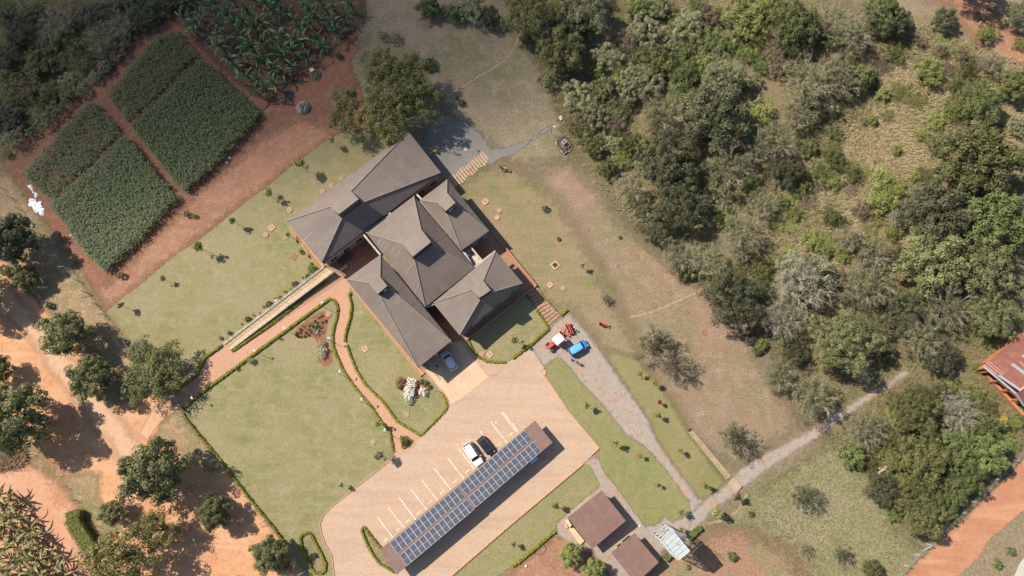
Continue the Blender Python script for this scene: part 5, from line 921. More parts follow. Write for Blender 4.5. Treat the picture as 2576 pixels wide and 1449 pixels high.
# ------------------------------------------------------------------ ramp with railings
ramp = empty('ramp', P(*K_(800, 800))); RO = ramp.location.copy(); tag(ramp, 'long pale concrete ramp with thin steel railings rising to the lodge', 'ramp')
ra, rb, rc_, rd = P(*K_(85, 1312), .05) - RO, P(*K_(1385, 310), 1.3) - RO, P(*K_(1500, 372), 1.3) - RO, P(*K_(165, 1385), .05) - RO
ramp_m = surf('sand_concrete', (.46, .33, .21), (.42, .29, .18), None, s1=.3, s3=4, fine=.1)
s = MB()
n0 = len(s.v); s.v += [tuple(q) for q in (ra, rb, rc_, rd)] + [(q.x, q.y, 0) for q in (ra, rb, rc_, rd)]
for f in ((3, 2, 1, 0), (4, 5, 1, 0), (5, 6, 2, 1), (6, 7, 3, 2), (7, 4, 0, 3)): s.f.append(f); s.mi.append(0)
s.build('deck', ramp_m, ramp)
for (a, b, m) in ((ra, rb, beam_m), (rd, rc_, beam_m)):
    s = MB(); u = Vector((0, 0, .1)); s.bar(a + u, b + u, .18, .2); s.build('kerb_wall', m, ramp)
steel = paint('galvanised_steel', (.30, .28, .27), .45, .3)
for (a, b) in ((ra, rb), (rd, rc_)):
    s = MB()
    for h in (.55, 1.0): s.tube([a + Vector((0, 0, h)), b + Vector((0, 0, h))], .032, 5)
    s.build('handrail', steel, ramp)
    s = MB()
    for i in range(23): q = a.lerp(b, i / 22); s.tube([q, q + Vector((0, 0, 1.0))], .026, 5)
    s.build('rail_posts', steel, ramp)
# ------------------------------------------------------------------ stepping slabs and brick steps
stone = [surf('sandstone_slab', (.46, .35, .235), (.40, .28, .18), (.36, .20, .13), s1=1.2, s2=2.5, s3=6, fine=.15)]
w1 = empty('stepping_slabs', P(*N_(1080, 660))); tag(w1, kind='structure'); O1 = w1.location.copy()
st = [(1345, 300), (1320, 355), (1265, 405), (1205, 430), (1150, 465), (1115, 510), (1070, 560), (1025, 600), (960, 630), (900, 650), (865, 700), (825, 750), (760, 775), (705, 800), (655, 845)]
en = [(1490, 475), (1455, 540), (1425, 595), (1360, 620), (1300, 635), (1260, 690), (1220, 745), (1175, 785), (1110, 800), (1045, 830), (1010, 885), (975, 945), (910, 965), (850, 1000), (805, 1030)]
for a, b in zip(st, en):
    p, q = P(*N_(*a)) - O1, P(*N_(*b)) - O1; m = p.lerp(q, R.uniform(.46, .54)); g = (q - p).normalized() * .03; z = Vector((0, 0, .05))
    for e, f in ((p, m - g), (m + g, q)): s = MB(); s.bar(e + z, f + z, .40 + R.uniform(-.03, .03), .12 + R.uniform(0, .03)); s.build('slab', stone[0], w1)
w2 = empty('brick_steps', P(*T(1, 3, 230, 860))); tag(w2, kind='structure'); O2 = w2.location.copy()
brickm = surf('terracotta_brick', (.32, .175, .12), (.26, .14, .10), (.42, .26, .18), s1=1.2, s2=1.5, s3=6, fine=.18)
for i in range(11):
    t = (i + .5) / 11; p = P(*T(1, 3, 100 + 182 * t, 745 + 262 * t)) - O2; q = P(*T(1, 3, 192 + 172 * t, 722 + 212 * t)) - O2
    for a, b in ((.0, .32), (.335, .66), (.675, 1.0)):
        s = MB(); e, f = p.lerp(q, a), p.lerp(q, b); h = .22 - .17 * t; s.bar(e + Vector((0, 0, h / 2 + .02)), f + Vector((0, 0, h / 2 + .02)), .60 if i % 2 else .50, h + .06); s.build('brick_slab', brickm, w2)

# ------------------------------------------------------------------ manholes
conc_m = surf('pinkish_concrete', (.46, .29, .20), (.40, .25, .17), None, s1=2, s3=7, fine=.12); rust_m = surf('rusty_cover', (.30, .19, .14), (.34, .24, .18), None, s1=3, s3=8, fine=.2); dark_m = paint('dark_hole', (.03, .025, .02), .9)
def manhole(r, c, x, y, rr, label, square=False, cover=None, grate=False):
    uv = T(r, c, x, y); p = P(*uv); k = rr * .3334 * mpu(*uv); o = empty('manhole', (p.x, p.y, .02), .66); tag(o, label, 'manhole', 'round manholes in the lawns' if not square else 'square drain chambers in the lawns')
    s = MB()
    if square:
        for a, b in ((-1, 0), (1, 0), (0, -1), (0, 1)): s.box((a * k * .8, b * k * .8, .06), ((.4 * k, 2 * k, .16) if a else (1.2 * k, .4 * k, .16)))
        s.build('rim', conc_m, o); s = MB(); s.box((0, 0, .05), (1.2 * k, 1.2 * k, .1)); s.build('cover', dark_m if grate else conc_m, o)
        if not grate:
            s = MB(); s.box((k * .2, -k * .15, .13), (.22 * k, .3 * k, .06)); s.box((-k * .2, k * .15, .13), (.3 * k, .18 * k, .06)); s.build('lifting_eye', dark_m, o)
    else:
        s.lathe((0, 0, 0), [(k, 0), (k, .13), (k * .93, .16), (k * .72, .16), (k * .70, .08)], 24); s.build('rim', conc_m, o)
        s = MB(); s.lathe((0, 0, 0), [(k * .69, .02), (k * .69, .12), (k * .6, .14), (.02, .145)], 24); s.build('cover', cover or rust_m, o)
for q in [(1, 2, 76, 322, 20, 'round manhole just below the square chamber on the west lawn'), (1, 2, 257, 135, 21, 'round manhole on the upper west lawn nearest the big roof corner'), (0, 2, 645, 1345, 19, 'round manhole by the big roof\'s upper-left eave, uppermost of three'), (0, 2, 570, 1400, 19, 'round manhole by the big roof\'s upper-left eave, middle of three'), (0, 2, 505, 1445, 19, 'round manhole by the big roof\'s upper-left eave, lowest of three'), (1, 2, 1838, 140, 18, 'round dark-centred manhole right of the lodge, upper of two'), (1, 2, 548, 922, 20, 'round manhole in the star-shaped flower bed'), (1, 2, 1707, 1222, 19, 'round manhole on the small hedged lawn'), (1, 3, 388, 725, 18, 'round manhole on mown grass above the brick steps'), (2, 2, 1142, 232, 17, 'round manhole on the middle lawn below the white-blossomed bed'), (2, 2, 886, 438, 20, 'round manhole on the main lawn near the winding path')]: manhole(*q)
manhole(1, 2, 1820, 192, 20, 'plain pale round manhole right of the lodge, lower of two', cover=conc_m)
manhole(1, 3, 238, 1362, 24, 'largest plain round cover at the parking corner on the green strip', cover=conc_m)
for q in [(1, 2, 120, 268, 22, 'square chamber on the west lawn'), (1, 2, 1730, 72, 22, 'square chamber right of the lodge\'s smallest roof'), (1, 2, 824, 1182, 22, 'square chamber on the middle lawn'), (1, 2, 1765, 1224, 22, 'square chamber on the small hedged lawn'), (1, 3, 288, 700, 20, 'square chamber beside a round manhole above the brick steps')]: manhole(*q, square=True)
manhole(1, 3, 326, 552, 27, 'large framed square drain with a dark grating', True, None, True)
p = P(*T(1, 2, 287, 490)); s = MB(); s.lathe((0, 0, 0), [(.95, 0), (.9, .06), (.1, .08)], 4); o = s.build('soil_patch', ring_m, None, (p.x, p.y, .03), .3); tag(o, 'square patch of bare red soil on the west lawn', 'soil patch', None, 'structure')

# ------------------------------------------------------------------ carport with solar panels
carp = empty('solar_carport', P(*T(2, 2, 1600, 870))); CO = carp.location.copy(); tag(carp, 'long brown sheet-roofed carport carrying four banks of solar panels', 'carport')
HC = 2.7
def S_1(x, y): return (943.5 + x * .27848, 1045.5 + y * .27848)
brown_m = surf('red_brown_sheet', (.185, .108, .088), (.165, .098, .082), (.20, .125, .10), s1=.5, s2=.8, s3=5, fine=.08, rough=.5, spec=.4)
cW, cN, cE, cS = [P(*S_1(*q), h) - CO for q, h in (((46, 1212), HC - .05), ((1445, 47), HC - .05), ((1602, 243), HC + .25), ((192, 1436), HC + .25))]
s = MB(); corrug([cW, cN, cE, cS], cE - cN, .32, .045, s, prof=(0, 0, 1, 1)); s.build('roof', brown_m, carp)
s = MB()
for a, b in ((cW, cN), (cN, cE), (cE, cS), (cS, cW)): s.bar(a - Vector((0, 0, .1)), b - Vector((0, 0, .1)), .08, .16)
s.build('fascia', paint('brown_fascia', (.14, .08, .065), .6), carp)
s = MB(); s.quad(*[q - Vector((0, 0, .04)) for q in (cW, cN, cE, cS)]); s.build('soffit', paint('brown_underside', (.11, .08, .07), .7), carp)
for i in range(9):
    t = (i + .4) / 9; p = cW.lerp(cN, t).lerp(cS.lerp(cE, t), .62); s = MB(); s.box((p.x, p.y, p.z / 2 - .1), (.14, .14, p.z - .2), .67); s.build('post', steel, carp)
    s = MB(); a = cW.lerp(cN, t).lerp(cS.lerp(cE, t), .05) - Vector((0, 0, .12)); b = cW.lerp(cN, t).lerp(cS.lerp(cE, t), .95) - Vector((0, 0, .12)); s.bar(a, b, .1, .14); s.build('beam', steel, carp)
cell_m = surf('solar_cells', (.062, .070, .098), (.075, .078, .095), None, s1=.4, s3=5, fine=.1, rough=.22, spec=.55)
def _cells(m):
    nt = m.node_tree; b = nt.nodes['Principled BSDF']; src = b.inputs['Base Color'].links[0].from_socket
    tc = _n(nt, 'ShaderNodeTexCoord'); bk = _n(nt, 'ShaderNodeTexBrick'); bk.offset = 0; bk.inputs['Scale'].default_value = 1; bk.inputs['Brick Width'].default_value = .168; bk.inputs['Row Height'].default_value = .5
    bk.inputs['Color1'].default_value = (1, 1, 1, 1); bk.inputs['Color2'].default_value = (.88, .88, .9, 1); bk.inputs['Mortar'].default_value = (1.9, 1.8, 1.7, 1); bk.inputs['Mortar Size'].default_value = .008
    nt.links.new(tc.outputs['Object'], bk.inputs[0]); nt.links.new(_mix(nt, 1.0, src, bk.outputs[0], 'MULTIPLY'), b.inputs['Base Color'])
_cells(cell_m)
alu = paint('aluminium_frame', (.50, .50, .50), .4, .3)
def panel_mesh(w_, l_):
    s = MB(); s.m = 0; s.box((0, 0, 0), (w_ - .06, l_ - .06, .035)); s.m = 1
    for a in (-1, 1): s.box((a * (w_ / 2 - .02), 0, .004), (.04, l_, .05)); s.box((0, a * (l_ / 2 - .02), .0045), (w_ - .08, .04, .05))
    s.box((0, 0, .012), (w_ - .08, .035, .03)); return s.mesh('solar_panel', cell_m, alu)
PM = {}
banks = [((755, 630), (1352, 130), (1420, 217), (830, 716)), ((130, 1150), (750, 640), (820, 735), (207, 1247)), ((845, 735), (1432, 234), (1506, 324), (912, 826)), ((218, 1262), (828, 755), (900, 842), (290, 1357))]
nrm = (cN - cW).cross(cS - cW).normalized(); nrm = nrm if nrm.z > 0 else -nrm
for bk_ in banks:
    q = []
    for pt in bk_:
        u = S_1(*pt); hgt = HC + .12
        for _ in range(3):
            g = P(*u, hgt) - CO; hgt = cW.z - (nrm.x * (g.x - cW.x) + nrm.y * (g.y - cW.y)) / nrm.z + .13
        q.append(P(*u, hgt) - CO)
    ax = (q[1] - q[0] + q[2] - q[3]).normalized(); ln = ((q[1] - q[0]).length + (q[2] - q[3]).length) / 2; ay = nrm.cross(ax).normalized(); wd = abs(((q[3] + q[2]) / 2 - (q[0] + q[1]) / 2).dot(ay)); c0 = (q[0] + q[3]) / 2 + ((q[1] + q[2]) / 2 - (q[0] + q[3]) / 2 - ax * ln) * .5
    pw = ln / 14; rot = Matrix((ax, ay, nrm)).transposed().to_euler()
    for i in range(14):
        key = (round(pw, 3), round(wd, 3))
        if key not in PM: PM[key] = panel_mesh(pw - .012, wd)
        link('solar_panel', PM[key], carp, c0 + ax * (pw * (i + .5)), rot=rot)

# ------------------------------------------------------------------ sheds
def shed(corners, h0, h1, label, dirn, walls_in=.5, extra=None):
    """mono-pitch ribbed roof; corners in picture order N,E,S,W; heights per corner"""
    hs = h1; o = empty('shed', P(*corners[0])); O3 = o.location.copy(); tag(o, label, 'shed'); pts = [P(*q, h) - O3 for q, h in zip(corners, hs)]
    s = MB(); corrug(pts, pts[dirn[1]] - pts[dirn[0]], .34, .05, s, prof=(0, 0, 1, 1)); s.build('roof', brown_m, o)
    s = MB()
    for i in range(4): s.bar(pts[i] - Vector((0, 0, .1)), pts[(i + 1) % 4] - Vector((0, 0, .1)), .07, .16)
    s.quad(*[p - Vector((0, 0, .05)) for p in pts]); s.build('fascia', MATS['brown_fascia'], o)
    s = MB()
    for t in (.34, .67):
        a, b = pts[0].lerp(pts[3], t), pts[1].lerp(pts[2], t); s.bar(a + Vector((0, 0, .055)), b + Vector((0, 0, .055)), .05, .02)
    s.build('sheet_joint', paint('joint_strip', (.27, .17, .14), .6), o)
    w4 = []
    for i in range(4):
        p = pts[i]; d1 = (pts[(i + 1) % 4] - p).normalized(); d0 = (pts[i - 1] - p).normalized(); q = p + (d1 + d0) * walls_in; w4.append(q)
    for i in range(4):
        a, b = w4[i], w4[(i + 1) % 4]; s = MB(); n = len(s.v)
        d = Vector(((b - a).y, -(b - a).x, 0)).normalized() * .1
        s.loft([[Vector((a.x, a.y, 0)) - d, Vector((a.x, a.y, 0)) + d, Vector((a.x, a.y, a.z - .2)) + d, Vector((a.x, a.y, a.z - .2)) - d], [Vector((b.x, b.y, 0)) - d, Vector((b.x, b.y, 0)) + d, Vector((b.x, b.y, b.z - .2)) + d, Vector((b.x, b.y, b.z - .2)) - d]]); s.build('wall', wall_m, o)
    return o, O3
def U3(x, y): return (1402.4 + x * .16413, 1211.2 + y * .16413)
sa, SA = shed([U3(678, 140), U3(1047, 603), U3(530, 1035), U3(160, 553)], 0, (3.2, 3.2, 2.7, 2.7), 'larger brown ribbed-roof shed with concrete plinths, bottom right of the parking', (0, 1))
sb, SB = shed([U3(1172, 797), U3(1553, 1240), U3(1200, 1560), U3(825, 1095)], 0, (2.9, 2.9, 2.5, 2.5), 'smaller brown ribbed-roof shed at the bottom edge by the steel tower', (0, 1))
sand_m = surf('sandy_plinth', (.52, .40, .26), (.46, .34, .21), None, s1=.8, s3=5, fine=.1)
for par, OO, pts, z in ((sa, SA, [(115, 612), (165, 585), (222, 672), (180, 705)], 1.1), (sa, SA, [(180, 740), (235, 690), (415, 912), (345, 975)], .45), (sa, SA, [(105, 670), (130, 655), (162, 700), (140, 718)], .35), (sb, SB, [(875, 1040), (1160, 795), (1172, 812), (890, 1062)], .7)):
    s = MB(); s.prism([P(*U3(*q), z) - OO for q in pts], 0, z); s.build('plinth', sand_m, par)
for i, t in enumerate((.18, .5, .72)):
    p = P(*U3(900 + 250 * t, 1015 - 215 * t), 1.0) - SB; s = MB(); s.box((p.x, p.y, .95), (.9, .3, .25), .65); s.build('bench_shelf', MATS['dark_window_glass'], sb)
# ------------------------------------------------------------------ right-edge barn with rusty roof
barn = empty('barn', P(2560, 920)); BO = barn.location.copy(); tag(barn, 'rusty red sheet-roofed barn with pale patches at the right edge', 'barn')
def V2(x, y): return (2409.6 + x * .18478, 816 + y * .18478)
rust_r = surf('rusty_roof_sheet', (.215, .085, .062), (.175, .072, .058), (.26, .12, .085), s1=.4, s2=.9, s3=4, fine=.16, rough=.6)
b0, b1, b2, b3 = P(*V2(343, 570), 3.2) - BO, P(*V2(897, 95), 3.2) - BO, P(*V2(1400, 480), 4.6) - BO, P(*V2(830, 905), 4.4) - BO
s = MB(); corrug([b0, b1, b2, b3], b3 - b0, .36, .05, s, prof=(0, 0, 1, 1)); s.build('roof', rust_r, barn)
c0, c1 = P(*V2(900, 1110), 3.0) - BO, P(*V2(1400, 900), 3.0) - BO
p0 = P(*V2(790, 945), 4.3) - BO
s = MB(); corrug([p0, b2, c1 + Vector((1, 0, 0)), c0], c0 - p0, .36, .05, s, prof=(0, 0, 1, 1)); s.build('roof', rust_r, barn)
pale_s = paint('pale_metal_sheet', (.42, .42, .43), .35, .4)
for pts in ([(720, 550), (750, 525), (910, 660), (897, 710)], [(545, 705), (572, 685), (830, 890), (805, 912)], [(862, 430), (897, 405), (930, 440), (897, 455)]):
    q = [P(*V2(*a), 3.75) - BO for a in pts]; nn = (b1 - b0).cross(b3 - b0).normalized(); nn = nn if nn.z > 0 else -nn
    for a in q: a.z = b0.z - (nn.x * (a.x - b0.x) + nn.y * (a.y - b0.y)) / nn.z + .09
    s = MB(); s.quad(*q); s.quad(*[a - Vector((0, 0, .03)) for a in q][::-1]); s.build('patch_sheet', pale_s, barn)
for a, b in (((430, 500), (635, 670)), ((405, 520), (610, 690)), ((375, 545), (550, 690)), ((820, 500), (900, 570))):
    q = [P(*V2(*a), 3.6) - BO, P(*V2(*b), 3.9) - BO]; nn = (b1 - b0).cross(b3 - b0).normalized(); nn = nn if nn.z > 0 else -nn
    for a_ in q: a_.z = b0.z - (nn.x * (a_.x - b0.x) + nn.y * (a_.y - b0.y)) / nn.z + .08
    s = MB(); s.bar(q[0], q[1], .1, .04); s.build('batten', paint('pale_batten', (.45, .30, .22), .7), barn)
s = MB(); s.bar(b0 + Vector((0, 0, .03)), p0 + Vector((0, 0, .06)), .35, .12); s.bar(p0, c0, .35, .12); s.build('barge_board', pale_s, barn)
s = MB(); s.bar(b3 + Vector((0, 0, .1)), b2 + Vector((0, 0, .1)), .3, .1); s.build('ridge_cap', paint('pale_batten', (.45, .30, .22), .7), barn)
orange_w = surf('orange_wall', (.42, .17, .085), (.36, .15, .08), None, s1=.6, s3=4, fine=.15)
wa, wb, wc = P(*V2(410, 690), .9) - BO, P(*V2(900, 1230), .9) - BO, P(*V2(620, 860), .9) - BO
s = MB(); a = Vector((wa.x, wa.y, .45)); b = Vector((wb.x, wb.y, .45)); s.bar(a, b, .5, .9); s.build('wall', orange_w, barn)
ins = (b1 - b0).normalized() * 1.3; ins.z = 0
s = MB(); a = b0 + ins; b = c0 + ins; s.bar(Vector((a.x, a.y, 1.5)), Vector((b.x, b.y, 1.5)), .2, 3.0); s.build('wall', orange_w, barn)
s = MB(); a = b0 + (b3 - b0).normalized() * .6; b = b1 + (b3 - b0).normalized() * .6; s.bar(Vector((a.x, a.y, 1.5)), Vector((b.x, b.y, 1.5)), .2, 3.0); s.build('wall', orange_w, barn)
for i in range(4):
    q = b0.lerp(c0, .15 + i * .24); s = MB(); s.box((q.x + .2, q.y + .2, 1.5), (.3, .3, 3.0), .7); s.build('post', orange_w, barn)
# second roof corner far right
p = P(2560, 540, 3); o = empty('roof_corner_building', (p.x + 4.5, p.y, 0)); tag(o, 'orange-walled dark-roofed building just entering the right edge', 'building')
s = MB(); s.box((0, 0, 1.4), (7, 9, 2.8), .68); s.build('wall', orange_w, o); s = MB(); s.box((0, 0, 3.0), (8, 10, .25), .68); s.build('roof', paint('dark_sheet_roof', (.10, .085, .08), .6), o)
# ------------------------------------------------------------------ VEHICLES
tyre_m = paint('black_tyre', (.022, .022, .022), .85); rim_m = paint('grey_rim', (.35, .35, .36), .35, .7); trim_m = paint('black_trim', (.03, .03, .03), .6)
lamp_m = paint('headlight_glass', (.62, .64, .66), .15); tail_m = paint('tail_light', (.35, .02, .02), .3); carglass = paint('car_glass', (.018, .022, .026), .06, spec=.6)
def rring(x, w, z0, zb, zt, k=.86):
    """car cross-section ring at x: sill z0, shoulder zb, top zt"""
    return [(x, -w * .93, z0), (x, -w, z0 + (zb - z0) * .45), (x, -w * .985, zb), (x, -w * k, zt), (x, 0, zt + .03), (x, w * k, zt), (x, w * .985, zb), (x, w, z0 + (zb - z0) * .45), (x, w * .93, z0)]
def car(rear, front, h0, Wd, Hh, pm, label, kind='hatch', L=None, rails=False, roofc=None):
    a, b = P(*rear, h0), P(*front, h0); c = (a + b) / 2; d = b - a; L = L or d.length; rz = math.atan2(d.y, d.x)
    o = empty('parked_car', (c.x, c.y, .06), rz); tag(o, label, 'car'); w = Wd / 2; h = L / 2; zb = .92 if kind != 'suv' else 1.02; zh = zb + .04
    if kind == 'suv': xw, xf, xr, xb = .24, .12, -.40, -.475          # windscreen foot, roof front, roof rear, rear glass foot (fractions of L)
    elif kind == 'van': xw, xf, xr, xb = .30, .17, -.42, -.48
    else: xw, xf, xr, xb = .24, .08, -.33, -.45
    s = MB(); rg = []
    for f, ww, zt in ((-.5, .80, zb - .12), (-.475, .93, zb), (-.40, .985, zb), (-.2, 1, zb), (0, 1, zb), (xw - .02, 1, zh - .02), (xw + .06, .985, zh), (.40, .95, zb - .04), (.455, .88, zb - .10), (.488, .76, zb - .2), (.5, .6, zb - .32)):
        rg.append(rring(f * L, w * ww, .24, zt - .12, zt))
    s.loft(rg); body = s.build('body', pm, o, smooth=False)
    # cabin: dark glass shell, roof skin and pillars in body colour
    wb, wr = w * .93, w * .76; s = MB(); zc = zb - .02
    base = [(xb * L, -wb * .92, zc), (xw * L, -wb * .93, zc), (xw * L + .10, 0, zc), (xw * L, wb * .93, zc), (xb * L, wb * .92, zc), (xb * L - .04, 0, zc)]
    top = [(xr * L, -wr * .95, Hh - .03), (xf * L, -wr * .95, Hh - .05), (xf * L + .08, 0, Hh - .04), (xf * L, wr * .95, Hh - .05), (xr * L, wr * .95, Hh - .03), (xr * L - .04, 0, Hh - .03)]
    s.loft([base, top]); s.build('windows', carglass, o)
    s = MB(); k = 8; rr = []
    for i in range(k + 1):
        x = xr * L - .05 + (xf * L + .10 - xr * L) * i / k; e = 1 - .10 * (abs(i / k - .5) * 2) ** 4; z = Hh - .06 * (abs(i / k - .5) * 2) ** 2
        rr.append([(x, -wr * e, z - .06), (x, -wr * e * .97, z), (x, -wr * .5, z + .035), (x, 0, z + .045), (x, wr * .5, z + .035), (x, wr * e * .97, z), (x, wr * e, z - .06)])
    s.loft(rr); s.build('roof', roofc or pm, o)
    for sg in (-1, 1):
        s = MB(); s.bar((xw * L + .02, sg * wb * .93, zc), (xf * L, sg * wr * .97, Hh - .06), .07, .06); s.bar((xb * L, sg * wb * .93, zc), (xr * L, sg * wr * .97, Hh - .05), .09, .07)
        m = (xf + xr) / 2 * L; s.bar((m, sg * wb * .975, zc), (m, sg * wr * .99, Hh - .06), .07, .05); s.build('pillar', pm, o)
        s = MB(); s.box((xw * L - .12, sg * (w + .09), zb + .06), (.12, .20, .13)); s.build('mirror', pm, o)
        s = MB(); s.box((.462 * L, sg * w * .66, zb - .2), (.16, .30, .14)); s.build('headlight', lamp_m, o)
        s = MB(); s.box((-.487 * L, sg * w * .74, zb - .14), (.10, .22, .24)); s.build('tail_light', tail_m, o)
        if rails: s = MB(); s.tube([(xf * L - .1, sg * wr * .85, Hh + .03), (xf * L - .3, sg * wr * .86, Hh + .09), (xr * L + .2, sg * wr * .86, Hh + .09), (xr * L, sg * wr * .85, Hh + .03)], .025, 5); s.build('roof_rail', trim_m, o)
        for f in (.31, -.30):
            s = MB(); y = sg * (w - .10); s.tube([(f * L, y - .1, .32), (f * L, y + .1, .32)], .32, 14); wh = s.build('wheel', tyre_m, o); s = MB(); s.tube([(f * L, y + sg * .09, .32), (f * L, y + sg * .115, .32)], .2, 10); s.build('rim', rim_m, wh)
    s = MB(); s.box((.493 * L, 0, .45), (.06, w * 1.1, .16)); s.build('grille', trim_m, o)
    s = MB(); s.bar((xw * L + .05, -w * .5, zh + .02), (xw * L + .09, w * .1, zh + .02), .025, .02); s.bar((xw * L + .05, 0, zh + .02), (xw * L + .09, w * .55, zh + .02), .025, .02); s.build('wiper', trim_m, o)
    return o
def J_(x, y): return (1338.7 + x * .10557, 790.5 + y * .10557)
white_p = paint('white_car_paint', (.72, .71, .69), .32, coat=.4); black_p = paint('black_car_paint', (.016, .016, .018), .16, coat=1); blue_p = paint('bright_blue_paint', (.04, .17, .46), .32, coat=.4); blue_r = paint('paler_blue_roof', (.11, .36, .68), .35, coat=.4); silver_p = paint('silver_blue_paint', (.50, .54, .60), .32, .15, coat=.4); pale_p = paint('pale_blue_paint', (.42, .52, .66), .25, coat=.8)
car(S_1(820, 252), S_1(950, 446), .8, 1.92, 1.85, white_p, 'white estate car with roof rails parked beside the solar carport', 'suv', rails=True)
car(S_1(945, 200), S_1(1058, 345), .8, 1.72, 1.5, black_p, 'small black hatchback parked beside the solar carport', 'hatch')
car(J_(885, 925), J_(1300, 670), .8, 1.72, 1.62, blue_p, 'bright blue hatchback on the gravel beside the red tractor', 'van', roofc=blue_r)  # roof skin in a paler blue than the body
car(_Q(1142, 570), _Q(912, 232), .8, 1.78, 1.58, silver_p, 'silver-blue hatchback in the shade at the lodge porch', 'suv')
car(S_1(1320, 262), S_1(1444, 415), .7, 1.75, 1.5, pale_p, 'pale blue car, only its nose showing from under the carport', 'hatch')
# ------------------------------------------------------------------ tractor and implements
red_p = paint('red_enamel', (.56, .075, .05), .4, coat=.3); cream_p = paint('cream_canopy', (.80, .76, .66), .5); dirt_t = surf('dusty_tyre', (.10, .075, .06), (.16, .11, .08), None, s1=2, s3=8, fine=.2)
a, b = P(*J_(370, 812), .9), P(*J_(700, 545), .9); d = a - b; rz = math.atan2(d.y, d.x); c = (a + b) / 2; LT = d.length
tr = empty('tractor', (c.x, c.y, .05), rz); tag(tr, 'red tractor with a square white canopy on the gravel beside the blue car', 'tractor')
x1 = LT / 2; x0 = -LT / 2
s = MB(); s.loft([[(x, -w_, .75), (x, -w_, 1.2), (x, -w_ * .7, 1.38), (x, w_ * .7, 1.38), (x, w_, 1.2), (x, w_, .75)] for x, w_ in ((x1 - .02, .26), (x1 - .18, .33), (x1 - 1.2, .36), (x1 - 1.55, .34))]); s.build('hood', red_p, tr)
s = MB(); s.box((x1 + .02, 0, .95), (.08, .46, .4)); s.build('grille', trim_m, tr)
s = MB(); s.tube([(x1 - 1.1, -.42, 1.2), (x1 - 1.1, -.42, 2.1)], .045, 6); s.build('exhaust', trim_m, tr)
s = MB(); s.box((.0, 0, .75), (LT - .4, .5, .45)); s.build('chassis', trim_m, tr)
for sg in (-1, 1):
    s = MB(); s.tube([(x1 - .45, sg * .66, .40), (x1 - .45, sg * .92, .40)], .42, 16); wh = s.build('wheel', dirt_t, tr); s = MB(); s.tube([(x1 - .45, sg * .90, .40), (x1 - .45, sg * .94, .40)], .2, 10); s.build('rim', cream_p, wh)
    s = MB(); s.tube([(x0 + .75, sg * .62, .72), (x0 + .75, sg * 1.02, .72)], .74, 20); wh = s.build('wheel', dirt_t, tr); s = MB(); s.tube([(x0 + .75, sg * 1.0, .72), (x0 + .75, sg * 1.04, .72)], .36, 12); s.build('rim', cream_p, wh)
    s = MB(); s.loft([[(x0 + .75 + math.cos(t) * .84, sg * .5, .72 + math.sin(t) * .84), (x0 + .75 + math.cos(t) * .84, sg * 1.08, .72 + math.sin(t) * .84), (x0 + .75 + math.cos(t) * .80, sg * 1.08, .72 + math.sin(t) * .80), (x0 + .75 + math.cos(t) * .80, sg * .5, .72 + math.sin(t) * .80)] for t in [math.pi * (.05 + .9 * i / 8) for i in range(9)]]); s.build('mudguard', red_p, tr)
s = MB(); s.box((x0 + .8, 0, 1.2), (.55, .5, .12)); s.box((x0 + .55, 0, 1.5), (.1, .5, .5)); s.build('seat', trim_m, tr)
s = MB(); s.lathe((x0 + 1.5, 0, 1.55), [(.2, 0), (.22, .02), (.2, .04)], 14); s.build('steering_wheel', trim_m, tr)
for px in (x0 + .15, x0 + 1.65):
    for sg in (-.66, .66): s = MB(); s.tube([(px, sg, 1.0), (px, sg, 2.42)], .035, 5); s.build('canopy_post', trim_m, tr)
s = MB(); cx = x0 + .92; s.loft([[(cx + x * k, y * k, z) for x, y in ((-.92, -.72), (-.86, -.80), (.86, -.80), (.92, -.72), (.92, .72), (.86, .80), (-.86, .80), (-.92, .72))] for k, z in ((1, 2.40), (1.02, 2.46), (.99, 2.52), (.8, 2.56))]); s.build('canopy', cream_p, tr)
s = MB(); s.bar((cx - .9, .86, 2.42), (cx + .9, .86, 2.42), .09, .1); s.bar((cx - .9, -.86, 2.42), (cx + .9, -.86, 2.42), .09, .1); s.build('canopy_edge', red_p, tr)
disc_m = paint('dark_disc', (.05, .045, .042), .4, .5)
def implement(name, lines, gangs, label, z=.75):
    o = empty(name, P(*lines[0][0])); oo = o.location.copy(); tag(o, label, 'farm implement')
    for p, q, w_ in lines: s = MB(); a, b = P(*p, z) - oo, P(*q, z) - oo; s.bar(a, b, w_, .12); s.build('frame_bar', red_p, o)
    for p, q, n, rr in gangs:
        a, b = P(*p, rr) - oo, P(*q, rr) - oo; t = (b - a).normalized(); s = MB(); s.tube([a, b], .03, 5); s.build('axle', disc_m, o)
        for i in range(n): c = a.lerp(b, (i + .5) / n); s = MB(); s.tube([c - t * .015, c + t * .015], rr, 14); s.build('disc', disc_m, o)
        for i in range(3): c = a.lerp(b, (i + .5) / 3); s = MB(); s.bar(c, c + Vector((0, 0, z - rr)), .06, .06); s.build('hanger', red_p, o)
implement('disc_harrow', [(J_(825, 228), J_(945, 470), .16), (J_(875, 232), J_(985, 455), .13), (J_(665, 388), J_(870, 530), .13), (J_(745, 300), J_(690, 395), .10), (J_(870, 370), J_(730, 500), .12), (J_(800, 500), J_(945, 440), .14), (J_(700, 440), J_(800, 470), .1), (J_(730, 520), J_(800, 590), .08), (J_(690, 470), J_(770, 580), .07), (J_(800, 345), J_(775, 395), .06)], [(J_(808, 230), J_(925, 480), 9, .3), (J_(900, 235), J_(1000, 460), 9, .3), (J_(655, 405), J_(780, 500), 5, .28)], 'red disc harrow with dark discs coupled behind the tractor')
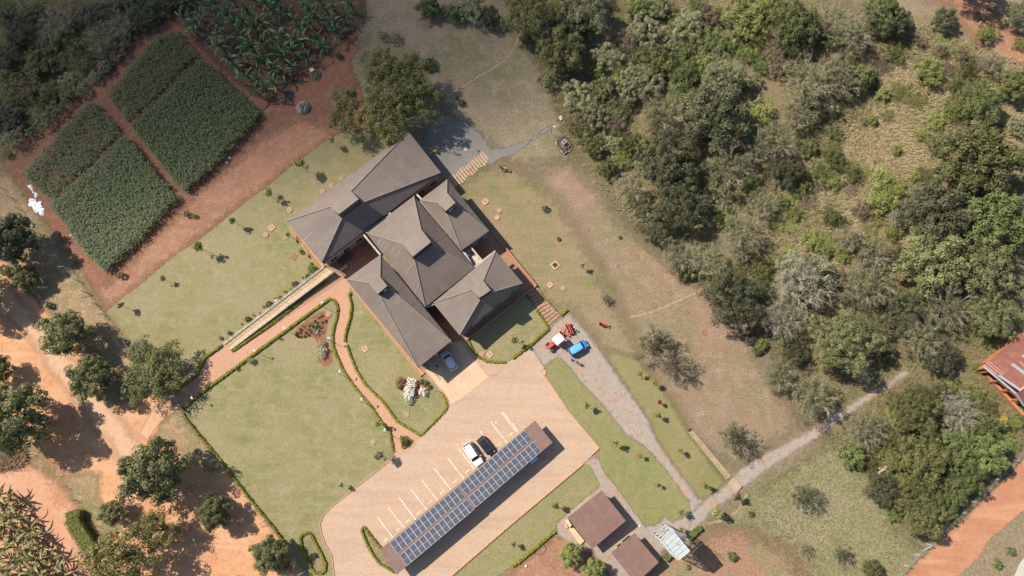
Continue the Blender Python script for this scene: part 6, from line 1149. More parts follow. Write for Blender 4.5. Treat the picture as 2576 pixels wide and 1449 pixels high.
implement('disc_plough', [(J_(1545, 190), J_(1620, 180), .14), (J_(1610, 165), J_(1745, 250), .18), (J_(1740, 245), J_(1805, 250), .2), (J_(1800, 205), J_(1780, 310), .09), (J_(1690, 230), J_(1670, 270), .08), (J_(1745, 250), J_(1710, 285), .08)], [(J_(1590, 200), J_(1740, 290), 4, .33)], 'red disc plough standing alone on the mown grass')
# ------------------------------------------------------------------ small things round the tractor
def lathe_thing(name, uv, prof, m, label, cat, n=14, rz=0, z=.04):
    p = P(*uv); s = MB(); s.lathe((0, 0, 0), prof, n); o = s.build(name, m, None, (p.x, p.y, z), rz); tag(o, label, cat); return o
gp = paint('green_plastic', (.02, .30, .12), .4); bp_ = paint('blue_plastic', (.02, .07, .55), .4); wp = paint('white_plastic', (.72, .72, .72), .5)
o = lathe_thing('basin', J_(1065, 405), [(.16, 0), (.25, .28), (.28, .30), (.24, .29), (.16, .05)], gp, 'green plastic basin beside the red harrow', 'basin')
o = lathe_thing('bucket', J_(948, 1095), [(.15, 0), (.22, .36), (.235, .37), (.20, .36), (.14, .05)], bp_, 'blue plastic bucket on the gravel behind the blue car', 'bucket')
def cloth(uvs, m, label, name='cloth', cat='cloth', h=.12, seed=0, z=.05, nn=10):
    """crumpled sheet over a picture quad"""
    rg = random.Random(seed); q = [P(*u) for u in uvs]; o0 = q[0].copy(); V = []; F = []
    for i in range(nn + 1):
        for j in range(nn + 1):
            p = q[0].lerp(q[1], i / nn).lerp(q[3].lerp(q[2], i / nn), j / nn) - o0; e = (q[1] - q[0]).length / nn * .35
            V.append((p.x + rg.uniform(-e, e), p.y + rg.uniform(-e, e), z + h * rg.random()))
    for i in range(nn):
        for j in range(nn): a = i * (nn + 1) + j; F.append((a, a + 1, a + nn + 2, a + nn + 1))
    me = bpy.data.meshes.new(name); me.from_pydata(V, [], F); me.materials.append(m); o = link(name, me, None, (o0.x, o0.y, 0)); tag(o, label, cat); return o
cloth([J_(930, 300), J_(950, 280), J_(1020, 310), J_(1000, 340)], wp, 'white sack lying beside the red harrow', 'sack', 'sack', .2)
# ------------------------------------------------------------------ PEOPLE
skin_m = surf('dark_skin', (.10, .055, .035), None, None, fine=.05); hair_m = paint('black_hair', (.012, .01, .01), .8)
def person(uv, heading, lean, label, shirt, trousers, arms=(.3, .3), stride=.25, crouch=0, pz=.05, lie=False):
    p = P(*uv); o = empty('person', (p.x, p.y, pz), heading); tag(o, label, 'person')
    hz = .92 - crouch * .38; sl, cl = math.sin(lean), math.cos(lean); J = {}
    def up(t, y=0, f=0): return (sl * t + f * cl, y, hz + cl * t - f * sl)
    J['pel'] = (0, 0, hz); J['ab'] = up(.22); J['ch'] = up(.44); J['nk'] = up(.56); J['hd'] = up(.66, 0, .03); J['ht'] = up(.80, 0, .03)
    E_ = [('pel', 'ab'), ('ab', 'ch'), ('ch', 'nk'), ('nk', 'hd'), ('hd', 'ht')]; Rr = {'pel': .15, 'ab': .135, 'ch': .16, 'nk': .06, 'hd': .10, 'ht': .085}
    for k, sg, st in (('l', 1, stride), ('r', -1, -stride)):
        J[k + 'h'] = (0, sg * .10, hz - .05); J[k + 'k'] = (st * .5 + .10 + crouch * .3, sg * .12, hz * .52); J[k + 'a'] = (st, sg * .12, .08); J[k + 't'] = (st + .17, sg * .13, .04)
        E_ += [('pel', k + 'h'), (k + 'h', k + 'k'), (k + 'k', k + 'a'), (k + 'a', k + 't')]; Rr.update({k + 'h': .095, k + 'k': .068, k + 'a': .045, k + 't': .04})
        s1 = up(.47, sg * .19); am = arms[0 if sg > 0 else 1]; d1 = (math.sin(am), sg * .12, -math.cos(am)); d2 = (math.sin(am + .45), 0, -math.cos(am + .45))
        el = tuple(s1[i] + d1[i] * .29 for i in range(3)); wr = tuple(el[i] + d2[i] * .25 for i in range(3)); hn = tuple(wr[i] + d2[i] * .13 for i in range(3))
        J.update({k + 's': s1, k + 'e': el, k + 'w': wr, k + 'n': hn}); E_ += [('ch', k + 's'), (k + 's', k + 'e'), (k + 'e', k + 'w'), (k + 'w', k + 'n')]; Rr.update({k + 's': .075, k + 'e': .048, k + 'w': .034, k + 'n': .036})
    names = list(J); me = bpy.data.meshes.new('body'); me.from_pydata([J[n] for n in names], [(names.index(a), names.index(b)) for a, b in E_], [])
    ob = bpy.data.objects.new('body', me); COL.objects.link(ob); sk = ob.modifiers.new('skin', 'SKIN'); ob.modifiers.new('sub', 'SUBSURF').levels = 1
    for i, n in enumerate(names): v = me.skin_vertices[0].data[i]; v.radius = (Rr[n], Rr[n]); v.use_root = (n == 'pel')
    dg = bpy.context.evaluated_depsgraph_get(); m2 = bpy.data.meshes.new_from_object(ob.evaluated_get(dg)); bpy.data.objects.remove(ob)
    for m in (shirt, trousers, skin_m, trim_m): m2.materials.append(m)
    segs = [(Vector(J[a]), Vector(J[b]), 2 if b in ('hd', 'ht', 'nk', 'ln', 'rn', 'lw', 'rw') else 3 if b in ('lt', 'rt') else 1 if (b[1:] in ('k', 'a', 'h') and len(b) == 2 and b[0] in 'lr') else 0) for a, b in E_]
    for f in m2.polygons:
        c = f.center; best = min(segs, key=lambda s: ((s[0] + s[1]) / 2 - c).length - .3 * (s[1] - s[0]).length); f.material_index = best[2]; f.use_smooth = True
    link('body', m2, o); h = Vector(J['ht']); s = MB(); s.lathe((h.x - .01, 0, h.z - .08), [(.105, 0), (.118, .06), (.10, .13), (.05, .175), (.01, .18)], 12); s.build('hair', hair_m, o)
    return o
navy = paint('navy_cloth', (.03, .035, .16), .8); yel = paint('yellow_cloth', (.62, .45, .03), .8); blk = paint('black_cloth', (.015, .015, .017), .8); sky_c = paint('light_blue_cloth', (.32, .45, .58), .8); teal = paint('teal_cloth', (.09, .19, .19), .8); violet = paint('violet_cloth', (.06, .03, .16), .8); pinkc = paint('grey_pink_cloth', (.33, .25, .25), .8)
person(N_(1785, 690), math.radians(150), .9, 'person in navy clothes bending toward the planted ring on the grass', navy, violet, (.9, 1.1))
person(N_(1865, 700), math.radians(120), .8, 'person in a bright yellow top and black trousers on the grass', yel, blk, (.7, .9))
person(N_(785, 345), math.radians(80), .5, 'person in a light blue shirt walking in the shaded gravel yard', sky_c, blk, (.5, .2))
person(J_(1085, 1175), math.radians(150), .35, 'person in teal clothes standing on the gravel behind the blue car', teal, teal, (.4, .6))
person(N_(448, 342), math.radians(140), .95, 'person in grey-pink bending at the end of the orange mat', pinkc, pinkc, (.9, .9), crouch=.6)
p = P(*_Q(795, 500)); person(_Q(795, 500), math.radians(-60), .3, 'person in dark clothes in the shade of the lodge porch', navy, blk, (.2, .4))
# yard things
om = paint('orange_mat', (.55, .25, .06), .8)
o = empty('mat_bench', P(*N_(365, 285)), math.atan2(-(330 - 260), (430 - 320))); o.location.z = .05; tag(o, 'orange plank bench lying in the tree shade of the gravel yard', 'bench')
s = MB(); s.box((0, 0, .32), (1.5, .5, .06)); s.build('seat', om, o)
for sx in (-.6, .6): s = MB(); s.box((sx, 0, .15), (.08, .44, .3)); s.build('leg', om, o)
cloth([N_(990, 245), N_(1035, 235), N_(1045, 275), N_(1015, 295)], paint('white_cloth', (.68, .66, .74), .8), 'white cloth spread on the gravel, left of the pair', seed=3, h=.1)
cloth([N_(1040, 215), N_(1065, 230), N_(1055, 255), N_(1035, 240)], MATS['white_cloth'], 'small white cloth between the larger white and crimson cloths', seed=4, h=.1)
cloth([N_(1070, 220), N_(1105, 205), N_(1118, 228), N_(1082, 243)], paint('crimson_cloth', (.30, .02, .05), .8), 'crimson cloth on the gravel beside the white cloths', seed=5, h=.08)
cloth([N_(1085, 295), N_(1150, 285), N_(1165, 300), N_(1120, 310)], paint('beige_cloth', (.38, .33, .28), .8), 'beige cloth on the gravel below the crimson one', seed=6, h=.08)
lathe_thing('basin', N_(1278, 292), [(.14, 0), (.2, .2), (.22, .21), (.18, .2), (.12, .04)], paint('slate_blue_plastic', (.10, .14, .28), .5), 'slate blue basin at the end of the stepping slabs', 'basin')
# fan unit on a timber frame
def Y_(x, y): return (1370.6 + x * .09239, 274.1 + y * .09239)
wood_d = surf('dark_timber', (.045, .035, .03), (.09, .065, .05), None, s1=2, s3=7, fine=.2); wood_l = surf('pale_timber', (.42, .32, .22), (.36, .26, .17), None, s1=2, s3=7, fine=.15)
fu = empty('fan_unit_stand', P(*Y_(520, 960))); FO = fu.location.copy(); tag(fu, 'grey fan unit on a dark timber frame with pallets, on grass', 'machine stand')
def fb(a, b, z, w_, m, nm): s = MB(); s.bar(P(*Y_(*a), z) - FO, P(*Y_(*b), z) - FO, w_, w_); s.build(nm, m, fu)
for a, b in (((330, 880), (500, 1180)), ((330, 880), (545, 720)), ((545, 740), (720, 960)), ((500, 1180), (720, 980)), ((400, 1040), (500, 1090)), ((520, 1060), (640, 980))): fb(a, b, .7, .1, wood_d, 'timber_bar')
for a in ((330, 880), (500, 1180), (545, 740), (720, 970)): s = MB(); q = P(*Y_(*a), .45) - FO; s.box((q.x, q.y, .42), (.1, .1, .84), .6); s.build('timber_post', wood_d, fu)
s = MB(); s.quad(*[P(*Y_(*q), .4) - FO + Vector((0, 0, .0)) for q in ((340, 890), (500, 1170), (710, 965), (545, 750))][::-1]); s.build('tray', surf('stained_board', (.10, .075, .055), (.20, .14, .10), None, s1=1.5, s3=6, fine=.2), fu)
for a, b in (((285, 935), (330, 915)), ((440, 1130), (500, 1185)), ((500, 1230), (690, 1130)), ((660, 1010), (730, 990)), ((300, 960), (325, 985))): fb(a, b, .12, .28, wood_l, 'pallet_board')
q = P(*Y_(525, 910), .9) - FO; s = MB(); s.box((q.x, q.y, .75), (.82, .78, .62), .68); s.build('fan_box', paint('grey_metal', (.30, .31, .33), .45), fu)
s = MB(); s.lathe((q.x, q.y, 1.06), [(.30, 0), (.30, .03), (.27, .03), (.25, .005), (.02, .012)], 20); s.build('fan_ring', trim_m, fu)
s = MB(); n = 6
for i in range(n): a = 6.283 * i / n; s.bar((q.x, q.y, 1.085), (q.x + .24 * math.cos(a), q.y + .24 * math.sin(a), 1.085), .05, .015)
s.build('fan_guard', paint('grey_guard', (.2, .2, .21), .5), fu)
# ------------------------------------------------------------------ lamps with small solar heads
head_m = paint('lamp_head', (.66, .67, .70), .35); pole_m = paint('dark_pole', (.05, .05, .052), .5); sol_m = paint('lamp_solar_cell', (.22, .25, .34), .25)
def lamp(head, dirn, label, base=None):
    p = P(*head, 3.0); u = Vector((dirn[0], -dirn[1], 0)).normalized(); b = p - u * .55; o = empty('garden_lamp', (b.x, b.y, .03), math.atan2(u.y, u.x)); tag(o, label, 'lamp post', 'solar garden lamps')
    s = MB(); s.tube([(0, 0, 0), (0, 0, 2.75), (.15, 0, 2.95), (.45, 0, 2.99)], [.05, .04, .035, .03], 7); s.build('pole', pole_m, o)
    s = MB(); s.box((.56, 0, 3.0), (.46, .26, .06)); hd = s.build('lamp_head', head_m, o); s = MB(); s.box((.56, 0, 3.036), (.26, .16, .012)); s.build('solar_cell', sol_m, hd)
    s = MB(); s.lathe((0, 0, 0), [(.13, 0), (.13, .05), (.06, .06)], 10); s.build('base', beam_m, o)
for hd, dr, lb in ((K_(1352, 770), (.6, -.8), 'garden lamp at the hedge bend above the star-shaped bed'), (K_(857, 1105), (-.6, -.8), 'garden lamp midway along the walkway hedge'), (K_(470, 1392), (-.6, -.8), 'garden lamp on the walkway hedge near the ramp foot'), (K_(1437, 1230), (.9, -.3), 'garden lamp beside the star-shaped bed\'s lower end'), (T(1, 2, 630, 1352), (.4, -.9), 'garden lamp midway down the winding path'), (T(2, 2, 795, 115), (.2, -.9), 'garden lamp on the winding path beside the main lawn, upper of the lowest two'), (T(2, 2, 970, 347), (.4, -.9), 'garden lamp on the winding path just above the arrow-shaped hedge'), (T(2, 1, 1447, 105), (-.6, -.8), 'garden lamp in tree shade by the entrance gate'), (T(1, 2, 150, 815), (-.5, .5), 'garden lamp behind the ramp railing'), (T(0, 3, 320, 955), (.9, -.3), 'garden lamp alone on grass near the grey fan unit')): lamp(hd, dr, lb)
# ------------------------------------------------------------------ fences
post_m = surf('concrete_post', (.55, .53, .49), (.46, .43, .38), None, s1=2, s3=7, fine=.1); wire_m = paint('fence_wire', (.30, .29, .28), .5, .5)
def fence(tops, arm, label, h=2.1, al=.75, corners=()):
    o = empty('wire_fence', P(*tops[0], h)); o.location.z = 0; oo = o.location.copy(); tag(o, label, 'fence'); a_ = Vector((arm[0], -arm[1], 0)).normalized(); bs = []
    for i, u in enumerate(tops):
        p = P(*u, h) - oo; p.z = 0; bs.append(p); s = MB(); s.tube([p + Vector((0, 0, -.2)), p + Vector((0, 0, h - .35)), p + Vector((0, 0, h - .3)) + a_ * .05, p + a_ * al * .9 + Vector((0, 0, h + .15))], [.065, .06, .055, .05], 5); s.build('post', post_m, o)
        if i in corners:
            for dx, dy in ((1.3, -.8), (-.9, -1.2)): s = MB(); s.tube([p + Vector((0, 0, h - .4)), p + Vector((dx, dy, .05))], .05, 5); s.build('brace', post_m, o)
    for hh, t in ((.4, 0), (.85, 0), (1.3, 0), (1.75, 0), (h, .5), (h + .13, .9)):
        s = MB()
        for a, b in zip(bs, bs[1:]): s.tube([a + a_ * al * t + Vector((0, 0, hh)), b + a_ * al * t + Vector((0, 0, hh))], .008, 3)
        s.build('wire', wire_m, o)
fence(TT(1, 1, [(-55, -60), (20, 15), (92, 105), (155, 195), (235, 287), (302, 378), (390, 470), (465, 557), (535, 650), (600, 738), (670, 830), (733, 912), (808, 1002), (878, 1094), (950, 1180), (1020, 1265), (1090, 1350), (1160, 1440)]) + [T(2, 1, 1245, 95)], (-1, .35), 'white-posted wire fence between the orange track and the west lawn', corners=(9, 18))
fence(TT(2, 1, [(1348, 200), (1388, 292), (1462, 385), (1532, 483), (1608, 574), (1687, 666), (1760, 760), (1828, 853), (1905, 950)]) + TT(2, 2, [(45, 1040), (120, 1130), (195, 1230), (270, 1330), (345, 1430)]), (-1, .45), 'white-posted wire fence between the orange earth and the main lawn', corners=(0, 9))
fence(TT(2, 4, [(2000, 470), (1912, 578), (1755, 725), (1675, 815), (1590, 895), (1508, 978), (1425, 1060), (1345, 1143), (1250, 1222), (1165, 1300), (1080, 1385), (1000, 1470)]), (-1, -.55), 'white-posted wire fence along the red road in the bottom-right corner', corners=(8,))
fence(TT(0, 1, [(-40, 160), (42, 95), (140, 22), (230, -60)]), (-.6, -1), 'white-posted fence in the shaded top-left corner')
# thin posts by the pink earth
for i, q in enumerate(((470, 778), (545, 880), (715, 1075), (215, 530))):
    p = P(*T(2, 1, *q), 1.2); s = MB(); s.tube([(0, 0, -.05), (0, 0, 1.3)], .05, 6); s.tube([(0, 0, 1.25), (-.6, -.1, 1.3)], .03, 5); o = s.build('stake', wood_d, None, (p.x, p.y, 0)); tag(o, ['dark stake at the grass edge, upper of two above the clipped hedge', 'dark stake at the grass edge just above the clipped hedge', 'dark stake right of the tall clipped hedge', 'dark stake beside the brush heap at the left'][i], 'stake')
# gate
g = empty('entrance_gate', P(432, 1008)); GO = g.location.copy(); tag(g, 'open steel entrance gate between white posts under the sparse tree', 'gate')
for u in ((419.5, 998), (444.5, 1026)): s = MB(); q = P(*u, 2) - GO; s.box((q.x, q.y, 1.1), (.22, .22, 2.2)); s.build('gate_post', post_m, g)
for a, b in (((420, 999), (432, 1008)), ((444, 1025), (434, 1011))):
    p, q = P(*a, 1) - GO, P(*b, 1) - GO; p.z = q.z = 0; s = MB()
    for hz in (.25, 1.0, 1.75): s.tube([p + Vector((0, 0, hz)), q + Vector((0, 0, hz))], .03, 5)
    for i in range(7): e = p.lerp(q, i / 6); s.tube([e + Vector((0, 0, .2)), e + Vector((0, 0, 1.8))], .02, 4)
    s.build('gate_leaf', trim_m, g)
# ------------------------------------------------------------------ steel water tower
tw = empty('water_tower', P(*U3(1700, 900))); TO = tw.location.copy(); tag(tw, 'pale steel water tank on a lattice tower with a caged ladder', 'water tower')
zt, zl = 9.3, 8.0; tk = [P(*U3(*q), zt) - TO for q in ((1790, 765), (2032, 1062), (1868, 1202), (1630, 922))]; tank_m = surf('pale_zinc', (.40, .44, .46), (.35, .39, .41), (.44, .42, .36), s1=.5, s2=.7, s3=4, fine=.06, rough=.45, spec=.4)
s = MB(); s.prism([(q.x, q.y) for q in tk], zl, zt - .02); s.build('tank', tank_m, tw)
s = MB()
for i in range(6):
    t = i / 5; a, b = tk[0].lerp(tk[1], t), tk[3].lerp(tk[2], t); z = Vector((0, 0, .03)); s.bar(a + z, b + z, .07, .06); s.bar(Vector((b.x, b.y, zl)), Vector((b.x, b.y, zt)), .06, .06)
s.build('tank_seams', paint('zinc_seam', (.37, .405, .425), .5), tw)
a = tk[0].lerp(tk[3], .45).lerp(tk[1].lerp(tk[2], .45), .42); s = MB(); s.prism([(a.x - .25, a.y - .25), (a.x + .25, a.y - .25), (a.x + .25, a.y + .25), (a.x - .25, a.y + .25)], zt, zt + .1); s.build('hatch', paint('rusty_hatch', (.42, .33, .22), .7), tw)
s = MB(); c = tk[3].lerp(tk[0], .3); s.tube([c + Vector((0, 0, .08)), a + Vector((0, 0, .12)), a + Vector((.5, -.1, .12)), a + Vector((.6, .2, .05))], .04, 6); s.build('pipe', tank_m, tw)
ft = [Vector((q.x, q.y, 0)) for q in tk]; cen = sum(ft, Vector()) / 4; ft = [q + (q - cen).normalized() * .25 for q in ft]; mids = [ft[0].lerp(ft[1], .5), ft[3].lerp(ft[2], .5)]
for q in ft + mids: s = MB(); s.bar(q, Vector((q.x, q.y, zl)), .14, .14); s.build('leg', tank_m, tw)
def brace(a, b, z0, z1): s = MB(); s.bar(Vector((a.x, a.y, z0)), Vector((b.x, b.y, z1)), .07, .07); s.bar(Vector((b.x, b.y, z0)), Vector((a.x, a.y, z1)), .07, .07); s.bar(Vector((a.x, a.y, z1)), Vector((b.x, b.y, z1)), .09, .09); s.build('brace', tank_m, tw)
for a, b in ((ft[0], ft[3]), (ft[1], ft[2]), (ft[0], mids[0]), (mids[0], ft[1]), (ft[3], mids[1]), (mids[1], ft[2])):
    for k in range(3): brace(a, b, k * zl / 3 + .1, (k + 1) * zl / 3 - .05)
s = MB()
for i in range(4): a, b = ft[i], ft[(i + 1) % 4]; s.bar(Vector((a.x, a.y, zl - .1)), Vector((b.x, b.y, zl - .1)), .16, .2)
s.build('deck_beams', tank_m, tw)
lp = ft[0].lerp(ft[1], .68) + (ft[0] - ft[3]).normalized() * .25; out = (ft[0] - ft[3]).normalized(); al_ = (ft[1] - ft[0]).normalized(); s = MB()
for e in (-.22, .22): s.tube([lp + al_ * e, lp + al_ * e + Vector((0, 0, zt + .9))], .025, 4)
for i in range(26): z = .3 + i * .36; s.tube([lp + al_ * -.22 + Vector((0, 0, z)), lp + al_ * .22 + Vector((0, 0, z))], .015, 3)
s.build('ladder', tank_m, tw); s = MB()
for i in range(9):
    z = 2.4 + i * .9; s.tube([lp + al_ * (.36 * math.cos(t)) + out * (.62 * math.sin(t)) + Vector((0, 0, z)) for t in [math.pi * k / 7 for k in range(8)]], .02, 4)
for t in (.25, .5, .75): t *= math.pi; s.tube([lp + al_ * (.36 * math.cos(t)) + out * (.62 * math.sin(t)) + Vector((0, 0, z)) for z in (2.4, 9.6)], .018, 4)
s.build('ladder_cage', tank_m, tw)
# ------------------------------------------------------------------ heaps, sheeting, oddments
def heap(r, c, x, y, rr, h, m, label, name, cat, seed=1, spike=0, n=18):
    uv = T(r, c, x, y); k = rr * .3334 * mpu(*uv); p = P(*uv); rg = random.Random(seed); V = [(0, 0, h)]; F = []
    for i in range(1, 7):
        for j in range(n):
            a = 6.283 * j / n; t = i / 6; q = k * t * rg.uniform(.9, 1.1); V.append((q * math.cos(a), q * math.sin(a), max(0, h * (1 - t ** 2.2)) * rg.uniform(.8, 1.1) + rg.uniform(0, spike)))
    for j in range(n): F.append((0, 1 + j, 1 + (j + 1) % n))
    for i in range(5):
        for j in range(n): a = 1 + i * n + j; b = 1 + i * n + (j + 1) % n; F.append((a, a + n, b + n, b))
    me = bpy.data.meshes.new(name); me.from_pydata(V, [], F); me.materials.append(m); o = link(name, me, None, (p.x, p.y, .01)); tag(o, label, cat)
hay = surf('grey_hay', (.20, .18, .155), (.15, .135, .12), (.26, .23, .19), s1=2, s2=4, s3=9, fine=.3, bump=.6)
heap(0, 2, 360, 815, 55, 1.1, hay, 'round grey haystack on the red soil below the bananas', 'haystack', 'haystack', 1, .12)
heap(0, 2, 238, 722, 50, .6, surf('dark_compost', (.06, .05, .045), (.09, .075, .06), None, s1=2, s3=8, fine=.3, bump=.6), 'dark flat compost heap left of the grey haystack', 'compost_heap', 'heap', 2, .1)
heap(0, 2, 445, 570, 48, .6, surf('weedy_rubble', (.10, .085, .065), (.08, .085, .045), (.2, .17, .14), s1=2, s2=3, s3=8, fine=.3, bump=.6), 'weedy rubble heap at the banana grove\'s lower edge', 'rubble_heap', 'heap', 3, .2)
tufts('brush_heap', TT(2, 1, [(-20, 480), (90, 470), (190, 520), (180, 600), (100, 660), (-20, 680)]), 1500, 1.3, .05, 'twig', 'brown heap of cut branches at the left edge below the largest tree', 31, None, .5, .7)
def box_thing(uv, d, m, label, name, cat, rz=.6, z=None):
    p = P(*uv); s = MB(); s.box((0, 0, d[2] / 2), d); o = s.build(name, m, None, (p.x, p.y, .03 if z is None else z), rz); tag(o, label, cat)
bag_m = surf('white_woven_bag', (.68, .66, .62), (.60, .57, .52), None, s1=3, s3=9, fine=.1)
box_thing(T(0, 2, 430, 540), (.8, .8, .35), surf('cream_board', (.58, .50, .38), None, None, fine=.1), 'cream box on the weedy rubble heap', 'crate', 'crate', z=.5)
cloth([T(0, 1, 935, 312), T(0, 1, 952, 304), T(0, 1, 964, 322), T(0, 1, 945, 330)], bag_m, 'white sack at the wood edge above the maize', 'sack', 'sack', .2, 11)
cloth([T(0, 1, 1722, 1185), T(0, 1, 1745, 1182), T(0, 1, 1748, 1202), T(0, 1, 1725, 1205)], bag_m, 'white sack on the maize\'s lower-right border, upper of two', 'sack', 'sack', .25, 12)
cloth([T(0, 1, 1702, 1220), T(0, 1, 1722, 1216), T(0, 1, 1728, 1234), T(0, 1, 1706, 1240)], bag_m, 'white sack on the maize\'s lower-right border, lower of two', 'sack', 'sack', .25, 13)
cloth([T(0, 1, 505, 897), T(0, 1, 520, 893), T(0, 1, 520, 912), T(0, 1, 508, 913)], bag_m, 'small white sack on bare soil among the pale shrubs', 'sack', 'sack', .2, 14)
def X5(x, y): return (x * .17592, 382.5 + y * .17592)
film = paint('white_plastic_film', (.80, .81, .83), .35)
def blobfilm(cells, label, seed):
    rg = random.Random(seed); o0 = P(*X5(*cells[0][:2])); V = []; F = []
    for x, y, r_ in cells:
        c = P(*X5(x, y)) - o0; k = r_ * .17592 * mpu(*X5(x, y)); b = len(V); n = 11; V.append((c.x, c.y, .12 + rg.random() * .12))
        for t in (.55, 1):
            for j in range(n): a = 6.283 * j / n; q = k * t * rg.uniform(.65, 1.25); V.append((c.x + q * math.cos(a), c.y + q * math.sin(a), .10 + rg.uniform(0, .2) if t < 1 else rg.uniform(.04, .09)))
        for j in range(n): F += [(b, b + 1 + j, b + 1 + (j + 1) % n), (b + 1 + j, b + 1 + n + j, b + 1 + n + (j + 1) % n, b + 1 + (j + 1) % n)]
    me = bpy.data.meshes.new('plastic_film'); me.from_pydata(V, [], F); me.materials.append(film); o = link('plastic_film', me, None, (o0.x, o0.y, 0)); tag(o, label, 'plastic sheet')
blobfilm([(440, 690, 34), (455, 740, 42), (490, 760, 46), (530, 760, 48), (580, 735, 34), (510, 810, 42), (540, 840, 36), (590, 830, 42), (600, 875, 38), (490, 690, 30), (470, 715, 40), (560, 790, 36), (595, 900, 18)], 'largest crumpled white plastic film at the maize field\'s left edge', 1)
blobfilm([(430, 490, 28), (455, 525, 20), (480, 570, 16), (515, 605, 28), (520, 630, 26), (440, 500, 24), (470, 545, 16), (500, 590, 18)], 'trail of white plastic film just above the largest one', 2)
blobfilm([(345, 320, 14), (385, 295, 24), (405, 310, 22), (440, 300, 14), (500, 245, 22), (525, 225, 20), (555, 215, 12), (585, 185, 12), (615, 157, 12), (465, 280, 12)], 'thin ragged white plastic strip among the young maize', 3)
blobfilm([(1020, 1190, 16)], 'small scrap of white film at the maize\'s lower-left corner', 4)
cloth([Y_(370, 230), Y_(440, 180), Y_(500, 250), Y_(435, 350)], film, 'crumpled white plastic in the bush above the fan unit', 'plastic_film', 'plastic sheet', .4, 21)
# logs and rubble in the top-right corner
log_m = surf('grey_log', (.24, .18, .13), (.16, .115, .085), None, s1=2, s3=7, fine=.25)
def X3(x, y): return (2269.4 + x * .16719, y * .16719)
for a, b, r_, lb in (((1175, 240), (1215, 320), .42, 'thick fallen log in the red quarry soil, top right'), ((1215, 330), (1310, 285), .22, 'forked thin log end beside the thick fallen log'), ((1135, 385), (1185, 330), .26, 'short cut log below the thick fallen log'), ((1240, 330), (1330, 380), .28, 'gnarled log at the quarry edge'), ((1105, 200), (1150, 175), .24, 'pale cut log end above the thick fallen log'), ((1450, 520), (1505, 560), .2, 'dark log on the pale quarry slope')):
    p, q = P(*X3(*a)), P(*X3(*b)); s = MB(); m_ = (p + q) / 2; z = Vector((0, 0, r_)); s.tube([p - m_ + z, Vector((.1, .05, r_ * 1.05)), q - m_ + z], [r_, r_ * .9, r_ * .75], 9); o = s.build('log', log_m, None, (m_.x, m_.y, .02), smooth=True); tag(o, lb, 'log')
# benches hidden in the lower wood
for i, (a, b) in enumerate((((985, 495), (1060, 455)), ((985, 515), (1065, 478)), ((825, 640), (880, 600)), ((825, 675), (905, 605)))):
    p, q = P(*T(2, 4, *a)), P(*T(2, 4, *b)); m_ = (p + q) / 2; d = q - p; o = empty('plank_bench', (m_.x, m_.y, .03), math.atan2(d.y, d.x)); tag(o, ['upper plank bench of the upper pair in the south-eastern wood', 'lower plank bench of the upper pair in the south-eastern wood', 'upper plank bench of the lower pair in the south-eastern wood', 'lower plank bench of the lower pair in the south-eastern wood'][i], 'bench')
    s = MB(); s.box((0, 0, .45), (d.length, .42, .07)); s.build('seat', wood_l, o)
    for sx in (-.38, .38): s = MB(); s.box((sx * d.length, 0, .21), (.1, .36, .42)); s.build('leg', wood_d, o)
# motorbike at the right edge, rubbish, blue bowls, coil of pipe
p = P(*T(1, 4, 1895, 715)); mb_ = empty('motorcycle', (p.x, p.y, .02), .5); tag(mb_, 'dark motorcycle parked at the right edge beside the wood', 'motorcycle')
for sx in (-.62, .62): s = MB(); s.tube([(sx, -.06, .3), (sx, .06, .3)], .3, 14); s.build('wheel', tyre_m, mb_)
s = MB(); s.loft([[(x, -w_, z - .1), (x, -w_, z + .06), (x, w_, z + .06), (x, w_, z - .1)] for x, w_, z in ((-.75, .08, .78), (-.2, .16, .74), (.1, .17, .86), (.4, .1, .9))]); s.box((0, 0, .45), (.5, .24, .4)); s.build('frame', trim_m, mb_)
s = MB(); s.tube([(.45, -.36, 1.02), (.5, 0, 1.0), (.45, .36, 1.02)], .025, 5); s.tube([(.5, 0, 1.0), (.62, 0, .3)], .04, 5); s.build('handlebar', steel, mb_)
lathe_thing('basin', U3(600, 1268), [(.16, 0), (.25, .2), (.27, .21), (.22, .2), (.15, .04)], paint('pale_blue_plastic', (.25, .42, .68), .4), 'pale blue basin between the yellow-green trees, upper', 'basin')
lathe_thing('basin', U3(660, 1298), [(.16, 0), (.25, .2), (.27, .21), (.22, .2), (.15, .04)], paint('mid_blue_plastic', (.08, .24, .60), .4), 'mid blue basin between the yellow-green trees, lower', 'basin')
s = MB(); s.tube([(math.cos(t) * (1.0 + .05 * (t % 2)), math.sin(t) * .8, .05 + .02 * (i % 3)) for i, t in enumerate([.3 * k for k in range(52)])], .03, 4); p = P(*T(2, 3, 215, 1250)); o = s.build('pipe_coil', trim_m, None, (p.x, p.y, .03), .5); tag(o, 'loose coil of dark pipe below the kerbed lawn hedge', 'pipe coil')
box_thing(T(2, 3, 105, 1372), (.35, .3, .25), bag_m, 'small white box on the red soil at the bottom edge', 'box', 'box')
box_thing(U3(1258, 680), (.3, .3, .2), bag_m, 'small white-blue tub at the larger shed\'s shadow corner', 'tub', 'tub')
box_thing(T(2, 2, 1812, 290), (.3, .22, .06), bag_m, 'white scrap lying on the parking paving', 'scrap', 'scrap')
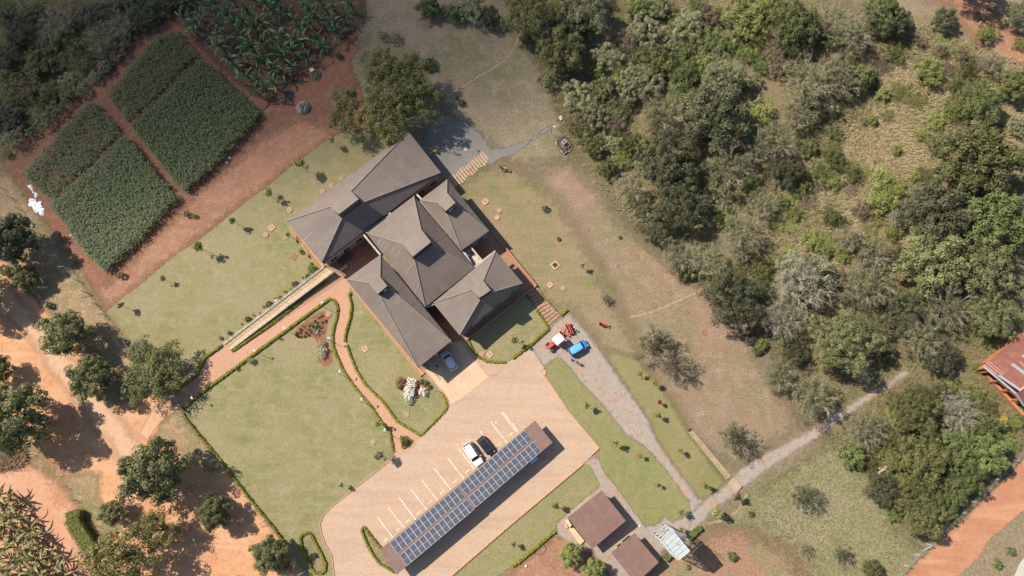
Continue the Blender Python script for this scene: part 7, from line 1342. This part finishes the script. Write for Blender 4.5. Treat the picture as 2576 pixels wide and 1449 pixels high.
# tall flower stalk
p = P(*T(2, 4, 1700, 270)); o = empty('flower_stalk', (p.x, p.y, 0)); tag(o, 'single tall pale flower stalk with a yellow tip above the grass', 'plant'); e = P(*T(2, 4, 1775, 268), 4) - p
s = MB(); s.tube([(P(*T(2, 4, 1620, 263), .3) - p), e * .5 + Vector((0, 0, .3)), e], [.07, .06, .03], 6); s.build('stem', bark_pale, o); link('flower', PRO[('ball', 0)][2] if ('ball', 0) in PRO else proto(('ball', 0))[2], o, tuple(e - Vector((0, 0, .3))), mat=LEAF['gold'])
# ------------------------------------------------------------------ the cloud whose shade lies over the upper left of the place
def cloud():
    cx, cy = P(560, -130)[:2]; alt = 420.0; k = alt / SDIR.z; n1, n2 = 40, 24; V = []; F = []; rg = random.Random(5); rot = .30; ph = [rg.uniform(0, 6.28) for _ in range(9)]
    for i in range(n2 + 1):
        th = math.pi * i / n2
        for j in range(n1):
            a = 2 * math.pi * j / n1; x, y, z = math.sin(th) * math.cos(a), math.sin(th) * math.sin(a), math.cos(th)
            q = 1 + .10 * math.sin(3 * a + ph[0]) + .07 * math.sin(5 * a + ph[1] + 2 * th) + .05 * math.sin(9 * a + ph[2]) * math.sin(4 * th)
            X, Y = x * q * CL[0], y * q * CL[1]; V.append((X * math.cos(rot) - Y * math.sin(rot), X * math.sin(rot) + Y * math.cos(rot), z ** 3 * CL[2] * (1 + .15 * math.sin(4 * a + ph[3]) * math.sin(3 * th))))
    for i in range(n2):
        for j in range(n1): l = (j + 1) % n1; F.append((i * n1 + j, (i + 1) * n1 + j, (i + 1) * n1 + l, i * n1 + l))
    me = bpy.data.meshes.new('cloud'); me.from_pydata(V, [], F); m = bpy.data.materials.new('cloud_vapour'); m.use_nodes = True; nt = m.node_tree; nt.nodes.remove(nt.nodes['Principled BSDF'])
    v = nt.nodes.new('ShaderNodeVolumePrincipled'); v.inputs['Color'].default_value = (.95, .95, .96, 1); v.inputs['Density'].default_value = CL[3]; v.inputs['Anisotropy'].default_value = .3; nt.links.new(v.outputs[0], nt.nodes['Material Output'].inputs['Volume']); me.materials.append(m)
    o = link('cloud', me, None, (cx + SDIR.x * k, cy + SDIR.y * k, alt)); tag(o, kind='structure')
CL = (112, 74, 24, .036)
cloud()
label_in_order()
